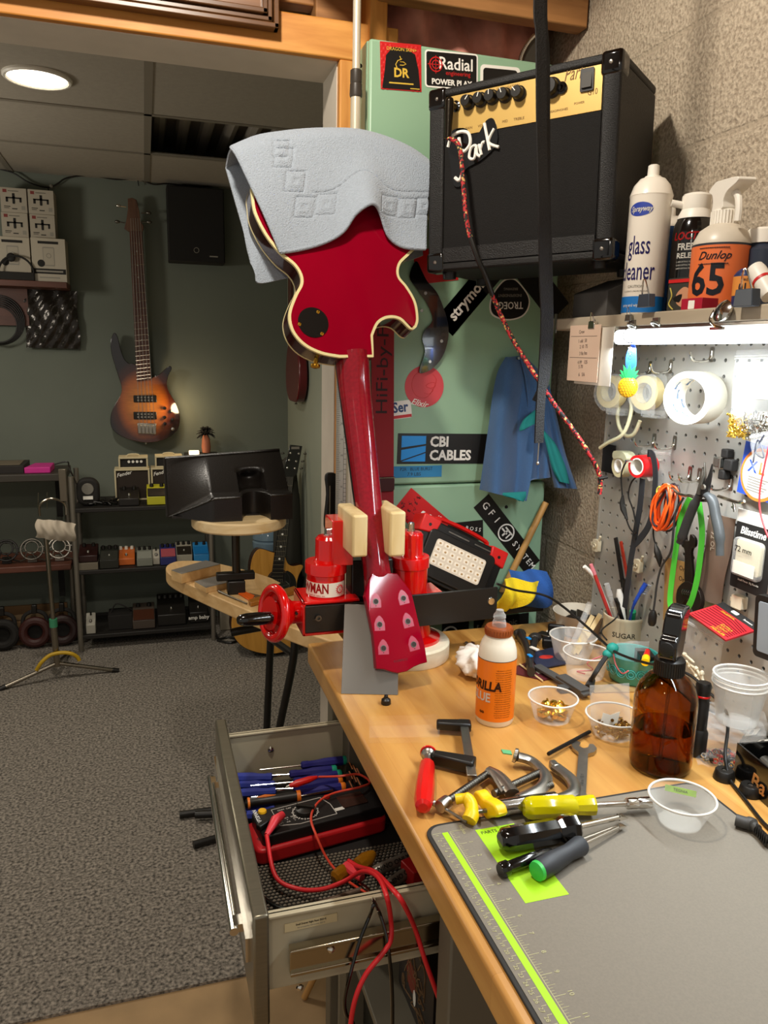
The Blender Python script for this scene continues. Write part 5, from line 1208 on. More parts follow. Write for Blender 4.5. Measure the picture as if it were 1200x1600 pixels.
# black stand yoke holding it, dark gig bag behind
m = MB(); m.lathe([(.10,.0),(.14,.10),(.15,.35),(.13,.72),(.10,.86),(.05,.93),(0,.95)], T(.66,3.78,.01) @ Matrix.Diagonal((.5,.5,1,1)), 24)
solo('gig_bag', m, mat('gig_bag_cloth','35332c',.9), 'dark grey gig bag standing behind the acoustic guitar', 'gig bag')
p = PY(461,792,4.05); m = MB(); m.tube(smooth_path([(p.x-.05,4.02,p.z+.03),(p.x+.01,4.08,p.z-.01),(p.x+.05,4.02,p.z+.01)],5), .012, 8); m.cyl((p.x+.01,4.08,.012),(p.x+.01,4.08,p.z), .014); m.lathe([(.10,0),(.03,.03)], T(p.x+.01,4.08,.009), 20)
solo('guitar_stand', m, BLKM, 'black upright stand with a padded yoke behind the acoustic guitar neck', 'stand')
# water jug
JY = 4.03; p = PY(419,860,JY); jx = p.x; r_ = PY(443,850,JY).x-jx; zt_j = PY(419,826,JY).z
jug = thing('water_jug', 'clear blue ribbed water cooler bottle in the corner behind the acoustic guitar', 'water bottle', (jx,JY,.01))
m = MB(); prof = [(r_*.9,.012)]
for k in range(9):
    z = .02+k*(zt_j-.06)/9; prof += [(r_,z),(r_,z+.025),(r_*.93,z+.032),(r_*.93,z+.038)]
prof += [(r_,zt_j-.05),(r_*.9,zt_j-.01),(r_*.5,zt_j+.03),(r_*.25,zt_j+.05),(r_*.25,zt_j+.08)]
m.lathe(prof, T(jx,JY,0), 32); part(jug, 'bottle', m, glassy('jug_plastic','9ab4c4',.1,.45,'8fb0c8'))
# red guitar hanging on the partition wall, foam panel
yA, yB = PX(439,560,.70).y, PX(484,560,.70).y; zB_ = PX(458,627,.70).z; yC = (yA+yB)/2; wG = min(abs(yA-yB), .36)
rg = thing('red_guitar', 'dark red guitar hanging on the partition wall behind the clamped guitar', 'guitar', (.715,yC,zB_)); F_ = frame((.72,yC,zB_), (0,-1,0), (0,0,1))
m = MB(F_); m.prism(smooth2([(wG*a,.46*b) for a,b in ((0,0),(.3,.02),(.48,.16),(.5,.34),(.40,.52),(.33,.62),(.38,.78),(.40,.92),(.30,1.0),(.18,.92),(.09,.88),(-.09,.94),(-.24,1.0),(-.38,.92),(-.40,.78),(-.32,.62),(-.40,.52),(-.5,.34),(-.48,.16),(-.3,.02))],4), -.012, .03); part(rg, 'body', m, mat('dark_red_body','5e0d14',.25,coat=.3), bevel=.006)
m = MB(F_); m.box((-.026,.40,.026),(.026,.86,.044)); part(rg, 'neck', m, WALN, bevel=.003); m = MB(F_); m.prism([(-.026,.86),(.026,.86),(.04,.98),(.02,1.02),(-.02,1.02),(-.04,.98)], .02, .036); part(rg, 'headstock', m, BLKG, bevel=.002)
m = MB(F_); m.lathe([(.005,0),(.004,.006),(.008,.010),(.006,.013)], T(0,0,.01) @ RX(90), 12); part(rg, 'strap_pin', m, STEEL)
m = MB(); a = PY(461,690,3.6)
zz = [PX(461,622,.735).z, PX(497,690,.735).z]
for k in range(10): m.prism([(0,0),(.06,0),(.03,.035)], 0, .36, frame((.738,2.55+.06*k,1.10), (0,1,0), z=(0,0,1)))
solo('foam_panel', m, mat('dark_foam','26221e',.95), 'dark ridged acoustic foam panel on the partition wall', 'foam panel')
b0 = PZ(89,1031,.10); sx_, sy_ = b0.x, b0.y
ms = thing('tripod_stand', 'chrome tripod guitar stand with yellow rubber tube and a white cloth on top', 'stand', (sx_,sy_,0))
zt_s = PY(82,838,sy_).z; CHD = mat('dull_chrome','9a9284',.25,1)
part(ms, 'pole', MB().cyl((sx_,sy_,.08),(sx_-.01,sy_,zt_s), .010), CHD); part(ms, 'lower_tube', MB().cyl((sx_,sy_,.07),(sx_-.004,sy_,PY(87,975,sy_).z), .014), CHD)
zc_ = PY(87,975,sy_).z; part(ms, 'collar', MB().cyl((sx_-.004,sy_,zc_-.012),(sx_-.004,sy_,zc_+.025), .017), mat('green_tape','3c8a64',.5))
for p1, lab in ((PZ(0,1077,.012),''),(PZ(184,1048,.012),''),(V((sx_+.02,sy_+.30,.012)),'')):
    part(ms, 'leg', MB().cyl((sx_,sy_,.085), p1, .009, n=12), CHD); d_ = (p1-V((sx_,sy_,.085))).normalized(); part(ms, 'rubber_foot', MB().cyl(p1-d_*.025, p1+d_*.004, .012, n=12), BLK)
pts = [PZ(57,1047,.075),PZ(65,1035,.11),PZ(78,1024,.135),PZ(95,1020,.14),PZ(110,1021,.135),PZ(120,1026,.115),PZ(124,1032,.095)]
part(ms, 'rubber_tube', MB().tube(smooth_path(pts,6), .0085, 10), mat('yellow_tube','c09a1e',.5), 'curved yellow rubber tube')
p = PY(82,805,sy_); 
m = MB(); m.tube(smooth_path([p+V((-.05,0,0)),p+V((-.045,-.01,.05)),p+V((.0,-.012,.075)),p+V((.05,0,.05)),p+V((.055,0,0))],5), .005, 8)
for dx in (-.055,-.02): m.cyl(p+V((dx,0,.03)), p+V((dx+.005,0,.10)), .0022, n=6)
part(ms, 'hook', m, CHD)
m = MB(); m.box((p.x+.035,sy_-.01,p.z+.06),(p.x+.065,sy_+.01,p.z+.20)); part(ms, 'perforated_bar', m, mat('perf_steel','6f6759',.35,.8), bevel=.002)
M, w_, h_ = quad(onY(sy_-.02), (55,808),(116,815),(55,840)); ct = MB(M)
ct.grid(lambda a,b: (w_*a+.006*math.sin(b*6), h_*b*(1-.25*abs(a-.5)), .03*math.sin(PI*b)*.6+.006*math.sin(a*22+b*4)+.01*math.cos((a-.5)*5)), 40, 14, .003)
solo('white_cloth', ct, mat('white_cloth','b9ad9b',.95), 'crumpled white cloth hung over the top of the tripod stand', 'cloth')
def spider(cx_, zc_, r_, lab, mt_, y=3.9):
    t = thing('shock_mount', lab, 'microphone mount', (cx_,y,zc_-r_), 'wire shock mounts on the lower shelf')
    m = MB(); m.torus(r_*.75,.005,T(cx_,y,zc_) @ RX(70),24,6); m.torus(r_*.45,.004,T(cx_,y,zc_+.01) @ RX(70),20,6); part(t, 'ring', m, mt_)
    m = MB()
    for k in range(8):
        a = k*PI/4; m.tube([(cx_+r_*.45*math.cos(a),y+.02*math.sin(a),zc_+.02*math.sin(a)+.01),(cx_+r_*1.0*math.cos(a+.3),y+.03*math.sin(a),zc_+r_*.55*math.sin(a+.3))], .003, 5)
    m.box((cx_-.02,y-.01,zc_-r_*.95),(cx_+.02,y+.01,zc_-r_*.5)); m.tube([(cx_-r_*.9,y,zc_-r_*.9),(cx_,y-.02,zc_-r_*.5),(cx_+r_*.9,y,zc_-r_*.9)], .004, 6)
    part(t, 'wire_frame', m, mt_)
spider(PY(10,862,3.9).x, zd1+.065, .065, 'dark wire shock mount nearest the left edge on the lower shelf', BLK)
spider(PY(50,862,3.9).x, zd1+.065, .065, 'black shock mount with pale struts in the middle of the lower shelf', STEELD)
spider(PY(93,865,3.9).x, zd1+.065, .065, 'silver wire shock mount behind the tripod pole on the lower shelf', STEEL)
m = MB(); a, b_ = PY(-10,930,4.12), PY(118,930,4.12); m.box((-1.3,4.10,.01),(PY(104,930,4.1).x,4.118,PY(60,945,4.1).z)); m.box((-1.3,3.98,.01),(PY(104,1000,3.98).x,4.0,.13))
m.mat(1).add([(PY(6,966,4.095).x,4.098,PY(6,968,4.095).z),(PY(82,956,4.095).x,4.098,PY(82,972,4.095).z),(PY(82,956,4.095).x,4.098,PY(82,954,4.095).z),(PY(20,962,4.095).x,4.098,PY(20,962,4.095).z)], [(0,1,2,3)])
solo('cardboard_box', m, [mat('cardboard','6e5234',.8,var=.06), mat('packing_paper','a58a68',.8)], 'open brown cardboard box on the carpet under the dark table', 'box', bevel=.002)
for i,(u,v,mt_) in enumerate(((5,1000,BLKM),(56,1000,mat('maroon_ear','3a1712',.5)),(99,1000,mat('maroon_ear2','2a1512',.5)))):
    c = PY(u,v,3.93); c.z = max(c.z,.09)
    t = thing('headphones', ('dark headphones at the left edge against the cardboard box','maroon headphones leaning on the cardboard box','dark maroon headphones behind the tripod pole')[i], 'headphones', (c.x,3.93,.01), 'headphones against the cardboard box')
    part(t, 'ear_pad', MB().torus(.055,.022,T(c.x,3.93,c.z) @ RX(80),28,10), mt_); part(t, 'ear_cup', MB().lathe([(.05,0),(.045,.02),(.02,.03),(0,.03)], frame((c.x,3.955,c.z), (1,0,0), (0,0,1)) @ RX(180),24), BLKM)
    part(t, 'headband', MB().tube(smooth_path([(c.x-.055,3.94,c.z),(c.x-.05,3.95,c.z+.075),(c.x,3.955,c.z+.10),(c.x+.05,3.95,c.z+.075),(c.x+.055,3.94,c.z)],5), .010, 8), BLKM)
    part(t, 'clip', MB().box((c.x-.012,3.94,c.z+.09),(c.x+.012,3.965,c.z+.135)), BLK, bevel=.004)
# small pale box on the carpet by the shelf
p = PZ(348,985,.01); m = MB(); m.box((.33,3.95,.01),(.46,4.08,.15)); solo('pale_box', m, mat('pale_box','8b8270',.6), 'pale box on the carpet between shelf and acoustic guitar', 'box', bevel=.004)
m = MB(); m.tube(smooth_path([(.30,3.80,.016),(.36,3.75,.016),(.40,3.78,.016),(.36,3.83,.016),(.31,3.82,.016),(.29,3.84,.06)],5), .006, 6); solo('floor_cable', m, BLK, 'black cable looped on the carpet by the shelf post', 'cable')
OAK = wood('dark_oak','5c3a1e','8a5c34','X',5,.4,0,.3)
q0, q1 = PY(436,46,1.62), PY(75,3,1.62)
t = thing('oak_panel', 'dark oak framed panel fixed above the doorway', 'panel', ((q0.x+q1.x)/2,1.63,q0.z))
part(t, 'field', MB().box((-.6,1.628,q0.z+.02),(q0.x-.02,1.640,2.46)), OAK)
fmb = MB()
for k, (w_, y_) in enumerate(((.0,1.615),(.012,1.620),(.022,1.612))):
    fmb.box((-.6,y_,q0.z+w_),(q0.x-w_,1.640,q0.z+w_+.010)); fmb.box((q0.x-w_-.010,y_,q0.z+w_),(q0.x-w_,1.640,2.46))
part(t, 'moulding', fmb, wood('oak_moulding','4a2e18','6e4827','X',5,.35), bevel=.002)
SHZ = 1.541
PLYS = wood('painted_shelf', 'a89a84', 'b8aa94', 'Y', 5, .5)
t = thing('pegboard_shelf', 'pale painted shelf board above the pegboard crowded with bottles', 'shelf', (.83,.8,1.523))
part(t, 'board', MB().box((.74,.25,1.521), (.928,1.36,SHZ)), PLYS, bevel=.002)
m = MB(); m.prism([(0,0),(.12,0),(0,-.10)], 0, .003, frame((.927,1.352,1.52), (-1,0,0), (0,0,1))); part(t, 'bracket', m, STEEL)
m = MB(); p = PX(866,488,.74); m.box((.738,1.318,1.515),(.7395,1.326,1.55)); part(t, 'end_clip', m, STEEL)
# dark riser under the amplifier
GREYB = mat('grey_card_block','4b4845',.6)
m = MB(); m.add([(.76,1.30,SHZ),(.83,1.30,SHZ),(.83,1.19,SHZ),(.76,1.19,SHZ),(.76,1.30,1.585),(.83,1.30,1.612),(.83,1.19,1.612),(.76,1.19,1.585)], [(0,1,2,3),(7,6,5,4),(0,4,5,1),(1,5,6,2),(2,6,7,3),(3,7,4,0)])
solo('amplifier_riser', m, GREYB, 'dark grey block on the shelf end supporting the amplifier', 'block', bevel=.002)
# LED batten
t = thing('led_light', 'glowing cool white LED batten under the shelf edge', 'light', (.745,.7,1.495))
ya = PX(960,520,.74).y
part(t, 'diffuser', MB().box((.738,.26,1.4935), (.768,ya,1.516)), mat('led_glow','f4fbff',.4,emit='eef8ff',es=5), bevel=.006, seg=3)
part(t, 'housing', MB().box((.741,.26,1.5165), (.79,ya,1.5205)), STEEL)
def upx(u, v, x): return PX(u, v, x).z
CANW = mat('can_white','e6ded0',.3)
def cyltext(mb, body, size, c, r, ang, z, sx=1, bold=0, shear=0, e=.0004):
    vs, fs = dense_text(body, size, .0001, bold, shear, 'CENTER', 1, 2, r*.12) if size > .012 else text_mesh(body, size, .0001, bold, shear, 'CENTER', 1, 2)
    mb.add([(c[0]+(r+e+abs(p[2]))*math.cos(ang+p[0]*sx/r), c[1]+(r+e+abs(p[2]))*math.sin(ang+p[0]*sx/r), z+p[1]) for p in vs], fs)
def facing(c): return math.atan2(-c[1], -c[0])
# glass cleaner
c = PX(1003,480,.782); r_ = .0325; zt = upx(1003,312,.782)
t = thing('glass_cleaner_can', 'white aerosol can of glass cleaner with blue oval badge at the shelf front', 'spray can', (c.x,c.y,SHZ))
m = MB(); m.lathe([(r_*.97,0),(r_,.003),(r_,zt-SHZ-.004),(r_*1.02,zt-SHZ)], T(c.x,c.y,SHZ), 40); part(t, 'body', m, CANW)
m = MB(); m.lathe([(r_+.0003,.003),(r_+.0003,.028)], T(c.x,c.y,SHZ), 40, False); part(t, 'blue_band', m, mat('can_blue','1c6fb8',.35))
m = MB(); m.lathe([(r_*1.03,0),(r_*1.0,.003),(r_*.86,.016),(r_*.6,.026),(r_*.42,.028)], T(c.x,c.y,zt), 36); part(t, 'shoulder', m, CANW)
m = MB(); m.lathe([(.013,0),(.0125,.003),(.009,.004),(.009,.008),(.0085,.019),(.006,.0205)], T(c.x,c.y,zt+.027), 20); part(t, 'nozzle', m, WHT)
m = MB(); an = facing(c)-.12; 
zz = upx(990,338,.782); 
m.mat(1).grid(lambda a,b: (c.x+(r_+.0004)*math.cos(an-.36+.62*(1.001-b)*math.cos(2*PI*a)), c.y+(r_+.0004)*math.sin(an-.36+.62*(1.001-b)*math.cos(2*PI*a)), zz+.0105*(1.001-b)*math.sin(2*PI*a)), 32, 6)
m.mat(2); cyltext(m, 'Sprayway', .0115, c, r_, an-.32, zz, .8, .03, .3, .0008)
m.mat(0); cyltext(m, 'glass', .041, c, r_, an-.30, upx(990,392,.782), .5, .006); cyltext(m, 'cleaner', .041, c, r_, an-.36, upx(990,430,.782), .5, .006)
m.mat(3); cyltext(m, 'CAUTION', .006, c, r_, an-.3, upx(990,452,.782), 1); cyltext(m, 'CONTENTS UNDER PRESSURE', .0032, c, r_, an-.3, upx(990,459,.782), 1); m.mat(2); cyltext(m, 'spray and wipe clean', .0065, c, r_, an-.3, SHZ+.014, .8, .02)
part(t, 'print', m, [mat('print_violet','2a2370',.4), mat('print_blue','2a3f9a',.4), INKW, INKGR], 'violet and blue lettering')
# can behind
c = PX(1044,380,.872); r_ = .031; zt = upx(1044,358,.872)
t = thing('blue_spray_can', 'dark blue aerosol can standing behind the glass cleaner', 'spray can', (c.x,c.y,SHZ))
m = MB(); m.lathe([(r_,0),(r_,zt-SHZ)], T(c.x,c.y,SHZ), 32); part(t, 'body', m, mat('can_navy','1c4a86',.35))
m = MB(); m.lathe([(r_*1.02,0),(r_*.85,.012),(r_*.5,.019),(.009,.019)], T(c.x,c.y,zt), 32); part(t, 'shoulder', m, CANW); part(t, 'nozzle', MB().lathe([(.008,0),(.008,.012),(.006,.018)], T(c.x,c.y,zt+.018), 16), WHT)
# freeze release can
c = PX(1077,430,.835); r_ = .0315; zt = upx(1077,345,.835)
t = thing('release_spray_can', 'black aerosol can with red lettering and white spout cap on the shelf', 'spray can', (c.x,c.y,SHZ))
m = MB(); m.lathe([(r_,0),(r_,zt-SHZ-.022),(r_*.92,zt-SHZ-.008),(r_*.8,zt-SHZ)], T(c.x,c.y,SHZ), 36); part(t, 'body', m, BLKG)
m = MB(); m.lathe([(r_*.84,0),(r_*.82,.004),(.021,.014),(.0215,.016),(.0215,.034),(.019,.037),(.012,.039)], T(c.x,c.y,zt), 32); m.cyl((c.x-.012,c.y+.006,zt+.020),(c.x-.036,c.y+.014,zt+.024), .0055, n=12); part(t, 'spout_cap', m, WHT)
m = MB(); an = facing(c); zz = upx(1072,375,.835)
m.mat(0); cyltext(m, 'LOCTITE', .016, c, r_, an-.10, zz, .9, .03, .2); m.mat(1); cyltext(m, 'FREEZE', .014, c, r_, an-.08, zz-.016, .9, .03); cyltext(m, 'RELEASE', .011, c, r_, an-.08, zz-.029, 1, .03)
for k in range(3): cyltext(m, 'LUBRICATING PENETRATING', .003, c, r_, an-.1, zz-.038-.005*k)
part(t, 'print', m, [INKR, INKW], 'red and white lettering')
# lemon-oil style spray bottle 65
c = PX(1122,440,.815); r_ = .0405; zs = upx(1122,385,.815)
t = thing('polish_spray_bottle', 'white trigger spray bottle with orange label numbered 65 on the shelf', 'spray bottle', (c.x,c.y,SHZ))
m = MB(); m.lathe([(r_*.95,0),(r_,.004),(r_,zs-SHZ),(r_*.97,zs-SHZ+.006),(r_*.80,zs-SHZ+.020),(r_*.55,zs-SHZ+.027),(r_*.42,zs-SHZ+.030),(r_*.42,zs-SHZ+.034)], T(c.x,c.y,SHZ), 40); part(t, 'bottle', m, mat('bottle_bone','cfc5b4',.35))
m = MB(); m.lathe([(r_+.0004,.002),(r_+.0004,zs-SHZ-.003)], T(c.x,c.y,SHZ), 40, False); m.mat(1); m.lathe([(r_+.0005,zs-SHZ-.003),(r_+.0005,zs-SHZ)], T(c.x,c.y,SHZ), 40, False)
an = facing(c)-.12
m.mat(1); cyltext(m, 'Dunlop', .016, c, r_, an-.12, zs-.018, .95, .01, .45, .0008); cyltext(m, '65', .062, c, r_, an-.28, zs-.053, .85, .02, 0, .0008); cyltext(m, 'CLEANER', .0075, c, r_, an-.2, zs-.086, 1, .02, 0, .0008)
for z_ in (-.007,-.029):
    for k in range(14): m.ball((c.x+(r_+.0006)*math.cos(an-.62+.075*k), c.y+(r_+.0006)*math.sin(an-.62+.075*k), zs+z_), (.0017,.0017,.0006), 6)
part(t, 'label', m, [mat('label_orange','e0703a',.4), mat('label_slate','2c3038',.4)], 'orange label with dark numerals')
zn = zs+.028; m = MB(); m.lathe([(.0185,0),(.0185,.019),(.0165,.021)], T(c.x,c.y,zn), 28)
for k in range(28): m.cbox((.0187*math.cos(k*2*PI/28),.0187*math.sin(k*2*PI/28),.010),(.0012,.0012,.018), T(c.x,c.y,zn))
part(t, 'collar', m, WHT)
hd = MB(frame((c.x,c.y,zn+.020), (-.25,-.97,0), (0,0,1)))       # x towards picture right
hd.prism(smooth2([(-.0145,0),(.0145,0),(.016,.012),(.026,.022),(.050,.028),(.056,.033),(.046,.037),(.0,.041),(-.014,.041),(-.030,.034),(-.031,.030),(-.020,.024),(-.0155,.012)],4), -.013, .013)
part(t, 'trigger_head', hd, WHT, bevel=.005, seg=3)
tg = MB(frame((c.x,c.y,zn+.020), (-.25,-.97,0), (0,0,1))); tg.tube(smooth_path([(.022,.022,0),(.034,.014,0),(.040,-.002,0),(.040,-.020,0)],4), .0045, 8, flat=1.4)
part(t, 'trigger', tg, WHT)
# red tin, picture bag, small orange bottle, dark bottle, white tube
M = frame(PX(1064,479,.752), (0.10,-.99,0), (0,0,1)); m = MB(M); m.box((0,-.0,-.03),(.040,.016,0)); m.mat(1).rbox(.012,.012,.0005,.001,T(.020,.007,0))
m.v = [p+V((0,0,SHZ+.0005-min(q.z for q in m.v))) for p in m.v]
solo('red_tin', m, [mat('tin_red','a81e34',.35), INKW], 'small red tin at the shelf edge in front of the orange-labelled bottle', 'tin', bevel=.002)
M = frame(PX(1042,478,.770), (.25,-.97,0), (0,0,1)); M[2][3] = SHZ+.0005; w_, h_ = .041, .050; m = MB(M)
m.box((0,0,-.004),(w_,h_,0)); m.mat(1).box((0,h_-.007,0),(w_,h_-.002,.0012)); m.mat(2).prism(smooth2([(.018,.012),(.036,.006),(.038,.03),(.028,.036),(.016,.026)],4), 0, .0006); m.mat(3).tube(smooth_path([(.004,.036,.001),(.008,.024,.001),(.004,.012,.001),(.012,.004,.001)],4), .001, 5); m.mat(4).prism(smooth2([(.010,.020),(.026,.026),(.022,.014)],3), 0, .001)
solo('accessory_bag', m, [mat('dark_olive','3b3a33',.3), INKR, mat('skin_print','c08a68',.5), mat('print_straw','c8b85a',.5), BLK], 'small zip bag with red closure in front of the black can', 'bag')
c = PX(1164,455,.80); zt = upx(1164,425,.80); t = thing('small_oil_bottle', 'small bottle with orange label and blue shoulder right of the 65 bottle', 'bottle', (c.x,c.y,SHZ))
m = MB(); m.lathe([(.016,0),(.0165,.002),(.0165,zt-SHZ-.005),(.013,zt-SHZ),(.008,zt-SHZ+.004)], T(c.x,c.y,SHZ), 28); part(t, 'bottle', m, mat('bottle_blue','25345e',.3))
m = MB(); m.lathe([(.0168,.018),(.0168,zt-SHZ-.007)], T(c.x,c.y,SHZ), 28, False); m.mat(1); cyltext(m, '01', .016, c, .0168, facing(c)-.2, SHZ+.028, .7, .03); cyltext(m, 'FRET', .005, c, .0168, facing(c), zt-.012); m.mat(2); cyltext(m, 'BOARD', .006, c, .0168, facing(c)-.2, SHZ+.010, 1, .02); part(t, 'label', m, [mat('label_orange2','d98c40',.4), mat('label_slate','2c3038',.4), INKW])
c = PX(1189,420,.862); zt = upx(1189,382,.862); t = thing('white_capped_bottle', 'dark bottle with a broad white cap at the right end of the shelf', 'bottle', (c.x,c.y,SHZ))
m = MB(); m.lathe([(.030,0),(.030,zt-SHZ-.01),(.020,zt-SHZ)], T(c.x,c.y,SHZ), 28); part(t, 'bottle', m, mat('bottle_slate','2a3140',.3)); part(t, 'cap', MB().lathe([(.024,0),(.024,.018),(.021,.021)], T(c.x,c.y,zt), 28), WHT)
a, b_ = PX(1180,418,.765), PX(1204,474,.765); a.z, b_.z = a.z, SHZ+.012; t = thing('white_tube', 'slim white plastic tube with red ring leaning at the right end of the shelf', 'tube', (b_.x,b_.y,SHZ))
part(t, 'body', MB().lathe_to([(.010,0),(.0115,.006),(.012,.02),(.012,(b_-a).length)], a, b_, 20), WHT); d_ = (b_-a).normalized(); part(t, 'ring', MB().lathe_to([(.0125,0),(.0125,.004)], a+d_*.022, b_, 20), INKR)
def binder(u, v, s, lab, mt_, x=.7395, ang=0, wires=True):
    p = PX(u, v, x); t = thing('binder_clip', lab, 'binder clip', p, 'clips along the shelf edge')
    F_ = frame(p, (0,-1,0), (0,0,1)) @ RZ(ang)
    m = MB(F_); m.prism([(-s*.5,-s*.32),(s*.5,-s*.32),(s*.42,s*.32),(-s*.42,s*.32)], .001, s*.42); part(t, 'body', m, mt_, bevel=.001)
    m = MB(F_)
    for sx in (-1,1): m.tube([(sx*s*.30,s*.25,s*.30),(sx*s*.14,s*.85,s*.42),(sx*s*.08,s*1.0,s*.44)], s*.035, 6)
    m.tube([(-s*.08,s*1.0,s*.44),(0,s*1.05,s*.44),(s*.08,s*1.0,s*.44)], s*.035, 6); part(t, 'wire_arm', m, CHR)
binder(930,508,.020,'silver clip holding the note sheets at the left end of the shelf edge', CHR)
binder(986,497,.016,'clip with two tall wire arms below the glass cleaner can', mat('smoke_clip','8a8880',.2,.8))
binder(1016,470,.030,'large dark clip standing in front of the glass cleaner can', mat('slate_clip','3a424c',.35))
binder(1175,466,.034,'black binder clip in front of the small orange bottle', mat('slate_clip','3a424c',.35))
p = PX(1133,494,.7385); t = thing('suction_hook', 'shiny clear disc clip on the shelf edge above the light', 'clip', p)
F_ = frame(p, (0,-1,0), (0,0,1)); m = MB(F_); m.lathe([(.004,0),(.012,.004),(.015,.010),(.010,.013),(0,.014)], T(.004,.003,0) @ RX(-20), 24); part(t, 'disc', m, CHR)
m = MB(F_); m.tube(smooth_path([(-.014,.008,.006),(-.016,-.004,.010),(-.004,-.012,.012),(.010,-.016,.010)],4), .002, 6); m.box((-.016,-.018,.004),(.014,-.014,.010)); part(t, 'clasp', m, CHR)
for (u,v) in ((988,510),(1025,507)):
    p = PX(u,v,.7385); m = MB(); m.torus(.007,.0022, frame(p,(0,-1,0),(0,0,1)) @ RX(60),18,6); m.box((p.x-.002,p.y-.007,p.z),(p.x+.002,p.y+.007,p.z+.010))
    solo('hook_ring', m, mat('smoke_clip','8a8880',.2,.8), ('smoky hook ring under the shelf edge carrying the pineapple','smoky hook ring right of the pineapple hook')[u > 1000], 'hook', 'hook rings under the shelf edge')
# note sheets
t = thing('note_sheets', 'two handwritten note sheets clipped to the left end of the shelf', 'paper', PX(920,515,.735))
M, w_, h_ = quad(onX(.733), (906,513),(956,511),(886,594)); m = MB(M); m.box((0,0,0),(w_,h_,.0006)); m.mat(1)
for k, (x, y, s) in enumerate(((.4,.88,'Crew'),(.45,.72,'1 old  50'),(.5,.62,'2 10  75'),(.5,.50,'3 fix hts'),(.5,.34,'4 PP   125'),(.45,.26,'5 70'),(.5,.12,'6   5/6'))): m.text(s, h_*.09, T(w_*x,h_*y,.0008) @ RZ(3), sx=.9)
m.box((w_*.05,h_*.80,.0006),(w_*.9,h_*.808,.0009)); m.box((w_*.05,h_*.42,.0006),(w_*.95,h_*.428,.0009)); part(t, 'front_sheet', m, [mat('paper_pink','dcbfa8',.8), mat('pencil','7a6a60',.8)])
M, w_, h_ = quad(onX(.737), (906,513),(957,511),(897,599)); part(t, 'back_sheet', MB(M).box((0,0,-.0004),(w_*1.12,h_,.0)), PAPER)
# pineapple key fob
p = PX(981,605,.735); t = thing('pineapple_keychain', 'yellow rubber pineapple keychain hanging under the shelf', 'keychain', p)
F_ = frame(p, (p.y,-p.x,0), (0,0,1)); m = MB(F_); m.ball((0,0,0), (.0155,.0165,.006), 22)
part(t, 'fruit', m, mat('pineapple_yellow','dba806',.45), label='yellow studded fruit')
m = MB(F_)
for i in range(-3,4):
    for j in range(-3,4):
        x, y = i*.0042+(.0021 if j%2 else 0), j*.0042
        if (x/.014)**2+(y/.0155)**2 < 1: m.torus(.0019,.0005, T(x,y,.0062*math.sqrt(max(0,1-(x/.0155)**2-(y/.0165)**2))),8,4)
part(t, 'eyes', m, mat('pineapple_line','9c6f04',.5))
m = MB(F_)
for k,(a,l) in enumerate(((0,.026),(24,.024),(-24,.024),(46,.020),(-46,.020),(66,.016),(-66,.016))): 
    m.prism([(-.0045,0),(.0045,0),(.003,l*.6),(0,l),(-.003,l*.6)], -.002, .003-.0003*k, T(0,.013,0) @ RZ(a))
part(t, 'leaves', m, mat('leaf_green','117a3c',.45))
m = MB(F_); q = F_.inverted() @ PX(986,520,.735)
m.torus(.0115,.0008, T(q.x,q.y-.004,0),24,5)
for k in range(7): m.torus(.0026,.0006, T(q.x*(1-k/7),.042+(q.y-.016-.042)*(1-k/7),0) @ RY(90*(k%2)),10,4)
part(t, 'chain', m, CHR)
M, w_, h_ = quad(onX(.75), (981,538),(996,538),(978,576)); m = MB(M); m.prism(smooth2([(w_*.2,0),(w_,h_*.05),(w_,h_*.5),(w_*.75,h_),(w_*.3,h_*.9),(0,h_*.45)],4), 0, .002); solo('blue_tag', m, BLUE, 'blue plastic tag hanging behind the pineapple chain', 'tag')
def pegF(u, v, off=0): return frame(PX(u, v, PEGX-off), (0,-1,0), (0,0,1))
hooks = [(1016,580),(1048,578),(1112,560),(1022,693),(1054,697),(1078,745),(1093,748),(1142,760)]
hk = None
for i,(u,v) in enumerate(hooks):
    p = PX(u,v,PEGX); M = frame(p, (0,-1,0), (0,0,1))
    if hk is None:
        hk = thing('peg_hook', '', 'hook', M=M, group='wire hooks on the pegboard')
        m = MB(M); m.tube(smooth_path([(0,.012,.0008),(0,.002,.002),(0,-.004,.010),(0,-.005,.032),(0,.002,.040),(0,.010,.042)],4), .0018, 8); part(hk, 'wire', m, CHR); part(hk, 'back_plate', MB(M).rbox(.010,.024,.0008,.003,T(0,.006,0.0003)), STEEL)
        o = hk
    else: o = copy_tree(hk, M)
    o['label'] = ['wire hook left of the roll of masking tape, nearer the tape dispensers','wire hook touching the left side of the masking tape','long wire hook above the masking tape roll','wire hook left of the small zip bag','wire hook at the right of the small zip bag','wire hook just left of the pliers','wire hook behind the pliers jaws','wire hook right of the pliers'][i]
def ring_roll(name, u, v, off, ro, ri, wd, mats, label, cat, group=None, core=None, tilt=0):
    M = pegF(u, v, off) @ RY(tilt); t = thing(name, label, cat, M=M, group=group)
    m = MB(M); m.lathe([(ri,0),(ro,0),(ro,-wd),(ri,-wd),(ri,0)], None, 44, False); part(t, 'roll', m, mats)
    if core: part(t, 'core', MB(M).lathe([(ri,.0003),(ri-.0022,.0003),(ri-.0022,-wd-.0003),(ri,-wd-.0003),(ri,.0003)], None, 40, False), core)
    return t, M
TAPEW = mat('masking_tape','e9e3cf',.55)
tp, M = ring_roll('masking_tape', 1073, 622, .066, .0415, .0335, .046, TAPEW, 'big roll of cream masking tape hanging on the pegboard', 'tape', 'tape rolls on the pegboard', PAPER, 20)
m = MB()
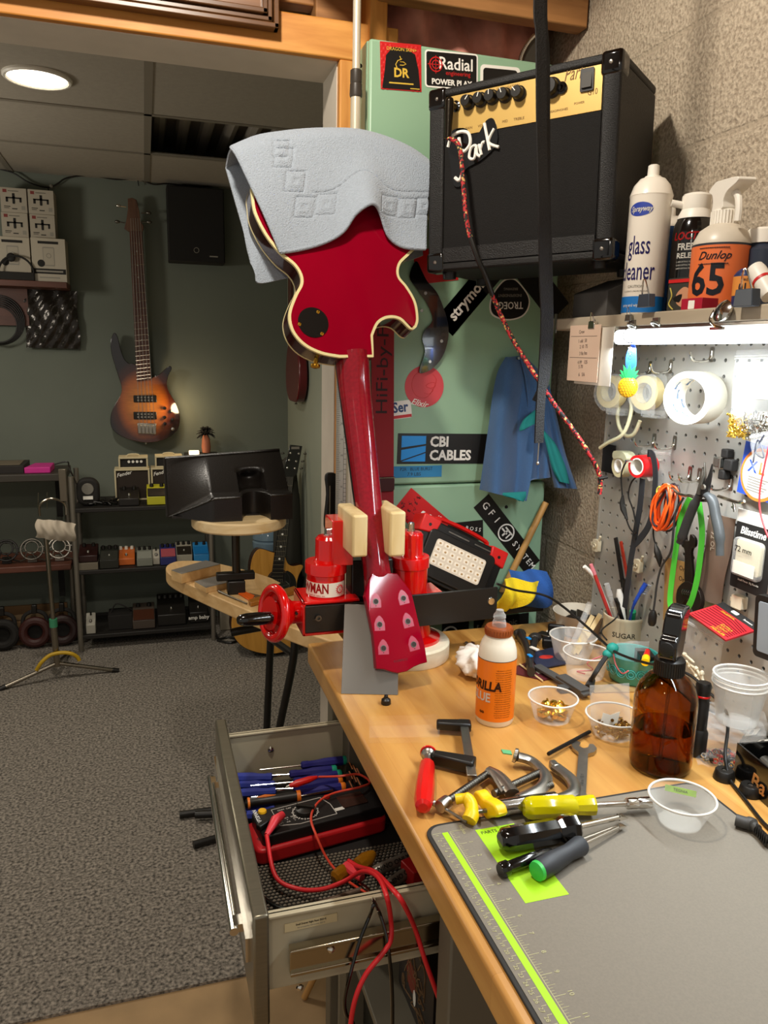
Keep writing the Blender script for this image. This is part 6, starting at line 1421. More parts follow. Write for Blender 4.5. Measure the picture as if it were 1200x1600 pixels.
for k in range(5):
    for r_ in range(3):
        vs, fs = text_mesh('Blue', .008, .0001, .02, 0, 'CENTER', 1, 2)
        m.add([M @ V((.0308*math.cos(a0), .0308*math.sin(a0), -.010-.013*r_-p[1])) for p in vs for a0 in [k*1.25+r_*.5-p[0]/.0284]], fs)
part(tp, 'core_print', m, mat('print_skyblue','4a90c8',.6))
# two clear tape dispensers
AMBT = mat('amber_tape','d9c68e',.3)
for i,(u,v,off) in enumerate(((951,612,.06),(1006,614,.045))):
    M = pegF(u, v, off) @ RY(14); t = thing('tape_dispenser', ('clear tape dispenser with amber tape left of the pineapple','clear tape dispenser behind the right side of the pineapple')[i], 'tape dispenser', M=M, group='clear tape dispensers on the pegboard')
    part(t, 'tape_roll', MB(M).lathe([(.018,0),(.030,0),(.030,-.018),(.018,-.018),(.018,0)], None, 36, False), AMBT)
    part(t, 'hub', MB(M).lathe([(.013,.002),(.018,.002),(.018,-.020),(.013,-.020),(.013,.002)], None, 30, False), CLEAR)
    m = MB(M); o_ = smooth2([(-.032,.0),(-.022,.026),(.004,.032),(.026,.030),(.028,.0),(.030,-.030),(.028,-.038),(.008,-.036),(-.010,-.034),(-.028,-.018)],4)
    m.prism(o_, .003, .0045); m.prism(o_, -.0235, -.022); m.box((.002,-.040,-.024),(.032,-.030,.005)); part(t, 'shell', m, CLEAR)
    part(t, 'cutter', MB(M).box((.004,-.042,-.022),(.034,-.0395,.003)), CLEAR)
# cream silicone tube loop
m = MB(); M = pegF(985,655,.03); pts = [(-.045,-.058,.03),(-.02,-.045,.03),(.01,-.030,.025),(.020,-.012,.02),(.022,.02,.015),(.004,.048,.01),(-.020,.040,.008),(-.030,.01,.008),(-.022,-.015,.008),(-.002,-.030,.006),(.02,-.025,.004),(.035,0,.004)]
m.tube([M @ p for p in smooth_path(pts,6)], .0035, 10); solo('silicone_tube', m, mat('cream_tube','d6cfa6',.4), 'coil of cream silicone tube under the tape dispensers', 'tube')
# cream tape in its snail dispenser, red tape
m = pegF(966,728,.035); t = thing('clear_tape_roll', 'pale transparent tape roll in a small dispenser left of the red tape', 'tape', M=m, group='tape rolls on the pegboard')
part(t, 'roll', MB(m).lathe([(.013,0),(.0215,0),(.0215,-.018),(.013,-.018),(.013,0)], None, 36, False), mat('pale_tape','d5caa0',.3)); part(t, 'core', MB(m).lathe([(.011,.001),(.013,.001),(.013,-.019),(.011,-.019),(.011,.001)], None, 32, False), WHT)
part(t, 'dispenser', MB(m).prism(smooth2([(-.016,.012),(-.016,.026),(.012,.028),(.026,.018),(.020,.012),(.008,.016)],3), -.020, .002), mat('pale_dispenser','dcd8b0',.3))
M = pegF(952,715,.004); solo('black_card', MB(M).box((-.022,-.030,0),(.02,.026,.002)), BLKM, 'black card hanging behind the pale tape roll', 'card')
t, M = ring_roll('red_tape', 995, 729, .055, .0200, .0150, .034, mat('red_tape_vinyl','cc1a1e',.35), 'small roll of red tape on a peg hook', 'tape', 'tape rolls on the pegboard', WHT, 12)
part(t, 'loose_end', MB(M).ribbon(smooth_path([(.004,-.0205,-.028),(.010,-.026,-.028),(.016,-.021,-.028),(.018,-.012,-.028)],4), .010, (0,0,1), .0005), PAPER)
p0 = M @ V((-.012,.009,.016)); m = MB(); m.tube([p0, p0+V((.09,0,-.001))], .0022, 8); solo('peg_hook', m, CHR, 'long straight wire hook through the red tape roll', 'hook', 'wire hooks on the pegboard')
# black velcro straps over the same hook
m = MB()
def strap(pts, w_, th=.0016, off=.045): return m.ribbon(smooth_path([PX(u,v,PEGX-off) for u,v in pts],6), w_, (0,-1,.1), th)
strap([(1012,708),(1020,712),(1024,740),(1021,790),(1014,820),(1003,838),(992,850)], .013)
strap([(1004,748),(1000,790),(995,820),(990,850),(985,880),(980,920),(976,950)], .014)
solo('velcro_strap', m, mat('strap_black','232427',.7), 'long black velcro straps hanging over the red tape hook', 'strap')
m = MB(); m.tube(smooth_path([PX(u,v,PEGX-.05) for u,v in ((978,722),(971,740),(972,770),(976,800),(984,825),(994,832),(990,800),(982,775),(986,755),(994,745))],6), .0016, 6)
m.ribbon(smooth_path([PX(u,v,PEGX-.052) for u,v in ((973,776),(970,790),(973,802),(980,815))],4), [.003]+[.009]*11+[.003], (0,-1,0), .0012) if False else m.tube([PX(u,v,PEGX-.052) for u,v in ((973,774),(972,785),(974,796),(980,812))], [.002,.005,.0055,.002], 8)
solo('cable_tie', m, BLK, 'thin black cord with a knot hanging left of the velcro straps', 'cord')
m = MB(); m.tube(smooth_path([PX(u,v,PEGX-.03) for u,v in ((1014,790),(1022,806),(1030,815),(1022,822),(1021,838),(1026,856),(1030,870))],5), .0016, 6); m.tube([PX(u,v,PEGX-.03) for u,v in ((1024,850),(1027,862),(1030,872),(1031,886))], [.002,.006,.006,.001], 8)
solo('cable_tie', m, BLK, 'thin black cord with a leaf-shaped end below the orange cables', 'cord')
# zip bags
def zipbag(name, tl, tr, bl, x, label, group, th=.01, head=True, mt_=None):
    M, w_, h_ = quad(onX(x), tl, tr, bl); t = thing(name, label, 'bag', M=M, group=group)
    m = MB(M); m.grid(lambda a,b: (w_*a, h_*b, th*math.sin(PI*a)**.7*math.sin(PI*min(b*1.1,1))+.0012*math.sin(a*23+b*11)), 14, 14); m.grid(lambda a,b: (w_*a, h_*b, -.0008), 2, 2)
    part(t, 'film', m, mt_ or BAG, ang=80)
    m = MB(M); m.tube([(0,h_*.93,.001),(w_,h_*.93,.001)], .0012, 6); m.tube([(0,h_*.90,.001),(w_,h_*.90,.001)], .0009, 6); part(t, 'zip_seal', m, FROST)
    return t, M, w_, h_
zipbag('zip_bag', (1006,700),(1052,703),(1000,775), PEGX-.012, 'small empty zip bag behind the velcro straps', 'zip bags on the pegboard')
t, M, w_, h_ = zipbag('screw_bag', (1142,548),(1212,545),(1138,682), PEGX-.030, 'clear zip bag of gold and silver screws near the light', 'zip bags on the pegboard', .014)
def scatter(mt_, n, x0, x1, y0, y1, r, l, name):
    m = MB(M)
    for k in range(n):
        x = random.uniform(x0,x1); y = y0+(y1-y0)*random.random()**1.6; a = random.random()*6.28; d_ = V((math.cos(a)*l, math.sin(a)*l, random.uniform(-.002,.002))); q = V((x,y,random.uniform(.001,.008)))
        m.cyl(q-d_/2, q+d_/2, r, r*.6, n=6); m.cyl(q+d_/2, q+d_/2*1.25, r*2, n=7)
    tag(part(t, name, m, mt_), kind='stuff')
scatter(mat('screw_gold','e2c25c',.35,1), 110, w_*.06, w_*.50, .004, h_*.26, .0011, .009, 'gold_screws'); scatter(CHR, 100, w_*.42, w_*.92, .004, h_*.28, .0011, .009, 'silver_screws')
part(t, 'inner_packet', MB(M).box((w_*.2,h_*.22,.004),(w_*.55,h_*.38,.006)), CLEAR); part(t, 'white_slip', MB(M).box((w_*.08,h_*.45,.0005),(w_*.95,h_*.86,.001)), PAPER)
t, M, w_, h_ = zipbag('wire_bag', (1178,678),(1230,668),(1176,735), PEGX-.040, 'small bag of dark wire at the right edge under the screw bag', 'zip bags on the pegboard', .008)
m = MB(M); m.tube(smooth_path([(w_*.1,h_*.2,.004),(w_*.3,h_*.8,.004),(w_*.45,h_*.3,.004),(w_*.2,h_*.5,.004),(w_*.5,h_*.9,.004)],5), .0012, 6); part(t, 'wire', m, mat('wire_slate','3a3c48',.4))
# XL string card
M, w_, h_ = quad(onX(PEGX-.010), (1164,688),(1215,702),(1152,768)); t = thing('string_card', 'blue card with a white disc ringed in orange at the right edge', 'card', M=M)
part(t, 'card', MB(M).box((0,0,0),(w_,h_,.0012)), mat('card_blue','2b50b8',.45))
m = MB(M @ T(w_*.62,h_*.45,.0012)); r_ = h_*.50; m.lathe([(r_,0),(r_,.0004)], None, 40); m.mat(1).lathe([(r_*.88,.0004),(r_*.88,.0008)], None, 40); m.mat(2).text('X', r_*.62, T(-r_*.42,r_*.22,.0009), bold=.02); m.mat(0).text('L', r_*.62, T(r_*.05,r_*.22,.0009), bold=.02); m.mat(3)
for k in range(6): m.box((-r_*.55,-r_*(.18+.1*k),.0008),(r_*.45-(k%3)*r_*.1,-r_*(.14+.1*k),.001))
part(t, 'disc', m, [mat('card_orange','e08030',.5), PAPER, mat('card_blue','2b50b8',.45), INKGR], 'white disc with an orange rim')
# black binder clip cluster
t = thing('clip_cluster', 'four-armed cluster of black clips on the bare pegboard', 'clip', M=pegF(1131,724,.012)); M = pegF(1131,724,.012)
for k,(x,y,w_,h_) in enumerate(((-.012,.0,.018,.016),(.012,-.001,.018,.018),(.002,.016,.014,.014),(0,-.018,.013,.015))): part(t, 'clip', MB(M).box((x-w_/2,y-h_/2,-.010),(x+w_/2,y+h_/2,.004)), BLKM if k else mat('smoke_clip','8a8880',.2,.8), bevel=.002)
m = MB(M); m.cyl((-.003,.008,.005),(-.003,-.008,.005), .002); part(t, 'pin', m, CHR)
# orange cable bundle
m = MB()
M = pegF(1042,792,.045)
for k in range(16):
    a = random.uniform(.8,1.1); b_ = random.uniform(.75,1.15); sh_ = random.uniform(-.006,.006); z_ = random.uniform(-.012,.012)
    m.mat(0 if k % 4 else 1); m.tube([M @ V((sh_+.017*a*math.cos(q)+.010*math.sin(q)*.8, -.002+.037*b_*math.sin(q), z_+.004*math.sin(2*q+k))) for q in [2*PI*i/24 for i in range(24)]], .0019, 6, True)
solo('orange_leads', m, [mat('orange_wire','ee5a1a',.4), mat('dark_wire','2a2024',.5)], 'hank of thin orange and dark wires hanging on a peg hook', 'cable')
m = MB(); m.torus(.008,.0015, pegF(1031,768,.05),18,6); solo('yellow_ring', m, mat('ring_yellow','d8cc50',.4), 'small yellow ring beside the hank of orange wires', 'ring')
m = MB(); pts = [PX(u,v,PEGX-.052) for u,v in ((1036,757),(1050,764),(1064,773),(1080,775),(1092,781),(1106,782))]; m.tube(smooth_path(pts,5), .0026, 8); pts = [PX(u,v,PEGX-.03) for u,v in ((1122,775),(1142,782),(1155,785),(1163,783))]; m.tube(smooth_path(pts,4), .0026, 8); m.cyl(PX(1146,782,PEGX-.03), PX(1148,800,PEGX-.03), .0022); m.cyl(PX(1160,784,PEGX-.03), PX(1160,784,PEGX), .0024)
solo('double_hook', m, CHR, 'wide wire hook holding the pliers and the orange wires', 'hook')
# long-nose pliers
t = thing('long_nose_pliers', 'long-nose pliers with grey-black handles hanging nose-up', 'pliers', PX(1100,790,PEGX-.05)); X_ = PEGX-.058
def pz_(pts): return [PX(u,v,X_) for u,v in pts]
part(t, 'jaw', MB().tube(pz_([(1101,722),(1101,742),(1097,758),(1094,772)]), [.0012,.0032,.006,.007], 10, flat=.8), STEELD)
part(t, 'jaw', MB().tube(pz_([(1113,725),(1110,742),(1105,758),(1102,772)]), [.0012,.0034,.006,.007], 10, flat=.8), mat('gunmetal','2c2a28',.4,.8))
part(t, 'pivot', MB(frame(PX(1100,761,X_-.005),(0,-1,0),(0,0,1))).lathe([(.0045,0),(.004,.003)], None, 16), STEEL)
part(t, 'handle', MB().tube(smooth_path(pz_([(1094,772),(1084,790),(1074,815),(1066,838),(1062,848)]),5), [.006]*4+[.0075]*13+[.006]*4, 12), mat('grip_charcoal','2a2a29',.45))
part(t, 'handle', MB().tube(smooth_path(pz_([(1102,772),(1113,782),(1118,805),(1124,835),(1125,868)]),5), [.006]*4+[.0078]*13+[.006]*4, 12), mat('grip_charcoal2','474a4b',.4))
# green strap loop, brown bag, adjustable wrench
m = MB(); m.ribbon(smooth_path([PX(u,v,PEGX-.04) for u,v in ((1078,778),(1064,810),(1056,860),(1050,905),(1047,940),(1053,958),(1064,960),(1076,948),(1086,920),(1093,880),(1097,830),(1092,785))],6), .009, (.5,-.8,0), .0014)
solo('green_strap', m, mat('neon_green','46b030',.5), 'bright green looped strap hanging on the pegboard', 'strap')
M, w_, h_ = quad(onX(PEGX-.012), (1093,790),(1131,806),(1088,925)); m = MB(M); m.grid(lambda a,b: (w_*a, h_*b, .012*math.sin(PI*a)+.0015*math.sin(b*9+a*5)), 10, 14, .002); m.mat(1).text('72 OL', .012, M and T(w_*.55,h_*.7,.0145) @ RZ(-80)); 
solo('brown_paper_bag', m, [mat('kraft','6f5a4a',.75), mat('kraft_ink','b8a894',.7)], 'small brown paper sleeve hanging behind the pliers', 'bag')
X_ = PEGX-.034; t = thing('adjustable_wrench', 'black adjustable wrench hanging behind the green strap', 'wrench', PX(1080,880,X_))
m = MB(); F_ = frame(PX(1077,880,X_), PX(1093,882,X_)-PX(1077,880,X_), PX(1082,845,X_)-PX(1070,930,X_)) @ Matrix.Diagonal((1.7,1.05,1,1)); WI = mat('black_oxide','2f2721',.4,.7)
m = MB(F_); m.prism(smooth2([(-.0055,-.03),(.0055,-.03),(.0045,.018),(.010,.028),(.010,.040),(.004,.046),(.002,.036),(-.003,.036),(-.004,.045),(-.010,.040),(-.009,.026),(-.0045,.018)],3), -.003, .003); part(t, 'shank', m, WI, bevel=.001)
m = MB(F_); m.prism(smooth2([(-.0055,-.03),(.0055,-.03),(.016,-.042),(.018,-.062),(.010,-.078),(.004,-.070),(.0,-.056),(-.006,-.062),(-.012,-.074),(-.018,-.066),(-.016,-.044)],3), -.004, .004); part(t, 'head', m, WI, bevel=.001)
m = MB(F_)
for k in range(5): m.torus(.0042,.0009, T(.0-.006+.003*k,-.046,.003) @ RY(90),12,4)
part(t, 'worm_screw', m, STEELD)
M, w_, h_ = quad(onX(PEGX-.006), (1040,870),(1078,880),(1038,968)); m = MB(M); m.box((0,0,0),(w_,h_,.003)); m.mat(1)
for k in range(5): m.text('Or', .012, T(w_*.7,h_*(.25+.16*k),.003) @ RZ(-8))
solo('printed_card', m, [mat('kraft_light','a8824a',.7), BLKM], 'tan printed card hanging behind the adjustable wrench', 'card')
# red and black file, small cream clips
m = MB(); a = [PX(u,v,PEGX-.012) for u,v in ((962,840),(974,918))]; m.ribbon(a, .010, (0,-1,0), .003); m.mat(1); b_ = [PX(u,v,PEGX-.016) for u,v in ((970,846),(982,912))]; m.ribbon(b_, .006, (0,-1,0), .003)
solo('long_file', m, [BLKM, mat('dull_red','b8341c',.5)], 'long red and black strip hanging at the left of the pegboard', 'file')
for i,(u,v) in enumerate(((935,852),(1000,884))):
    M = pegF(u,v,.004); m = MB(M); m.rbox(.020,.024,.008,.003); m.torus(.004,.0015,T(0,.0,.0095),14,5); m.box((-.016,-.003,.002),(-.008,.004,.008)); m.cyl((.006,.008,.004),(.014,.022,.006), .0025, n=8)
    solo('cord_clip', m, CREAM, ('cream plastic clip at the left edge of the pegboard','cream plastic clip beside the velcro strap')[i], 'clip', 'cream plastic clips on the pegboard')
M = pegF(1160,940,.004); m = MB(M); m.rbox(.022,.020,.012,.002); m.box((-.02,-.004,.002),(-.008,.002,.006)); solo('cord_clip', m, CREAM, 'cream plastic clip above the red string packet', 'clip', 'cream plastic clips on the pegboard')
# hanging black lead with a plug, red and yellow screwdriver below
m = MB(); m.tube(smooth_path([PX(u,v,PEGX-.05) for u,v in ((1068,778),(1056,800),(1052,830),(1048,862),(1034,885),(1027,910),(1023,940),(1021,955))],6), .0019, 8); m.mat(1); a, b_ = PX(1021,954,PEGX-.05), PX(1018,977,PEGX-.05); m.tube([a, a+(b_-a)*.3, a+(b_-a)*.8, b_], [.004,.0075,.0075,.005], 10)
solo('hanging_lead', m, [mat('lead_grey','2b2a29',.5), BLK], 'thin dark lead with a black plug hanging in front of the pegboard', 'cable')
# blister pack
M, w_, h_ = quad(onX(PEGX-.020), (1163,796),(1222,812),(1141,914)); t = thing('blister_pack', 'black blister pack of bone nuts marked 72 mm at the right edge', 'package', M=M)
part(t, 'card', MB(M).rbox(w_,h_*.84,.0015,.003,T(w_/2,h_*.42,0)), BLKM); part(t, 'header', MB(M).box((0,h_*.84,0),(w_,h_,.0018)), WHT)
m = MB(M); m.text('Blisstime', h_*.13, T(w_*.48,h_*.74,.0018), shear=.2, bold=.02, sx=.9); m.text('Small Pieces  Big Results', h_*.035, T(w_*.5,h_*.12,.0018)); part(t, 'lettering', m, INKW)
m = MB(M); m.rbox(w_*.78,h_*.48,.009,.008,T(w_*.48,h_*.42,.0016)); part(t, 'blister', m, FROST, bevel=.002)
m = MB(M); m.rbox(w_*.66,h_*.40,.006,.004,T(w_*.5,h_*.44,.002)); m.mat(1).text('72 mm', h_*.10, T(w_*.40,h_*.52,.0110)); m.mat(2).rbox(w_*.60,h_*.16,.0004,.001,T(w_*.46,h_*.29,.0108)); part(t, 'contents', m, [mat('bone','e2d6b4',.5), BLKM, PAPER])
m = MB(); m.tube(smooth_path([PX(u,v,PEGX-.06) for u,v in ((1203,690),(1194,730),(1187,770),(1188,800),(1196,828),(1206,850))],6), .0013, 6); solo('red_wire', m, mat('wire_pink','d2383e',.4), 'thin red wire hanging in front of the blister pack', 'wire')
M, w_, h_ = quad(onX(PEGX-.05), (1186,925),(1240,940),(1186,1022)); m = MB(M); m.rbox(w_,h_,.012,.008,T(w_/2,h_/2,0)); m.mat(1).rbox(w_*.85,h_*.8,.001,.004,T(w_*.55,h_*.5,.012)); solo('framed_gauge', m, [BLK, mat('frame_glass','8b8f92',.15)], 'black framed gauge cut off by the right edge of the picture', 'frame', bevel=.002)
# red string packet held flat, bag of bone pins
a, b_, c, d = PX(1114,930,.868), PX(1181,965,.868), PX(1134,1000,.805), PX(1076,958,.805)
n_ = (b_-a).cross(d-a).normalized(); n_ = n_ if n_.z > 0 else -n_
F_ = frame(d, (c-d), (a-d)); w_, h_ = (c-d).length, (F_.inverted() @ a).y
t = thing('string_packet', 'red and black guitar string packet sticking out from the pegboard', 'packet', M=F_)
part(t, 'packet', MB(F_).box((0,0,-.003),(w_,h_,0)), mat('packet_red','b8242c',.35))
m = MB(F_); m.box((0,h_*.78,0),(w_,h_,.0004)); m.mat(1)
for k in range(9): m.tube([(w_*.05,h_*(.72-.085*k),.0004),(w_*(.5+.05*(k%3)),h_*(.74-.08*k),.0004),(w_*.95,h_*(.60-.06*k),.0004)], .0008, 5)
m.mat(2).text('PHOSPHOR', h_*.11, T(w_*.40,h_*.70,.0006), bold=.03, sx=.8); m.text('EXTRA\nLIGHT\nMEDIUM', h_*.12, T(w_*.72,h_*.20,.0006), bold=.02); m.mat(3).text('Boomers', h_*.08, T(w_*.75,h_*.88,.0006)); m.rbox(w_*.16,h_*.10,.0006,.002,T(w_*.40,h_*.90,.0004))
part(t, 'print', m, [BLKM, mat('print_crimson','7d1820',.4), mat('print_amber','d8942c',.4), INKW])
t, M, w_, h_ = zipbag('pin_bag', (1072,962),(1132,1000),(1058,1040), PEGX-.06, 'clear zip bag of ivory bridge pins hanging under the red packet', 'zip bags on the pegboard', .012)
for (x, y, a) in ((.12,.30,-6),(.30,.16,-22),(.46,.20,-28),(.62,.20,-68),(.22,.20,-5),(.50,.08,-30)):
    m = MB(M @ T(w_*x+.008,h_*y+.004,.006) @ RZ(a)); m.lathe([(.0035,0),(.0035,.003),(.002,.004),(.0022,.020),(.0014,.025)], RY(90), 10); m.ball((0,0,0), .0034, 8)
    part(t, 'bridge_pin', m, CREAM)
def bp_(u, v, z=BZ): return PZ(u, v, z)
def zat(c, u, v): return PP(u, v, c, V((-c.x, -c.y, 0)).normalized()).z       # height of a picture row above base point c
def wid(c, du): return du*((c-EYE).dot(_camf))/FOC
_camf = ray(600, 800)
# glue bottle
c = bp_(772,1124); r_ = wid(c,29.5); zs = zat(c,772,1012)-BZ
t = thing('glue_bottle', 'white glue bottle with orange label and brown cap on the bench', 'glue bottle', c)
m = MB(T(*c)); m.lathe([(r_*.95,.0005),(r_,.004),(r_,zs-.012),(r_*.97,zs),(r_*.85,zs+.012),(r_*.66,zs+.022),(r_*.66,zs+.026)], None, 40); part(t, 'bottle', m, mat('glue_white','e6dbc6',.35))
m = MB(); m.lathe([(r_+.0004,.010),(r_+.0004,zs-.012)], T(*c), 44, False); an = facing(c)
m.mat(1); cyltext(m, 'GORILLA', .021, c, r_, an-.85, BZ+zs*.56, .8, .035, .1, .0008); m.mat(2); cyltext(m, 'GLUE', .020, c, r_, an-.9, BZ+zs*.40, .8, .03, 0, .0008)
m.mat(1)
for k in range(22): cyltext(m, 'strong bond water resistant wood glue' if k % 3 else 'tough adhesive for wood and paper', .0028, c, r_, an+.42, BZ+.018+k*(zs-.04)/22, .62, 0, 0, .0006)
m.lathe([(r_+.0006,zs-.0125),(r_+.0006,zs-.0115)], T(*c), 44, False); cyltext(m, 'oo', .008, c, r_, an-.7, BZ+.024, 1, .03, 0, .0008)
part(t, 'label', m, [mat('glue_orange','ee7a14',.35), mat('print_brown','4a2410',.5), INKW], 'orange label with dark lettering')
zc0 = zs+.024; zc1 = zat(c,772,977)-BZ; rc = wid(c,21)
m = MB(T(*c)); m.lathe([(rc,zc0),(rc,zc1-.003),(rc*.93,zc1)], None, 36)
for k in range(30): m.cbox((rc*math.cos(k*PI/15), rc*math.sin(k*PI/15), (zc0+zc1)/2),(.0014,.0014,zc1-zc0-.006))
cap_ = part(t, 'cap', m, mat('cap_brown','8c4418',.4), 'brown ribbed cap')
zn = zat(c,772,952)-BZ; m = MB(T(*c)); m.lathe([(rc*.52,zc1),(rc*.50,zc1+.006),(rc*.40,zc1+.012),(rc*.46,zc1+.014),(rc*.44,zc1+.018),(rc*.30,zc1+.022),(rc*.26,zn)], None, 24); part(t, 'nozzle', m, FROST)
# crumpled tissue behind it
c = bp_(748,1062); ti = MB()
def tis(a, b):
    th, ph = 2*PI*a, PI*b; r = 1+.16*math.sin(5*th+3*ph)+.10*math.sin(9*th-5*ph)+.06*math.sin(17*th+11*ph)
    return (c.x+.006+.034*r*math.sin(ph)*math.cos(th), c.y+.020+.052*r*math.sin(ph)*math.sin(th), BZ+.026-.0245*math.cos(ph)*(.8+.2*r if b > .5 else 1))
ti.grid(tis, 48, 24); solo('crumpled_tissue', ti, mat('tissue_white','ece2d4',.9), 'crumpled white tissue behind the glue bottle', 'tissue', ang=80)
# small spanner by the vise
def spanner(name, p0, p1, w_, th, mt_, label, cat='wrench', z=BZ+.0005, open_=True, ring=True):
    d = (p1-p0); L = d.length; F_ = frame(V((p0.x,p0.y,z)), d, z=(0,0,1)); m = MB(F_); h = w_/2
    o = []
    # open jaw at p1, ring at p0
    o = [(-h*1.6*math.cos(a)+h*.0, h*1.75*math.sin(a)) for a in [ -1.15+2.3*k/10 for k in range(11)]] if False else None
    pts = [(0,-h*1.5)]
    jaw = [(L-h*3.2,-h*.75),(L-h*2.3,-h*1.7),(L-h*.9,-h*2.1),(L+h*.35,-h*1.5),(L+h*.2,-h*.85),(L-h*1.1,-h*.65),(L-h*1.55,0),(L-h*1.1,h*.75),(L+h*.25,h*.55),(L+h*.65,h*1.25),(L-h*.4,h*2.1),(L-h*2.0,h*1.7),(L-h*3.2,h*.75)]
    ringp = [(h*2.2,h*.75)]+[(h*.3-h*1.75*math.cos(a)*-1 if False else h*.3+h*1.75*math.cos(a), h*1.75*math.sin(a)) for a in [PI*.22+(2*PI-PI*.44)*k/14 for k in range(15)]]+[(h*2.2,-h*.75)]
    body_ = jaw+ringp
    m.prism(body_, 0, th)
    if ring: m.mat(1).lathe([(h*.95,th),(h*.95,th+.0003)], T(h*.3,0,0), 12)
    return m
m = spanner('w', bp_(752,1030), bp_(733,1006), .010, .004, STEEL, ''); solo('small_wrench', m, [STEEL, BLK], 'small grey open wrench lying beside the round vise base', 'wrench', bevel=.0006)
# large wrench right of the clamps
m = spanner('w', bp_(906,1258), bp_(912,1168), .018, .006, STEEL, ''); F_ = frame(bp_(909,1225)+V((0,0,.0066)), bp_(912,1168)-bp_(906,1258), z=(0,0,1)); ow = thing('open_end_wrench', 'large steel open-end wrench lying beside the silver clamps', 'wrench', bp_(909,1225)); part(ow, 'shank', m, [STEEL, BLK], bevel=.0012); m = MB(F_); m.text('Nihon VIII 9', .007, None, sx=.9); part(ow, 'lettering', m, mat('wrench_mark','4a4640',.5))
m = MB(); m.tube([bp_(856,1188)+V((0,0,.010)), bp_(921,1149)+V((0,0,.006))], .0030, 6); solo('hex_rod', m, mat('hex_black','2a2724',.4,.6), 'thin black hex rod lying behind the silver clamps', 'rod')
m = MB(); q = [bp_(u,v) for u,v in ((783,1172),(798,1174),(800,1180),(786,1178))]; m.prism([(p.x,p.y) for p in q], BZ+.0003, BZ+.0016); solo('green_scrap', m, mat('scrap_green','5fae78',.5), 'tiny green scrap of plastic on the bench', 'scrap')
# clear acrylic strip
q = [bp_(u,v) for u,v in ((576,1127),(684,1124),(687,1161),(577,1162))]; m = MB(); m.prism([(p.x,p.y) for p in q], BZ+.0005, BZ+.009)
t = solo('acrylic_strip', m, glassy('acrylic','efe6d4',.06,.0,None,.06), 'clear acrylic strip lying near the bench edge', 'strip', bevel=.0008)
q = [bp_(u,v) for u,v in ((578,1144),(686,1142),(687,1161),(577,1162))]; m = MB(); m.prism([(p.x,p.y) for p in q], BZ+.0095, BZ+.0110); solo('acrylic_strip', m, glassy('acrylic','efe6d4',.06,.0,None,.06), 'narrower clear strip lying on top of the acrylic strip', 'strip')
# red-handled bar clamp
t = thing('bar_clamp', 'bar clamp with red handle and black arms lying on the bench', 'clamp', bp_(705,1195)); zc = BZ+.014
b0, b1 = bp_(724,1128,zc), bp_(737,1212,zc)
d = (b1-b0).normalized(); sd = V((-d.y,d.x,0)); 
m = MB(); m.ribbon([b0-d*.004, b1+d*.004], .013, sd, .0065); part(t, 'steel_bar', m, STEEL, bevel=.0006)
def arm(p0, p1, w0, w1, th):
    dd = (p1-p0).normalized(); s = V((-dd.y,dd.x,0)); m = MB(); q = [p0+s*w0, p1+s*w1, p1-s*w1, p0-s*w0]
    m.prism([(p.x,p.y) for p in q], p0.z-th, p0.z+th); return m
m = arm(bp_(736,1134,zc), bp_(682,1132,zc), .010, .007, .007); part(t, 'fixed_arm', m, BLK, bevel=.003)
m = arm(bp_(742,1196,zc), bp_(676,1183,zc), .0115, .007, .009); part(t, 'sliding_arm', m, BLK, bevel=.003)
h0, h1 = bp_(669,1180,zc), bp_(661,1262,zc+.002)
dd = (h1-h0).normalized(); m = MB(); m.lathe_to([(.010,-.004),(.0105,-.001),(.009,.002),(.0055,.004),(.0055,.024)], h0, h1, 20); part(t, 'screw', m, STEEL)
m = MB(); m.lathe_to([(.012,-.0065),(.0115,-.0042)], h0, h1, 20); part(t, 'pad', m, RED)
m = MB(); L_h = (h1-h0).length; m.lathe_to([(.0075,.022),(.0105,.027),(.0125,L_h*.6),(.0125,L_h*.85),(.0105,L_h*.97),(.006,L_h)], h0, h1, 10); part(t, 'handle', m, RED, 'bright red handle')
# silver C-clamps
def cclamp(pts, r0, lab, sp, w0=.0055):
    t = thing('c_clamp', lab, 'clamp', pts[0], group='silver clamps on the bench'); m = MB()
    m.tube(smooth_path(pts,6), [w0]*(6*(len(pts)-1)+1), 8, flat=1.5); fr = part(t, 'frame', m, STEEL)
    a, b_ = sp; m = MB(); m.cyl(a, b_, .0048, n=14); d = (b_-a).normalized()
    for k in range(24): m.torus(.0048,.0006, frame(a+(b_-a)*(k/24), V((0,0,1)).cross(d), z=d),12,4)
    part(t, 'screw', m, STEELD); return t, a, b_, d
zc = BZ+.012
t, a, b_, d = cclamp([bp_(808,1182,zc+.006),bp_(832,1190,zc),bp_(852,1212,zc),bp_(846,1232,zc),bp_(812,1250,zc)], .006, 'silver C-clamp with a round pad lying nearest the black rod', (bp_(772,1240,zc),bp_(846,1206,zc)), .0062)
m = MB(); m.lathe_to([(.010,-.004),(.0105,0),(.006,.003)], bp_(807,1181,zc+.006), bp_(826,1188,zc+.002), 20); part(t, 'pad', m, STEEL)
t, a, b_, d = cclamp([bp_(868,1198,zc),bp_(892,1218,zc),bp_(896,1238,zc),bp_(868,1250,zc),bp_(828,1256,zc)], .006, 'silver C-clamp with square frame beside the large wrench', (bp_(800,1252,zc),bp_(862,1226,zc)), .006)
m = MB(); m.cbox((0,0,0),(.010,.016,.012), T(*bp_(866,1197,zc))); part(t, 'pad', m, STEEL, bevel=.002)
t, a, b_, d = cclamp([bp_(762,1205,zc),bp_(776,1212,zc),bp_(790,1226,zc),bp_(800,1240,zc)], .006, 'silver T-handled clamp pointing at the bench edge', (bp_(690,1258,zc),bp_(766,1206,zc)), .007)
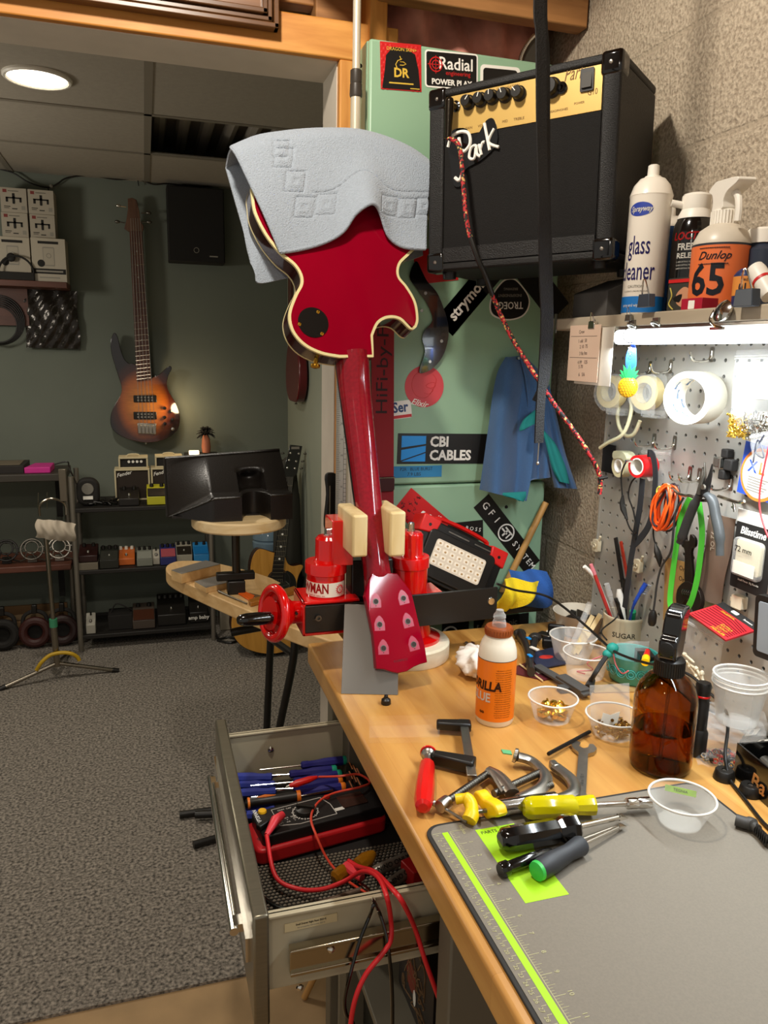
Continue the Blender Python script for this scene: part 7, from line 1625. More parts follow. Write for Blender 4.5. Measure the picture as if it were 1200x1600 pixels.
m = MB(); m.lathe_to([(.008,-.004),(.009,0),(.009,.012),(.006,.015)], bp_(690,1259,zc), bp_(766,1206,zc), 16); m.tube([bp_(678,1255,zc),bp_(730,1284,zc-.004)], .0022, 8); m.ball(bp_(678,1255,zc), .004, 10); part(t, 'tommy_bar', m, STEEL)
m = MB(); m.tube([bp_(766,1206,zc+.006),bp_(786,1238,zc+.006)], .0026, 8); part(t, 'rod', m, STEEL)
# yellow-capped clamp on a steel tube
t = thing('pipe_clamp', 'steel rod clamp with yellow rubber pads lying across the mat edge', 'clamp', bp_(780,1260)); zc = BZ+.016
m = MB(); m.cyl(bp_(775,1263,zc), bp_(868,1250,zc), .0105, n=24); m.cyl(bp_(775,1263,zc)-V((0,0,0)), bp_(868,1250,zc), .0105, n=24); part(t, 'tube', m, CHR)
m = MB(); m.cyl(bp_(730,1270,zc), bp_(778,1264,zc), .0028, n=10); part(t, 'rod', m, STEEL)
def pad_y(cx_, cy_, a_):
    F_ = T(*bp_(cx_,cy_,zc)) @ RZ(a_); m = MB(F_ @ RY(90)); o_ = smooth2([(-.016,-.005),(-.018,-.026),(-.006,-.034),(.004,-.020),(.010,-.012),(.016,-.004),(.012,.006),(.006,.014),(.006,.030),(-.006,.036),(-.014,.026),(-.012,.008)],4)
    m.prism([(a*.8,b*.8) for a,b in o_], -.008, .008); return m
m = pad_y(766,1262,8); m.v = [p+V((0,0,max(0,BZ+.004-min(q.z for q in m.v)))) for p in m.v]; part(t, 'rubber_pad', m, YEL, 'yellow rubber pad', bevel=.003)
m = MB(); m.tube(smooth_path([bp_(712,1249,zc+.006),bp_(728,1248,zc+.008),bp_(736,1258,zc+.004),bp_(737,1272,zc),bp_(733,1282,zc-.004)],5), [.0065]*5+[.0085]*10+[.0095]*6, 12); part(t, 'rubber_pad', m, YEL, 'yellow rubber pad')
# screwdrivers on the mat
MZ = BZ+.0036
def driver(name, label, butt, hend, tip, prof, hm, shaft_r=.003, rz=.012, tipz=.004, ring=None, cat='screwdriver', z0=MZ, n=20, tipkind='flat', local_mat=None):
    zb = z0+rz; a, b_ = bp_(*butt, zb), bp_(*hend, zb); c_ = bp_(*tip, z0+tipz)
    t = thing(name, label, cat, V((a.x,a.y,z0))); d = (b_-a); L = d.length
    m = MB(); m.lathe_to([(r,k*L) for k,r in prof], a, b_, n); h = part(t, 'handle', m, hm)
    if ring: 
        m = MB(); m.lathe_to([(r,k*L) for k,r in ring[0]], a, b_, n); part(h, 'end_ring', m, ring[1], 'contrasting end cap')
    m = MB(); e_ = c_-b_; m.cyl(b_-d.normalized()*.002, b_+e_*.88, shaft_r, n=12)
    if tipkind == 'flat': 
        sd = V((-e_.y,e_.x,0)).normalized(); m.add([b_+e_*.86+sd*shaft_r*.9+V((0,0,shaft_r)), b_+e_*.86-sd*shaft_r*.9+V((0,0,shaft_r)), b_+e_*.86-sd*shaft_r*.9-V((0,0,shaft_r)), b_+e_*.86+sd*shaft_r*.9-V((0,0,shaft_r)), c_+sd*shaft_r*1.6+V((0,0,.0005)), c_-sd*shaft_r*1.6+V((0,0,.0005)), c_-sd*shaft_r*1.6-V((0,0,.0005)), c_+sd*shaft_r*1.6-V((0,0,.0005))], [(0,1,5,4),(1,2,6,5),(2,3,7,6),(3,0,4,7),(4,5,6,7)])
    else: m.lathe_to([(shaft_r,(e_.length*.86)),(shaft_r*.9,e_.length*.94),(shaft_r*.2,e_.length)], b_, c_, 12)
    part(t, 'shaft', m, CHR)
    return t, a, b_, c_, h
t, a, b_, c_, h = driver('screwdriver', 'big black-handled flat screwdriver lying across the green square', (781,1313), (902,1292), (976,1275), [(0,.009),(.05,.0135),(.15,.0145),(.7,.0145),(.74,.0125),(.78,.0145),(.82,.0165),(.97,.0165),(1,.013)], BLKG, .0036, .0165, .010, n=8)
driver('screwdriver', 'short grey screwdriver with bright green end rings on the mat', (838,1362), (909,1320), (975,1289), [(0.02,.009),(.10,.0115),(.35,.0118),(.7,.0095),(.95,.0115),(1,.0105)], mat('grip_slate','34363a',.5), .0022, .012, .006, ring=([(-.01,.007),(0,.0105),(.05,.0112),(.06,.010)], mat('ring_green','3fbf52',.4)))
driver('nut_driver', 'slim black precision screwdriver with a swivel cap lying on the green square', (781,1360), (862,1330), (966,1290), [(0,.007),(.03,.0085),(.14,.0085),(.16,.0055),(.2,.0065),(.6,.0068),(.95,.0052),(1,.003)], BLKG, .0018, .009, .004, cat='screwdriver', tipkind='p')
YCL = mat('clear_yellow','f2e010',.12,trans=.4,ior=1.4)
t, a, b_, c_, h = driver('socket_driver', 'yellow clear-handled nut driver with chrome socket lying on the mat edge', (818,1263), (928,1258), (1012,1254), [(0,.009),(.05,.0135),(.12,.0145),(.70,.0140),(.74,.0115),(.95,.0130),(1,.0125)], YCL, .0034, .016, .014, cat='nut driver', n=10, tipkind='p')
d_ = (c_-b_).normalized(); m = MB(); m.lathe_to([(.0055,-.030),(.0070,-.028),(.0070,-.016),(.0062,-.014),(.0072,-.010),(.0072,.004),(.0055,.004),(.005,-.006)], c_, c_+d_, 24); part(t, 'socket', m, CHR)
def cup(u, v, du_b, rim, du_r, label, z=BZ+.0005, mt_=None, group='clear portion cups on the bench', name='portion_cup', lip=True, n=48):
    c = PZ(u, v, z); rb = wid(c, du_b); ct = PP(rim[0], rim[1], c, V((-c.x,-c.y,0)).normalized()); h = ct.z-z; rr = du_r*((ct-EYE).dot(_camf))/FOC
    t = thing(name, label, 'cup', c, group)
    m = MB(T(*c)); m.lathe([(0,.001),(rb*.96,.001),(rb,.003),(rr*.97,h-.004),(rr,h-.003),(rr*1.02,h-.0015),(rr,h),(rr*.96,h-.002),(rb*.97,.0035),(rb*.94,.0022),(0,.0022)], None, n, False)
    part(t, 'wall', m, mt_ or FROST, ang=50)
    if lip: part(t, 'rim', MB(T(*c)).torus(rr*1.0,.0016,T(0,0,h-.001),48,8), mat('cup_rim','dcd6cb',.25))
    return t, c, rb, rr, h
t, c, rb, rr, h = cup(1062,1284,33,(1059,1242),50,'empty clear cup with a green label on its side, standing on the mat', MZ, CLEAR)
m = MB(); vs, fs = text_mesh('TEGNIA', .007, .0001, .02, 0, 'CENTER', 1, 2)
an = facing(c)+PI; F_ = frame(c+V((math.cos(an)*rr*.90, math.sin(an)*rr*.90, h*.62)), (-math.sin(an)*-1, math.cos(an)*-1, 0), (math.cos(an)*.25, math.sin(an)*.25, 1)); 
m = MB(F_); m.box((-.022,-.004,0),(.016,.004,.0005)); m.mat(1).text('TEGNIA', .005, T(-.003,0,.0006)); part(t, 'label', m, [mat('lime_label','a6d048',.6), mat('print_dark','4d5a20',.7)], 'lime green label')
t, c, rb, rr, h = cup(862,1123,28,(862,1088),38,'clear cup holding gold hardware beside the glue bottle', BZ+.0005, CLEAR)
for k in range(9):
    a = k*.9; q = c+V((rb*.5*math.cos(a), rb*.5*math.sin(a), .008+.004*(k%3))); m = MB(T(*q) @ RZ(k*50) @ RX(35*(k%3))); m.lathe([(.004,-.003),(.009,-.003),(.010,0),(.009,.004),(.004,.005)], None, 18); m.box((-.003,-.012,-.001),(.003,.012,.001)) if k%2 else m.tube(smooth_path([(0,0,.004),(.008,.004,.010),(.012,-.004,.012)],4), .002, 6)
    solo('gold_tuner', m, GOLD, 'gold tuning-machine parts lying together in the clear cup beside the glue bottle', 'hardware', 'gold parts in the clear cup')
t, c, rb, rr, h = cup(957,1148,30,(957,1115),43,'clear cup of brass screws with a small bag standing in it', BZ+.0005, CLEAR)
m = MB(); 
for k in range(90):
    a = random.random()*6.28; q = c+V((rb*.85*math.sqrt(random.random())*math.cos(a), rb*.85*math.sqrt(random.random())*math.sin(a), .004+random.random()*.016)); d = V((math.cos(a*3),math.sin(a*3),random.uniform(-.5,.5)))*.006; m.cyl(q-d,q+d,.0012,.0008,n=6); m.cyl(q+d,q+d*1.3,.0026,n=8)
solo('brass_screws', m, mat('old_brass','a8803c',.3,1), 'heap of brass screws in the cup behind the amber bottle', 'screws', kind='stuff')
F_ = frame(c+V((-.030,.014,.012)), (1,-.12,0), (0,.25,1)); m = MB(F_); m.grid(lambda a,b: (.066*a,.062*b,.004*math.sin(PI*a)*math.sin(PI*b)), 8, 8, .0008); tb = thing('parts_bag', 'milky zip bag standing in the cup of brass screws', 'bag', M=F_); part(tb, 'film', m, FROST); m = MB(F_ @ T(0,0,.005)); m.prism([(.012,.002),(.040,.0),(.046,.020),(.030,.016),(.018,.020)], 0, .0008); part(tb, 'paper_slip', m, PAPER)
cup(893,1030,26,(896,992),36,'clear cup at the back of the bench holding wood strips')
t, c, rb, rr, h = cup(914,1056,28,(913,1017),36,'clear cup in front of the sugar canister with pink wire inside', BZ+.0005, CLEAR)
m = MB(); m.tube(smooth_path([c+V((.0,.0,.004)),c+V((-.014,.006,.008)),c+V((.010,-.008,.014)),c+V((-.004,-.01,.03)),c+V((.02,-.02,.045))],5), .0012, 6); solo('pink_wire', m, mat('wire_pink2','d87078',.4), 'short pink wire curled in the clear cup', 'wire')
# wood strips and tube in the back cup
c = bp_(893,1026)
for i,(u0,v0,u1,v1,mt_,lab,nm) in enumerate(((884,1004,922,942,FROST,'clear plastic tube leaning in the back cup','plastic_tube'),(898,1006,926,962,mat('strip_wood','dcc08a',.5),'pale wooden strip in the back cup, left of its twin','wood_strip'),(906,1006,938,960,mat('strip_wood','dcc08a',.5),'pale wooden strip at the right of the back cup','wood_strip'))):
    a = V((c.x-.006+.008*i, c.y, BZ+.006)); b_ = PY(u1, v1, c.y+.03); m = MB(); 
    if i == 0: m.cyl(a, b_, .006, n=16)
    else: m.ribbon([a,b_], .009, (1,-.2,0), .003)
    solo(nm, m, mt_, lab, 'tube' if i == 0 else 'strip')
# white bowl with black bits, paper under
c = bp_(903,990); t = thing('white_bowl', 'white bowl full of black odds and ends against the block wall', 'bowl', c); ct = PP(905,955,c,V((-c.x,-c.y,0)).normalized()); rb = wid(c,40)
m = MB(T(*c)); h = ct.z-BZ; m.lathe([(rb*.6,.001),(rb*.8,.01),(rb,h),(rb*1.02,h+.001),(rb*.97,h),(rb*.76,.012),(0,.008)], None, 44, False); part(t, 'bowl', m, mat('ceramic','ded2bd',.3), ang=50)
for k,(dx,dy,a) in enumerate(((-.02,.0,30),(.01,.01,100),(.02,-.014,160),(-.005,-.015,60))): m = MB(T(c.x+dx,c.y+dy,BZ+h*.62+.004*k) @ RZ(a) @ RX(18)); m.rbox(.05,.022,.006,.004); solo('black_offcut', m, BLK, 'black plastic piece heaped in the white bowl', 'offcut', 'black pieces in the white bowl', bevel=.001)
q = [bp_(u,v) for u,v in ((842,998),(872,974),(890,990),(862,1008))]; m = MB(); m.prism([(p.x,p.y) for p in q], BZ+.0004, BZ+.004); solo('folded_napkin', m, PAPER, 'folded white paper beside the white bowl', 'paper')
# teal bowl with bag inside
c = bp_(985,1062); rb = wid(c,39); ct = PP(985,1019,c,V((-c.x,-c.y,0)).normalized()); h = ct.z-BZ
t = thing('teal_dish', 'teal ceramic dish with embossed swirls in front of the pegboard', 'dish', c); m = MB(T(*c)); m.lathe([(rb*.72,.001),(rb*.86,.006),(rb,h*.98),(rb*1.01,h),(rb*.95,h*.98),(rb*.8,.010),(0,.008)], None, 44, False); TEAL = mat('teal_glaze','3f9c92',.25,coat=.4); part(t, 'bowl', m, TEAL, ang=50)
m = MB()
for k in range(7):
    a = facing(c)-1.2+k*.4
    for rr_ in (.008,.0045): m.torus(rr_,.0009, frame(c+V((math.cos(a)*rb*.95,math.sin(a)*rb*.95,h*.5)), (-math.sin(a),math.cos(a),0), (0,0,1)),16,5)
part(t, 'swirls', m, TEAL)
M = frame(c+V((-.03,.006,.012)), (1,-.15,0), (0,.05,1)); m = MB(M); m.grid(lambda a,b: (.062*a,.060*b,.012*math.sin(PI*a)*math.sin(PI*b)+.003*math.sin(a*9)), 12, 12); solo('folded_bag', m, FROST, 'milky plastic bag stuffed in the teal dish', 'bag')
m = MB(); m.box((-.013,-.02,0),(.013,.02,.026), T(*bp_(1006,1040,BZ+.030)) @ RZ(-20)); solo('black_block', m, BLK, 'small black block sitting in the teal dish', 'block', bevel=.001)
# red-yellow tool tip behind the bottle
a, b_ = bp_(1008,1035,BZ+.06), PY(1019,983,bp_(1008,1035).y); t = thing('marking_tool', 'red and yellow tipped tool standing in the teal dish', 'tool', a); m = MB(); m.lathe_to([(.007,0),(.007,.02)], a, b_, 12); part(t, 'yellow_ring', m, YEL); m = MB(); m.lathe_to([(.0065,.02),(.0045,.052),(.003,.053)], a, b_, 12); part(t, 'red_tip', m, RED)
# sugar canister with pens
c = bp_(971,1026); rb = wid(c,32); zt = zat(c,970,958); t = thing('sugar_canister', 'cream canister lettered SUGAR holding pens and brushes', 'canister', c); h = zt-BZ
m = MB(T(*c)); m.lathe([(rb*.98,.001),(rb,.006),(rb,h-.006),(rb*1.03,h-.004),(rb*1.02,h),(rb*.94,h),(rb*.93,.01),(0,.008)], None, 44, False); part(t, 'crock', m, mat('stoneware','d3c4a4',.3), ang=50)
m = MB(); cyltext(m, 'SUGAR', .014, c, rb, facing(c)+.02, zat(c,970,983), 1, .01); part(t, 'lettering', m, mat('stencil','4a4436',.6))
def stick(u0, v0, u1, v1, r, mt_, lab, nm, cat, dy=0, prof=None, dx=0):
    a = V((c.x+(u0-971)*.0008+dx, c.y+dy, BZ+.05)); b_ = PY(u1, v1, c.y+dy+.012); b_ = PX(u1, v1, .866) if b_.x > .866 else b_; m = MB()
    if prof: L = (b_-a).length; m.lathe_to([(q*r,k*L) for k,q in prof], a, b_, 14)
    else: m.cyl(a, b_, r, n=14)
    return solo(nm, m, mt_, lab, cat), a, b_
m = MB(); a = V((c.x-.012,c.y+.01,BZ+.06)); m.tube(smooth_path([a, PY(942,930,c.y+.02), PY(930,903,c.y+.02), PY(913,885,c.y+.02)],5), .0038, 10); solo('white_hose', m, WHT, 'bent white plastic rod in the sugar canister', 'rod')
o, a, b_ = stick(955,1000,926,889,.0035, [mat('pencil_red','b8322c',.4)], 'red pencil with a pink eraser in the sugar canister', 'pencil', 'pencil', .006)
m = MB(); d_ = (b_-a).normalized(); m.cyl(b_, b_+d_*.010, .0035, n=12); m.cyl(b_-d_*.012, b_, .0038, n=12); pe = mesh('eraser', m, mat('eraser_pink','d87a80',.6)); pe.parent = o; pe.location = -o.location
stick(960,1000,948,912,.0055, FROST, 'clear marker pen in the sugar canister', 'marker_pen', 'pen', -.004, [(0,.8),(.75,.8),(.76,1),(1,.9)])
stick(964,1000,967,921,.0065, WHT, 'white round-capped tube in the sugar canister', 'marker_pen', 'pen', -.012, [(0,1),(.9,1),(1,.6)])
stick(966,1000,962,935,.004, BLKG, 'black clip pen in the sugar canister', 'marker_pen', 'pen', -.018)
stick(974,1000,976,905,.0045, BLK, 'black-handled brush in the sugar canister', 'brush', 'brush', .0)
t = thing('toothbrush', 'blue toothbrush with pale bristles in the sugar canister', 'toothbrush', V((c.x,c.y,BZ+.05))); a, b_ = V((c.x+.0,c.y-.012,BZ+.055)), PX(1009,912,.862); k1 = PX(990,946,.850)
m = MB(); m.tube(smooth_path([a,k1,b_],8), [.004]*5+[.0035]*4+[.0045]*4+[.006]*4, 10, flat=.7); part(t, 'handle', m, mat('brush_blue','1e46a8',.35))
m = MB(); d_ = (b_-k1).normalized(); up_ = V((.1,-.2,.95)); up_ = (up_-d_*up_.dot(d_)).normalized()
for k in range(5):
    for s_ in (-1,1): q = b_-d_*(.002+.0045*k)+V((0,-.002*s_,0)); m.cyl(q, q+up_*.0-d_.cross(V((0,-1,0)))*-.012, .0016, n=6)
part(t, 'bristles', m, mat('bristle','c8d4e8',.6))
stick(985,1000,989,955,.006, GREEN, 'green plastic handle in the sugar canister', 'green_brush', 'brush', -.006)
# lump of tools behind the glue bottle
t = thing('folding_tool', 'dark multi-tool with blue labels lying behind the glue bottle', 'multi-tool', bp_(825,1020)); z_ = BZ+.012
m = MB(); m.tube(smooth_path([bp_(812,990,z_),bp_(820,1005,z_),bp_(826,1025,z_),bp_(830,1050,z_)],5), [.011]*4+[.009]*6+[.0095]*6, 10, flat=.8); m.ball(bp_(812,990,z_),(.014,.012,.010),12); m.ball(bp_(836,996,z_),(.014,.012,.010),12); m.tube([bp_(836,998,z_),bp_(826,1040,z_)], .007, 8); part(t, 'body', m, mat('tool_grey','45423e',.35,.6))
for u,v in ((826,998),(828,1025)): part(t, 'blue_tag', MB(T(*bp_(u,v,z_+.010))).rbox(.007,.012,.002,.001), INKB)
part(t, 'white_tag', MB(T(*bp_(835,1014,z_+.009)) @ RZ(20)).rbox(.008,.020,.002,.001), PAPER)
t = thing('black_clip', 'black plastic clip-on tuner lying beside the white bowl', 'tuner', bp_(860,1010)); m = MB(T(*bp_(861,1012,BZ+.001)) @ RZ(-25)); m.rbox(.036,.020,.020,.004); part(t, 'body', m, BLK, bevel=.003); m = MB(T(*bp_(868,1000,BZ+.001)) @ RZ(60)); m.rbox(.010,.034,.034,.004); part(t, 'jaw', m, BLK, bevel=.003)
m = MB(T(*bp_(852,998,BZ+.0005)) @ RZ(30)); m.rbox(.022,.03,.012,.004); solo('metal_bracket', m, STEELD, 'small metal bracket between the multi-tool and the black tuner', 'bracket', bevel=.002)
# gray stepped gauge, string packets
m = MB(); zz = BZ+.010; a, b_ = bp_(838,1040,zz), bp_(918,1086,zz); d_ = (b_-a).normalized(); sd = V((-d_.y,d_.x,0)); m.ribbon([a,b_], .018, sd, .005); m.ribbon([bp_(876,1056,zz+.004),bp_(915,1080,zz+.004)], .022, sd, .006)
m.box((-.008,-.008,-.01),(.008,.008,.0), T(*bp_(880,1072,BZ+.011))); solo('grey_caliper', m, mat('caliper_grey','4c4a47',.5), 'dark grey stepped plastic caliper lying across string packets', 'caliper', bevel=.001)
def packet(pts, z0, mats, label, deco):
    q = [bp_(u,v,z0) for u,v in pts]; n_ = len(q); m = MB(); m.prism([(p.x,p.y) for p in q], z0, z0+.002); m.mat(1); cx_ = sum((p for p in q), V())/n_
    deco(m, cx_+V((0,0,.0021))); return solo('string_envelope', m, mats, label, 'packet', 'string packets lying on the bench')
packet(((826,1022),(866,1012),(885,1038),(842,1046)), BZ+.003, [mat('packet_navy','2c2f44',.5), mat('print_scarlet','c43228',.5)], 'navy string packet with a red oval behind the glue bottle', lambda m,c_: m.ball(c_+V((0,.004,0)), (.015,.009,.0006), 16))
packet(((802,1044),(828,1034),(866,1060),(850,1064),(806,1054)), BZ+.0005, [mat('packet_maroon','5a2026',.5), PAPER], 'maroon string packet with a white bar label behind the glue bottle', lambda m,c_: m.box((c_.x+.008,c_.y-.012,c_.z-.001),(c_.x+.028,c_.y+.004,c_.z)))
m = MB(); m.tube([bp_(812,1038,BZ+.006),bp_(848,1064,BZ+.003)], .0016, 6); solo('wood_skewer', m, mat('strip_wood','dcc08a',.5), 'thin wooden skewer behind the glue bottle', 'skewer')
m = MB(T(*bp_(948,1075,BZ+.0005)) @ RZ(-12)); m.box((-.03,-.02,0),(.05,.02,.002)); solo('kraft_card', m, mat('kraft_light','a8824a',.7), 'piece of tan card beside the teal dish', 'card')
m = MB(); 
for k in range(14): q = bp_(890+random.random()*12, 1066+random.random()*14, BZ+.002); m.ball(q, (.003,.0015,.0012), 6)
solo('red_shavings', m, mat('shaving_red','a02a28',.6), 'scattered red shavings by the gold-parts cup', 'shavings', kind='stuff')
# black cord with teal blob, stretched from the vise bar to the right edge
m = MB(); pts = [PY(776,912,1.292)]+[PY(u,v,y) for u,v,y in ((805,922,1.30),(850,930,1.30),(880,948,1.25),(920,982,1.18),(955,1014,1.10))]
pts2 = pts+[PY(u,v,y) for u,v,y in ((978,1026,1.06),(1010,1036,1.00))]+[PY(1040,1042,.95),PY(1078,1055,.93),PY(1108,1082,.90),PY(1134,1110,.86),PY(1137,1140,.83),PY(1133,1180,.80),PY(1140,1215,.78),PY(1160,1255,.74)]+[bp_(1200,1292,BZ+.004),bp_(1240,1320,BZ+.004)]
m.tube([V((p.x,p.y,max(p.z,BZ+.0032))) for p in smooth_path(pts2,6)], .0024, 8); solo('signal_cable', m, BLK, 'thin black cord strung from the vise bar across the bench to the right edge', 'cord')
t = thing('putty_joint', 'teal blob holding two leads on the black cord', 'putty', PY(955,1014,1.10)); m = MB(); m.ball(PY(957,1013,1.10),(.011,.010,.010),14); m.ball(PY(949,1022,1.10),(.009,.008,.008),12); part(t, 'blob', m, mat('teal_putty','1f8a7c',.6))
m = MB(); m.tube(smooth_path([PY(950,1022,1.10),PY(940,1036,1.09),PY(930,1052,1.08),bp_(922,1066,BZ+.012)],5), .0042, 8); m.tube([bp_(925,1062,BZ+.014),bp_(920,1076,BZ+.008)], [.006,.009], 10); part(t, 'lead', m, mat('lead_grey','2b2a29',.5))
m = MB(); m.tube(smooth_path([PY(958,1018,1.095),PY(962,1038,1.085),PY(972,1052,1.07),PY(982,1048,1.06)],5), .0012, 6); part(t, 'pink_lead', m, mat('wire_pink2','d87078',.4))
m = MB(); m.tube(smooth_path([PY(948,1000,1.12),PY(940,985,1.15),PY(963,965,1.18),PY(968,945,1.18),PY(962,936,1.19)],5), .0016, 6); solo('thin_lead', m, BLK, 'thin black lead looping over the sugar canister', 'cable')
# amber spray bottle
c = bp_(1030,1197); r_ = wid(c,47); zs = zat(c,1030,1092)-BZ; zn = zat(c,1032,1046)-BZ
t = thing('amber_spray_bottle', 'large amber glass bottle with black trigger spray head', 'spray bottle', c)
AMB = mat('amber_glass','bb8c3c',.03,trans=1,ior=1.25)
nr = r_*.36; m = MB(T(*c)); pr = [(0,.001),(r_*.86,.001),(r_*.97,.006),(r_,.014),(r_,zs),(r_*.97,zs+.010),(r_*.86,zs+.024),(r_*.64,zs+.036),(nr*1.05,zs+.043),(nr,zs+.048),(nr,zn)]
m.lathe(pr+[(nr-.002,zn)]+[(max(r-.0022,0),z+(.003 if z < .004 else 0)) for r,z in pr[::-1]], None, 56, False); part(t, 'glass', m, AMB, ang=40)
lq = MB(T(*c)); lz = zat(c,1030,1132)-BZ; lq.lathe([(0,.0042),(r_*.84,.0042),(r_*.95,.009),(r_-.0026,.015),(r_-.0026,lz),(0,lz)], None, 48, False); part(t, 'liquid', lq, mat('amber_liquid','c89a4e',.0,trans=1,ior=1.2))
nr2 = wid(c,22); m = MB(T(*c)); m.lathe([(nr2,zn-.004),(nr2,zn+.018),(nr2*.86,zn+.021),(nr2*.6,zn+.022)], None, 36)
for k in range(36): m.cbox((nr2*math.cos(k*PI/18),nr2*math.sin(k*PI/18),zn+.007),(.0012,.0012,.020))
part(t, 'collar', m, BLK)
fx = V((.35,-.94,0)); F_ = frame(c+V((0,0,zn+.020)), (.80,.60,0), (0,0,1)) 
m = MB(F_); m.prism(smooth2([(-.017,0),(.012,0),(.022,.018),(.027,.044),(.034,.062),(.030,.070),(.014,.070),(-.002,.064),(-.008,.052),(-.012,.036),(-.019,.030),(-.022,.018)],4), -.0125, .0125); hd_ = part(t, 'spray_head', m, BLKG, bevel=.004, seg=3)
m = MB(F_); m.lathe([(.010,0),(.010,.008),(.007,.009)], T(-.016,.018,0) @ RY(-90), 20); part(hd_, 'nozzle', m, BLK)
m = MB(F_); m.tube(smooth_path([(.012,.050,.0),(.034,.040,0),(.042,.022,0),(.040,.006,0)],4), .004, 8, flat=1.8); part(t, 'trigger', m, BLKG)
m = MB(); m.cyl(c+V((0,0,.012)), c+V((.004,0,zn)), .0025, n=10); part(t, 'dip_tube', m, FROST)
# flashlight
c = bp_(1087,1178); t = thing('flashlight', 'black flashlight with a red ring standing behind the amber bottle', 'flashlight', c); r_ = wid(c,13.5); zt = zat(c,1094,1068)-BZ; tp_ = V((c.x+.006,c.y+.006,BZ+zt))
m = MB(); m.lathe_to([(r_*1.05,.0005),(r_*1.08,.004),(r_*1.08,zt*.32),(r_*.90,zt*.36),(r_*.86,zt*.36),(r_*.86,zt*.72),(r_*.80,zt*.74),(r_*.80,zt*.80),(r_*.84,zt*.82),(r_*.86,zt*.97),(r_*.75,zt),(0,zt)], c, tp_, 36); part(t, 'barrel', m, BLK)
m = MB(); m.lathe_to([(r_*.83,zt*.80),(r_*.87,zt*.805),(r_*.87,zt*.825),(r_*.83,zt*.83)], c, tp_, 36); part(t, 'red_ring', m, RED)
# stacked clear box, cup stack, hardware bag, foil packs, box, rubber feet, plug
t = thing('organiser_box', 'stack of clear plastic organiser trays at the foot of the pegboard', 'box', bp_(1130,1150)); F_ = frame(bp_(1092,1172), (.80,-.60,0), z=(0,0,1))
for k in range(3): part(t, 'tray', MB(F_ @ T(.042,.03,.002+.018*k)).rbox(.094,.060,.0165,.012), CLEAR, bevel=.001)
zst = BZ+.058
t, c, rb, rr, h = cup(1150,1128,30,(1155,1066),41,'stack of clear cups on the organiser trays by the pegboard', zst, FROST, 'clear portion cups on the bench')
for k in (1,2): m = MB(T(*(c+V((0,0,.0065*k))))); m.lathe([(rb*.98,.008),(rr*.965,h-.004),(rr*1.0,h-.002),(rr*.99,h),(rr*.95,h-.003)], None, 48, False); part(t, 'nested_cup', m, FROST, ang=50); part(t, 'rim', MB(T(*(c+V((0,0,.0065*k))))).torus(rr*1.0,.0014,T(0,0,h-.001),48,6), mat('cup_rim','dcd6cb',.25))
t = thing('hardware_bag', 'clear bag of small nuts and parts in front of the organiser trays', 'bag', bp_(1115,1190)); F_ = frame(bp_(1088,1190), (.85,-.5,0), z=(0,0,1)); m = MB(F_); m.grid(lambda a,b: (.075*a,-.012+.050*b,.016*math.sin(PI*a)*math.sin(PI*b)+.002*math.sin(a*20+b*13)+.001), 16, 12); part(t, 'film', m, BAG, ang=80); m = MB(F_)
for k in range(60): m.mat(k%3); q = V((.008+random.random()*.06,-.006+random.random()*.038,.002+random.random()*.008)); m.torus(.0032,.0012,T(*q) @ RX(random.random()*90),8,5) if k%2 else m.cbox(q,(.005,.004,.003))
tag(part(t, 'hardware', m, [CHR, BLK, mat('dull_red','b8341c',.5)]), kind='stuff')
for i,(u,v,a) in enumerate(((1178,1150,35),(1196,1130,50),(1192,1166,20))):
    m = MB(T(*bp_(u,v,BZ+.012+.008*i)) @ RZ(a) @ RX(-28)); m.grid(lambda a,b: (-.03+.06*a,-.018+.036*b,.004*math.sin(PI*a)*math.sin(PI*b)+.0015*math.sin(a*25)), 14, 8, .001); m.mat(1).rbox(.026,.018,.0006,.002,T(0,0,.0055)); m.mat(2).box((-.008,-.001,.0062),(.008,.003,.0066))
    solo('foil_packet', m, [mat('foil_silver','a8a29a',.2,.7,bump=.5,bscale=60), PAPER, BLK], ('silver foil packet lying nearest the organiser trays','silver foil packet propped highest at the right edge','silver foil packet just above the black box')[i], 'packet', 'foil packets at the right edge')
# black gift box
a, b_ = bp_(1145,1213), bp_(1200,1262); t = thing('black_box', 'open black presentation box with gold lettering at the right edge', 'box', a); dx_ = (b_-a).normalized(); F_ = frame(a, dx_, z=(0,0,1)); hb = zat(a,1150,1160)-BZ; W_, D_ = .16, .075
m = MB(F_); m.box((0,0,.0005),(W_,.003,hb)); m.box((0,D_,.0005),(W_,D_+.003,hb)); m.box((0,.003,.0005),(.003,D_,hb)); m.box((W_-.003,.003,.0005),(W_,D_,hb)); m.box((.003,.003,.0005),(W_-.003,D_,.003)); part(t, 'tray', m, BLKG, bevel=.0008)
m = MB(F_); m.text('Ba', .030, frame((.052,-.0004,hb*.36),(1,0,0),(0,0,1)), bold=.015, shear=.15); part(t, 'lettering', m, mat('print_copper','c8884a',.4)); m = MB(F_); m.cyl((.02,.03,hb*.6),(W_-.02,.03,hb*.6),.010,n=16); m.cyl((.02,.055,hb*.5),(W_-.02,.055,hb*.5),.008,n=16); part(t, 'contents', m, STEELD)
for i,(u,v) in enumerate(((1131,1217),(1171,1241))):
    c = bp_(u,v); t = thing('rubber_bumper', ('black rubber foot standing farther from the camera beside the black box','black rubber foot nearer the camera by the box lettering')[i], 'rubber foot', c, 'black rubber feet on the bench')
    part(t, 'foot', MB(T(*c)).lathe([(.0145,.0005),(.0145,.003),(.0125,.013),(.0110,.0145),(.004,.0145),(.0035,.012),(0,.012)], None, 32), BLK, bevel=0); part(t, 'washer', MB(T(*c)).lathe([(.0033,.0122),(.0030,.0135)], None, 14), STEEL)
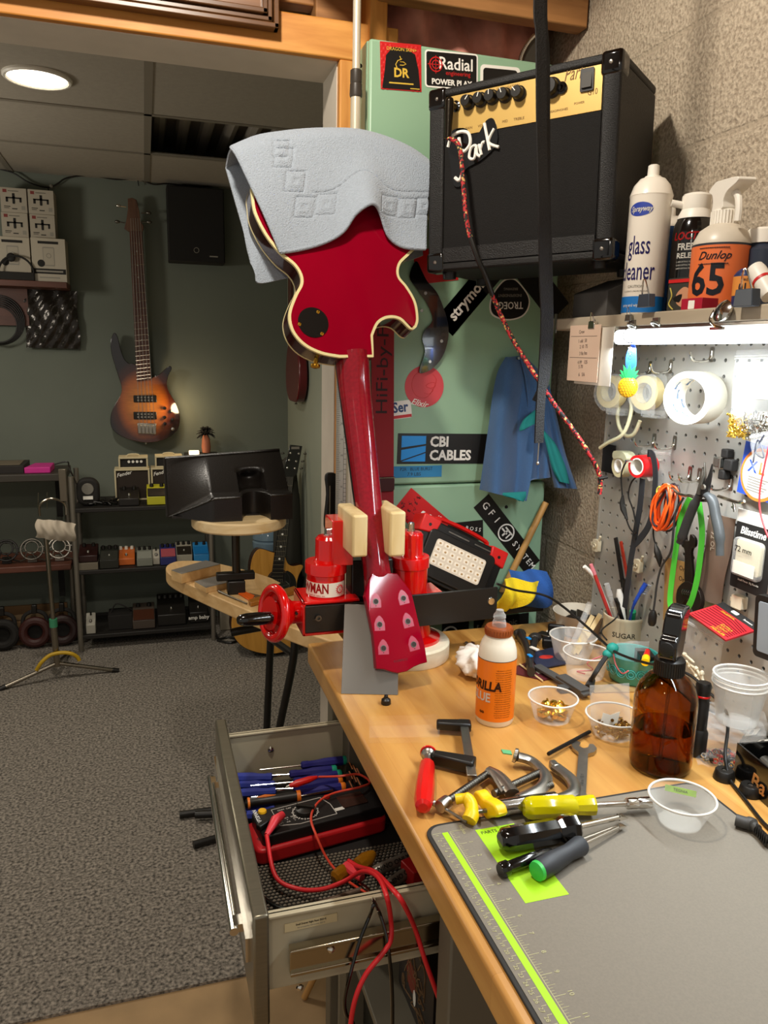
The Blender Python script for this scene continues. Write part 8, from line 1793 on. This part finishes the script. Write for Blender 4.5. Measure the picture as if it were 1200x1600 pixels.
t = thing('cable_plug', 'dark grey strain-relief plug on a cable lying on the mat corner', 'plug', bp_(1150,1285)); z_ = MZ+.009
m = MB(); m.tube(smooth_path([bp_(1150,1281,z_),bp_(1162,1285,z_),bp_(1174,1288,z_),bp_(1184,1296,z_)],5), [.0075]*8+[.0085]*4+[.006]*4, 14); part(t, 'grip', m, mat('plug_grey','3a3733',.55)); m = MB()
for k in range(6): q = bp_(1182+3*k,1295+3.6*k,z_); m.torus(.0052,.0014, frame(q,(.7,.7,0),(0,0,1)),14,6)
m.tube([bp_(1184,1296,z_),bp_(1240,1350,z_-.004)], .0042, 10); part(t, 'relief', m, BLK)
TRY = 1.42
p0, p1 = PY(640,950,TRY), PY(851,945,TRY); zt_ = PY(845,945,TRY).z
m = MB(); m.box((.45,TRY,zt_-.016),(p1.x,1.548,zt_)); solo('steel_tray', m, BLKMET, 'narrow black tray fixed to the green cabinet above the bench', 'tray', bevel=.004)
# LED work light, tilted
M, w_, h_ = quad(onY(1.44), (671,806),(798,868),(640,868)); M = frame((M[0][3],M[1][3],M[2][3]), (M[0][0],M[1][0],M[2][0]), z=(.0,-.96,.25)); wl = thing('work_light', 'black square LED work light with red corner bumpers tilted behind the vise', 'work light', M=M)
DP = .045; hh = h_*1.35; O_ = T(0,-hh+h_,0)
def WL(mb, name, mt_, par=None, lab=None, **k): return part(par or wl, name, mb, mt_, lab, **k)
m = MB(M @ O_); m.prism(rrect(w_,hh,.012,5,w_/2,hh/2), -DP, 0); hs_ = WL(m, 'housing', BLK, bevel=.003)
m = MB(M @ O_); m.prism(rrect(w_*.80,hh*.80,.012,5,w_/2,hh*.46), 0, .006); bz_ = WL(m, 'bezel', mat('bezel_black','211e1b',.3), hs_, bevel=.003)
m = MB(M @ O_); m.prism(rrect(w_*.60,hh*.46,.006,4,w_/2,hh*.50), .006, .0068); WL(m, 'diffuser', mat('lens_warm','e8d8c0',.25), hs_, 'pale lens over rows of LEDs')
m = MB(M @ O_)
for i in range(7):
    for j in range(4): m.mat(0).rbox(w_*.062,hh*.075,.0006,.002,T(w_*(.245+.085*i),hh*(.335+.11*j),.0066)); m.mat(1).rbox(w_*.022,hh*.03,.0006,.001,T(w_*(.245+.085*i),hh*(.335+.11*j),.0072))
tag(WL(m, 'led_cells', [mat('lens_bright','fff2dc',.3), mat('led_chip','b8925c',.4)], hs_))
for x, y in ((0,hh),(w_,hh),(w_,0),(0,0)):
    sx = 1 if x == 0 else -1; sy = 1 if y == 0 else -1; m = MB(M @ O_); o_ = [(x-sx*.004,y-sy*.004),(x+sx*.040,y-sy*.004),(x+sx*.036,y+sy*.022),(x+sx*.020,y+sy*.030),(x-sx*.004,y+sy*.034)]
    m.prism(o_, -DP-.002, .004); cb_ = WL(m, 'corner_bumper', mat('bumper_red','d8201c',.4), None, 'red corner bumper', bevel=.003); m = MB(M @ O_); m.lathe([(.0035,.004),(.0035,.0045)], T(x+sx*.016,y+sy*.014,0), 14); WL(m, 'screw', BLK, cb_)
m = MB(M @ O_)
for a,b in ((.30,.55),(.62,.86)): m.box((w_*a,hh*.905,0),(w_*b,hh*.925,.0015))
WL(m, 'grooves', STEEL, hs_); m = MB(M @ O_); m.text('powersmith', hh*.045, T(w_*.25,hh*.055,.0005)); WL(m, 'lettering', STEELD, hs_)
m = MB(M @ O_); m.tube(smooth_path([(w_*.2,hh,-DP*.6),(w_*.2,hh+.010,-DP*.6),(w_*.5,hh+.014,-DP*.6),(w_*.8,hh+.010,-DP*.6),(w_*.8,hh,-DP*.6)],5), .005, 8); WL(m, 'stand_handle', RED)
# yellow and blue cloths on the tray
def cloth(tl, tr, bl, br_, y0, f, mt_, lab, nm='cleaning_cloth', group='cloths on the black tray', n=40, th=.003):
    A_, B_, C_, D_ = PY(*tl,y0), PY(*tr,y0), PY(*bl,y0), PY(*br_,y0); m = MB()
    m.grid(lambda a,b: (C_*(1-a)+D_*a)*(1-b)+(A_*(1-a)+B_*a)*b+V((0,-.010+f(a,b),0)), n, n, th); return solo(nm, m, mt_, lab, 'cloth', group, ang=80)
cloth((792,888),(848,890),(800,948),(862,944), 1.40, lambda a,b: .012*math.sin(a*7+b*3)-.025*math.sin(PI*b), mat('cloth_blue','2c5aa0',.95,bump=.5,bscale=500), 'blue folded cloth lying on the black tray')
cloth((783,900),(842,908),(770,952),(796,950), 1.375, lambda a,b: .010*math.sin(a*9+b*5)-.02*math.sin(PI*b), mat('cloth_yellow','e6c81c',.95,bump=.6,bscale=400), 'bright yellow cloth in front of the blue one on the tray')
# broom stick leaning behind the light
m = MB(); a, b_ = PY(853,785,1.535), PY(752,992,1.525); b_ = a+(b_-a)*((a.z-.003)/(a.z-b_.z)); m.cyl(b_, a, .0075, n=14); solo('wooden_dowel', m, mat('dowel_wood','b98a4c',.5), 'round wooden stick leaning against the green cabinet', 'stick')
# blue microfibre cloth hanging on the cabinet
CB = mat('cloth_denim','41648f',.95,sheen=.3,bump=.5,bscale=600); CT_ = mat('cloth_teal','1f7f7c',.95)
hc = thing('hanging_cloth', 'blue microfibre cloth with teal lining hanging on the green cabinet', 'cloth', PY(800,560,1.535))
Lf = [(790,558),(778,580),(770,615),(764,660),(757,710),(752,745),(749,765)]; Rt = [(812,556),(836,578),(838,615),(832,660),(834,700),(830,745),(822,783)]
def lerp_c(cv, t_): return along(cv, min(max(t_,0),1))
def hang(Lc, Rc, y0, amp_, ph):
    def f(a, b):
        p, q = lerp_c(Lc, 1-b), lerp_c(Rc, 1-b); u = p[0]+(q[0]-p[0])*a; v = p[1]+(q[1]-p[1])*a
        return PY(u, v, y0-.010-amp_*2.4*(1-b)**.6*abs(math.sin(a*4.2+ph*.7+.35*math.sin(b*3)))**1.4-.012*math.sin(PI*a)*(1-b)**.5)
    return f
m = MB(); m.grid(hang(Lf,Rt,1.535,.018,0), 40, 40, .003); part(hc, 'left_fold', m, CB, ang=80)
m = MB(); m.grid(hang([(812,556),(822,600),(826,650),(828,700),(826,745),(826,750)],[(826,562),(850,590),(866,640),(868,680),(866,720),(862,746)],1.53,.012,2), 30, 30, .003); part(hc, 'middle_fold', m, CB, ang=80)
m = MB(); m.grid(hang([(846,640),(850,680),(858,720),(866,762)],[(858,600),(872,660),(884,710),(902,764)],1.515,.01,1), 24, 24, .003); part(hc, 'right_fold', m, CB, ang=80)
m = MB(); m.grid(hang([(846,668),(852,690),(862,730),(872,752)],[(866,690),(874,705),(884,730),(890,756)],1.490,.004,1), 14, 14, .002); m.grid(hang([(818,655),(812,668),(812,674)],[(836,640),(838,650),(836,662)],1.490,.004,1), 10, 10, .002); part(hc, 'lining', m, CT_, 'teal lining showing at the turned edges', ang=80)
m = MB(); m.grid(hang([(782,770),(790,776),(808,780)],[(822,768),(822,776),(818,784)],1.49,.003,1), 10, 8, .002); part(hc, 'lower_lining', m, CT_, ang=80)
m = MB(); p = PY(806,558,1.53); m.cyl((p.x,1.55,p.z-.004),(p.x,1.515,p.z-.002), .003, n=8); solo('cloth_hook', m, STEEL, 'small hook on the cabinet door holding the blue cloth', 'hook')
# long black strap from the ceiling in front of the amplifier
ST = mat('strap_webbing','131110',.7,bump=.4,bscale=400)
hs2 = thing('hanging_strap', 'long black webbing strap hanging from the ceiling in front of the amplifier', 'strap', PY(842,10,1.06))
Y_ = 1.06
m = MB(); m.ribbon(smooth_path([V((PY(844,-60,Y_).x,Y_,2.49)),PY(844,-60,Y_),PY(845,60,Y_),PY(846,200,Y_),PY(849,330,Y_),PY(850,430,Y_+.03),PY(852,500,Y_+.05),PY(848,580,Y_+.06),PY(844,640,Y_+.06),PY(842,692,Y_+.06)],6), .0165, (1,.15,0), .003); part(hs2, 'front_band', m, ST)
m = MB(); m.ribbon(smooth_path([V((PY(848,-60,Y_).x,Y_+.012,2.49)),PY(848,-60,Y_+.012),PY(851,100,Y_+.012),PY(852,300,Y_+.012),PY(856,440,Y_+.04),PY(857,520,Y_+.06),PY(852,590,Y_+.07),PY(838,628,Y_+.07)],6), .0165, (1,.15,0), .003); part(hs2, 'rear_band', m, ST)
m = MB(); m.cyl(PY(842,690,Y_+.06), PY(840,722,Y_+.06), .0012, n=8); m.ball(PY(840,724,Y_+.06), .003, 8); part(hs2, 'pin', m, STEEL)
# braided instrument cable from the amplifier jack
jx, jy = A3(711,167)
J0 = AM @ V((jx,jy,.004)); J1 = AM @ V((jx,jy,.020)); J2 = AM @ V((jx-.001,jy-.055,.022))
ic = thing('instrument_cable', 'red and black braided instrument cable plugged into the amplifier and hanging down', 'cable', J0)
m = MB(); m.cyl(J0, J1, .0065, n=14); m.tube([J1+V((0,0,.004)), J1+(J2-J1)*.3, J2], [.0078,.0078,.006], 14); m.ball(J1+V((0,0,.003)), .008, 12); part(ic, 'plug', m, mat('plug_dark','2a241c',.3,.8))
pp_ = [J2, PY(718,230,1.33), PY(724,290,1.31), PY(730,350,1.29), PY(745,400,1.27), PY(758,430,1.27), PY(775,475,1.28), PY(800,528,1.27), PY(832,580,1.22), PY(865,630,1.19), PY(893,668,1.17), PY(918,705,1.15), PY(934,735,1.15), PY(938,752,1.15), PY(937,772,1.15)]
braid = bpy.data.materials.new('red_black_braid'); braid.use_nodes = True; nt = braid.node_tree; b = nt.nodes['Principled BSDF']; L = nt.links.new; b.inputs['Roughness'].default_value = .7
tc = nt.nodes.new('ShaderNodeTexCoord'); wvx = nt.nodes.new('ShaderNodeTexVoronoi'); wvx.inputs['Scale'].default_value = 330; L(tc.outputs['Object'], wvx.inputs['Vector']); sp_ = nt.nodes.new('ShaderNodeSeparateColor'); L(wvx.outputs['Color'], sp_.inputs[0]); rp = nt.nodes.new('ShaderNodeValToRGB'); rp.color_ramp.interpolation = 'CONSTANT'; e = rp.color_ramp.elements; e[0].color = srgb('b02024'); e[0].position = 0; e[1].position = .45; e[1].color = srgb('16110f'); x_ = e.new(.9); x_.color = srgb('c8a860'); L(sp_.outputs[0], rp.inputs[0]); L(rp.outputs[0], b.inputs['Base Color'])
path = smooth_path(pp_, 10); m = MB(); m.tube(path, .0040, 10); part(ic, 'braided_jacket', m, braid)
m = MB(); k0 = 34; m.tube([p+V((0,-.0004,0)) for p in path[k0:k0+24]], .0046, 10); part(ic, 'heat_shrink', m, BLK)
m = MB(); q = path[-14]; m.tube([q+V((.006,0,-.002)), q+V((-.004,-.003,0)), q+V((.012,-.003,.002))], .003, 8); part(ic, 'cable_tie', m, BLK)
# red guitar strap with drawn letters, steel rule, black-handled brush on the wall beside the cabinet
SY = 1.545
rsx = thing('red_strap', 'dark red strap with black drawn lettering hanging at the cabinet edge', 'strap', PY(597,770,SY)); a, b_ = PY(584,500,SY), PY(613,860,SY)
m = MB(); m.ribbon([PY(598,450,SY),PY(598,600,SY),PY(598,740,SY),PY(598,900,SY)], b_.x-a.x-.003, (1,0,0), .002); part(rsx, 'band', m, mat('strap_red','8a1e24',.8))
F_ = frame(PY(598,588,SY-.0015), (0,0,1), (-1,0,0)); m = MB(F_); m.text('HiFi-by-F', .036, T(.010,0,0), sx=1.35); part(rsx, 'lettering', m, mat('marker_dark','2a0a0c',.7))
p = PY(600,757,SY-.004); m = MB(frame(p,(1,0,0),(0,0,1))); m.rbox(.045,.030,.004,.006); part(rsx, 'buckle', m, mat('buckle_maroon','3a0f14',.3), bevel=.001); m = MB(frame(p,(1,0,0),(0,0,1))); m.tube([(-.022,.015,.004),(.022,.015,.004)], .002, 8); part(rsx, 'buckle_bar', m, CHR)
RY_ = 1.60
a, b_ = PY(526,560,RY_), PY(549,820,RY_); M = frame((a.x,RY_,b_.z), (1,0,0), (0,0,1)); w_, h_ = b_.x-a.x, a.z-b_.z
t = thing('steel_rule', 'long steel rule with fret scales hanging beside the door jamb', 'ruler', M=M); part(t, 'blade', MB(M).box((0,-.25,0),(w_,h_+.3,.0015)), mat('rule_steel','c2bcb0',.35,.6))
m = MB(M)
for k in range(90): m.box((.001,h_*k/90,.0015),(.001+(.006 if k%5 else .009),h_*k/90+.0006,.0018))
for k in range(26): m.box((w_*.45,h_*(.02+.7*(k/26)**1.4),.0015),(w_*.95,h_*(.02+.7*(k/26)**1.4)+.0008,.0018))
for x in (.45,.62,.78,.95): m.box((w_*x,0,.0015),(w_*x+.0006,h_*.75,.0018))
for k in range(10): m.text(str(k+14), .006, T(w_*.33,h_*(.05+.095*k),.0017))
part(t, 'markings', m, mat('rule_ink','4a463f',.6))
p = PY(514,744,1.63); t = thing('black_brush', 'black-handled brush hanging by the door jamb behind the vise', 'brush', p); q = PY(514,835,1.63); a, b_ = PY(508,744,1.63), PY(526,744,1.63)
m = MB(SW); xa, xb = a.x, b_.x; m.prism(smooth2([(xa,p.z),(xa+.003,p.z-.04),(xa-.002,p.z-.11),((xa+xb)/2,q.z),(xb+.002,p.z-.11),(xb,p.z-.04),(xb,p.z),((xa+xb)/2,p.z+.008)],4), -1.638, -1.622); part(t, 'handle', m, BLK, bevel=.003); m = MB(); m.box((p.x-.001,1.620,q.z+.02),(p.x+.001,1.6225,p.z-.02)); part(t, 'slot', m, STEEL)
# chrome telescopic pole beside the cabinet
PYY = 1.535; POL = mat('pole_cream_metal','d9cdb4',.3,.35)
t = thing('chrome_pole', 'chrome telescopic pole standing between the door jamb and the green cabinet', 'pole', (PY(553,400,PYY).x,PYY,0)); z1_ = PY(556,134,PYY).z; z0_ = PY(556,112,PYY).z; x_p = PY(556.5,120,PYY).x
part(t, 'upper_tube', MB().cyl((x_p,PYY,z0_-.03),(x_p,PYY,2.45), .0075, n=20), POL); part(t, 'lower_tube', MB().cyl((x_p-.001,PYY,.0),(x_p,PYY,z1_), .0100, n=20), POL)
zc_ = PY(556,152,PYY).z; zd_ = PY(556,131,PYY).z; ze_ = PY(556,109,PYY).z
m = MB(); m.lathe([(.0115,zc_),(.0122,zc_+.004),(.0115,zd_-.001),(.0105,zd_),(.0112,zd_+.002),(.0112,ze_-.002),(.0095,ze_)], T(x_p,PYY,0), 24); part(t, 'collar', m, mat('collar_dark','3a332c',.4))
# black pickguard and bead chain
pgm = [(650,408),(640,432),(652,452),(668,476),(676,500),(664,516),(660,530),(664,550),(655,580),(664,582),(678,574),(692,556),(700,530),(700,505),(692,478),(682,456),(668,440),(660,425)]
o_ = smooth2([(PY(u,v,CABY-.006).x, PY(u,v,CABY-.006).z) for u,v in pgm],4); t = thing('pickguard', 'glossy black scratchplate leaning on the cabinet beside the guitar horn', 'pickguard', PY(680,560,CABY-.004)); part(t, 'plate', MB(SW).prism(o_, -(CABY-.003), -(CABY-.006)), BLKG)
for u,v in ((659,485),(665,458),(690,533),(672,565)): part(t, 'screw_hole', MB(frame(PY(u,v,CABY-.0062),(1,0,0),(0,0,1))).lathe([(.0035,0),(.003,.0006)], None, 14), STEEL)
m = MB()
for i,(u,v) in enumerate(smooth2([(812,100),(815,85),(824,68),(834,56)],7,False)): m.ball(PY(u,v,1.60), .0042, 8)
tb_ = [PY(u,v,1.605) for u,v in ((812,104),(840,96),(842,58),(832,60))]; m.mat(1).add(tb_+[p+V((0,.02,0)) for p in tb_], [(3,2,1,0),(4,5,6,7),(0,1,5,4),(1,2,6,5),(2,3,7,6),(3,0,4,7)])
solo('bead_ornament', m, [CHR, mat('mesh_dark','4a453e',.4,.6)], 'silver beaded mesh purse standing on top of the cabinet behind the amplifier', 'purse')
DZ = .680
def dp(u, v, z): return PZ(u, v, z)
NV1, NV2 = mat('driver_navy','2b2a72',.35), mat('driver_blue','3a46a0',.35)
def ddriver(butt, hend, tip, mt_, cap, lab, r=.009, z=.70, hl=None):
    a, b_, c_ = dp(*butt,z), dp(*hend,z), dp(*tip,z-.002); d = b_-a; L = d.length
    t = thing('precision_screwdriver', lab, 'screwdriver', V((a.x,a.y,z-r)), 'screwdrivers in the drawer')
    m = MB(); m.lathe_to([(r*.9,.0),(r,.004),(r,L*.45),(r*.8,L*.62),(r*.75,L*.8),(r*.85,L*.84),(r*.85,L*.97),(r*.5,L)], a, b_, 8); h = part(t, 'handle', m, mt_)
    if cap: m = MB(); m.lathe_to([(r*.8,-.007),(r*.95,-.005),(r*.95,.002)], a, b_, 16); part(h, 'end_cap', m, cap, 'coloured end cap')
    m = MB(); m.cyl(b_, c_, .0016, n=10); part(t, 'shaft', m, CHR)
TEALC, ORC = mat('cap_teal','1f9a78',.4), mat('cap_orange','e87a20',.4)
ddriver((537,1188),(470,1196),(406,1203), NV1, TEALC, 'navy screwdriver with a teal cap lying at the back of the drawer', z=.715)
ddriver((520,1203),(452,1210),(384,1214), NV1, TEALC, 'navy screwdriver with a teal cap second from the back of the drawer', z=.708)
ddriver((528,1210),(458,1222),(392,1228), NV1, TEALC, 'navy screwdriver with a teal cap third from the back of the drawer', z=.702)
ddriver((529,1220),(458,1232),(393,1234), NV1, ORC, 'navy screwdriver with an orange cap, farther of the two', z=.698)
ddriver((534,1230),(466,1240),(393,1246), NV1, ORC, 'navy screwdriver with an orange cap, nearer of the two', z=.700)
ddriver((368,1215),(426,1214),(493,1203), NV2, None, 'blue screwdriver pointing away from the drawer front, at the back', z=.704)
ddriver((374,1226),(430,1226),(456,1219), NV2, None, 'blue screwdriver behind the red alligator clip pointing right', z=.694)
ddriver((376,1240),(432,1236),(470,1228), NV2, None, 'blue screwdriver beside the red alligator clip pointing right', z=.692)
ddriver((384,1264),(430,1262),(468,1256), NV2, None, 'blue screwdriver just in front of the orange-gripped driver', z=.694)
ddriver((386,1274),(428,1274),(470,1266), NV2, None, 'blue screwdriver nearest the multimeter', z=.690)
# orange-gripped driver
a, b_, c_ = dp(383,1256,.706), dp(470,1244,.706), dp(520,1235,.704); t = thing('ratchet_driver', 'black and orange gripped screwdriver beside the multimeter', 'screwdriver', a, 'screwdrivers in the drawer'); L_ = (b_-a).length
m = MB(); m.lathe_to([(.006,0),(.0095,.006),(.0095,L_*.6),(.0105,L_*.92)], a, b_, 16); h = part(t, 'handle', m, BLK); m = MB(); m.lathe_to([(.0108,L_*.92),(.0108,L_*.99),(.008,L_)], a, b_, 16); m.lathe_to([(.0098,.004),(.0098,.008)], a, b_, 16); part(h, 'ring', m, ORC, 'orange ring')
m = MB(); s_ = V((0,0,.0085)); m.tube([a+(b_-a)*.2+s_, a+(b_-a)*.35+s_*1.05, a+(b_-a)*.55+s_], [.001,.0035,.001], 8); part(h, 'inlay', m, ORC); m = MB(); m.cyl(b_, c_, .0018, n=10); part(t, 'shaft', m, CHR)
# red pack at the back, dark blocks
m = MB(); m.box((0,0,0),(.09,.05,.024), T(*dp(520,1195,.69)) @ RZ(-6)); solo('red_case', m, mat('case_maroon','7a1418',.35), 'dark red case at the back right of the drawer, half under the bench', 'case', bevel=.003)
m = MB(); 
for k in range(7): m.box((-.004,-.012,0),(.004,.012,.02), T(*dp(548+6*(k%3),1212+5*k,.70)) @ RZ(10)); m.mat(1).box((-.001,-.013,.02),(.001,.013,.021), T(*dp(548+6*(k%3),1212+5*k,.70))); m.mat(0)
solo('bit_holder', m, [BLK, mat('copper_pin','c87a4a',.4)], 'row of black and copper bits at the right of the drawer', 'bit holder')
# multimeter
e0, e1, e2 = dp(394,1300,.700), dp(570,1262,.700), dp(404,1362,.690)
xd = (dp(612,1296,.69)-dp(408,1352,.69)).normalized(); xd.z = 0; xd.normalize(); yd = V((-xd.y,xd.x,0))
o_ = dp(402,1356,DZ+.0005); W_ = (dp(613,1308,DZ)-o_).dot(xd); H_ = (dp(392,1282,.71)-o_).dot(yd)
F_ = frame(V((o_.x,o_.y,DZ)), xd, yd); mm = thing('multimeter', 'red and black digital multimeter lying in the drawer', 'multimeter', M=F_)
def MMp(mb, nm, mt_, par=None, lab=None, **k): return part(par or mm, nm, mb, mt_, lab, **k)
m = MB(F_); m.rbox(W_,H_,.027,.014,T(W_/2,H_/2,.0005)); hol = MMp(m, 'holster', mat('meter_red','c01a20',.4), bevel=.005, seg=3)
m = MB(F_); m.rbox(W_*.94,H_*.90,.020,.010,T(W_*.525,H_*.53,.026)); fc = MMp(m, 'face', mat('meter_black','191616',.4), bevel=.002); zf_ = .0462
m = MB(F_); m.rbox(W_*.20,H_*.44,.001,.003,T(W_*.79,H_*.56,zf_)); MMp(m, 'screen', mat('meter_screen','3a2620',.12), fc)
m = MB(F_); m.lathe([(H_*.20,0),(H_*.19,.006),(H_*.10,.009),(0,.009)], T(W_*.42,H_*.55,zf_), 36); m.box((-H_*.19,-.003,.008),(H_*.19,.003,.012), T(W_*.42,H_*.55,zf_) @ RZ(-35)); MMp(m, 'dial', BLK, fc)
m = MB(F_)
for k in range(26):
    a = 2*PI*k/26; m.box((-.0022,-.0008,0),(.0022,.0008,.0006), T(W_*.42+H_*.255*math.cos(a), H_*.55+H_*.255*math.sin(a), zf_) @ RZ(math.degrees(a)+90 if k%2 else math.degrees(a)))
fr_ = [(W_*.20,H_*.30),(W_*.20,H_*.88),(W_*.58,H_*.90),(W_*.62,H_*.60),(W_*.62,H_*.22),(W_*.34,H_*.20),(W_*.20,H_*.30)]
for i in range(len(fr_)-1): m.tube([(fr_[i][0],fr_[i][1],zf_+.0003),(fr_[i+1][0],fr_[i+1][1],zf_+.0003)], .0006, 4)
for i in range(9): m.text(random.choice(['20','200','2000','10A','OFF','hFE','mA','V']), .0045, T(W_*(.22+.05*(i%3)), H_*(.36+.07*(i//3)), zf_+.0003) @ RZ(0))
m.text('OHM  CAP', .005, T(W_*.29,H_*.80,zf_+.0003)); m.text('CRAFTSMAN', .009, T(W_*.085,H_*.70,zf_+.0003) @ RZ(90), bold=.02); m.rbox(.016,.008,.0004,.001,T(W_*.66,H_*.36,zf_))
MMp(m, 'print', mat('meter_white','d8d4cc',.5), fc)
m = MB(F_); m.lathe([(.0075,0),(.0065,.003),(0,.003)], T(W_*.135,H_*.90,zf_), 20); MMp(m, 'button', mat('meter_yellow','e0a818',.4), fc, 'yellow button'); m = MB(F_); m.lathe([(.006,0),(.005,.002),(0,.002)], T(W_*.63,H_*.86,zf_), 18); MMp(m, 'socket', RED, fc, 'red socket')
m = MB(F_); m.box((-.018,-.005,0),(.018,.005,.010), T(W_*.11,H_*.42,zf_) @ RZ(28)); MMp(m, 'black_plug', BLK, fc, bevel=.002)
# red leads
m = MB(F_); q0 = F_ @ V((W_*.165,H_*.30,zf_+.012)); q1 = F_ @ V((W_*.07,H_*.02,zf_+.006))
LR = mat('lead_red','d8242a',.4); LRT = mat('lead_red_thin','e04a34',.4)
t = thing('test_lead', 'thick red test lead curving from the multimeter over the drawer side', 'test lead', q0, 'test leads in the drawer')
m = MB(); m.tube([q0+V((.014,.010,.002)), q0, q0+(q1-q0)*.5, q1], [.006,.0085,.006,.004], 12); part(t, 'plug', m, mat('plug_coral','e03a44',.4))
pts = [q1, dp(430,1368,.705), dp(462,1388,.695), dp(500,1390,.700), dp(536,1378,.715), dp(566,1362,.745), dp(590,1370,.785), dp(604,1400,.800), PY(611,1440,.822), PY(610,1470,.815), PY(596,1492,.81), PY(572,1522,.805), PY(556,1558,.80), PY(548,1600,.80), PY(546,1650,.80)]
m = MB(); m.tube(smooth_path(pts,8), .0033, 10); part(t, 'wire', m, LR)
t = thing('test_lead', 'second thick red lead hanging down over the drawer side to the picture edge', 'test lead', dp(590,1368,.72), 'test leads in the drawer')
pts = [dp(545,1345,.70), dp(560,1354,.715), dp(585,1362,.76), dp(606,1382,.795), dp(628,1408,.800), PY(648,1450,.822), PY(664,1500,.815), PY(682,1550,.81), PY(700,1600,.81), PY(715,1650,.81)]
m = MB(); m.tube(smooth_path(pts,8), .0033, 10); part(t, 'wire', m, LR); m = MB(); m.tube([dp(540,1352,.70), dp(552,1362,.70), dp(566,1372,.70)], [.007,.008,.006], 10); part(t, 'probe', m, mat('plug_coral','e03a44',.4))
t = thing('alligator_lead', 'thin red lead with an alligator clip looping across the multimeter', 'test lead', dp(455,1222,.72), 'test leads in the drawer')
zz = DZ+.052; pts = [dp(498,1214,.725), dp(530,1213,.735), dp(560,1210,.735), dp(578,1222,.73), dp(562,1230,.735), dp(520,1240,zz), dp(496,1255,zz), dp(486,1278,zz), dp(494,1305,zz), dp(510,1340,.705), dp(530,1365,.690), dp(560,1388,.688), dp(590,1402,.72)]
m = MB(); m.tube(smooth_path(pts,8), .0020, 8); part(t, 'wire', m, LRT)
m = MB(); a, b_ = dp(452,1228,.722), dp(496,1214,.728); m.tube([a, a+(b_-a)*.25, a+(b_-a)*.7, b_], [.003,.0065,.006,.0025], 10); part(t, 'clip_boot', m, mat('boot_red','d81c14',.35)); m = MB(); m.tube([a-(b_-a)*.12, a+(b_-a)*.1], [.001,.003], 8); part(t, 'clip_jaw', m, STEEL)
t = thing('black_lead', 'black test lead crossing the red ones over the drawer side', 'test lead', dp(585,1400,.72), 'test leads in the drawer')
pts = [dp(560,1378,.69), dp(578,1392,.72), dp(584,1408,.79), PY(592,1424,.824), PY(603,1460,.818), PY(609,1500,.812), PY(613,1560,.81), PY(613,1650,.81)]
m = MB(); m.tube(smooth_path(pts,8), .0024, 8); part(t, 'wire', m, BLKG)
t = thing('black_lead', 'black test lead running down to the left over the drawer side', 'test lead', dp(588,1395,.72), 'test leads in the drawer')
pts = [dp(592,1372,.70), dp(590,1390,.73), dp(584,1412,.79), PY(578,1430,.824), PY(562,1470,.818), PY(548,1520,.812), PY(539,1560,.81), PY(541,1585,.81), PY(552,1600,.81), PY(556,1640,.81)]
m = MB(); m.tube(smooth_path(pts,8), .0024, 8); part(t, 'wire', m, BLKG)
m = MB(); m.tube(smooth_path([dp(404,1395,.685), dp(420,1408,.684), dp(440,1418,.684), dp(470,1420,.684)],6), .0024, 8); solo('black_lead', m, BLKG, 'short black lead lying on the woven tray near the drawer front', 'test lead', 'test leads in the drawer')
# amber-handled pieces, markers, red corner
AMH = mat('amber_handle','b87818',.2,trans=.5)
for i,(u,v,r_) in enumerate(((568,1348,.014),(532,1366,.012))):
    c = dp(u,v,DZ+r_+.001); m = MB(T(*c) @ RZ(30) @ RY(78)); m.lathe([(r_*.6,-.014),(r_,-.010),(r_*.95,.006),(r_*.7,.016),(r_*.4,.024)], None, 10); solo('stubby_screwdriver', m, AMH, ('amber screwdriver handle beside the markers','amber screwdriver handle lying on the woven tray')[i], 'screwdriver', 'amber handles in the drawer')
MKB = mat('marker_grey','6e665c',.3,.3)
for i,(p0,p1,lab) in enumerate((((584,1362),(640,1338),'grey marker pen lying farther back in the drawer'),((606,1384),(648,1354),'grey marker pen lying nearer the drawer side'))):
    a, b_ = dp(*p0,.694), dp(*p1,.70); t = thing('marker_pen', lab, 'marker', a, 'grey markers in the drawer'); L_ = (b_-a).length
    m = MB(); m.lathe_to([(.007,0),(.0085,.004),(.0085,L_*.9),(.007,L_)], a, b_, 20); b0 = part(t, 'barrel', m, MKB); d_ = (b_-a).normalized(); nrm = (EYE-a); nrm = (nrm-d_*nrm.dot(d_)).normalized()
    m = MB(frame((a+b_)/2+nrm*.0087, d_, z=nrm)); m.text('NINO ONLY', .010, None, sx=1, bold=.02); part(t, 'lettering', m, BLK)
m = MB(); m.box((0,0,0),(.05,.035,.03), T(*dp(645,1392,.685)) @ RZ(15)); solo('red_block', m, mat('block_red','b01a1c',.4), 'red plastic corner sticking out from under the bench in the drawer', 'block', bevel=.002)
m = MB(); m.cyl(dp(480,1418,.688), dp(570,1388,.69), .004, n=12); solo('silver_pen', m, mat('pen_pewter','7a6a5c',.35,.6), 'slim pewter rod lying along the near side of the drawer', 'rod')
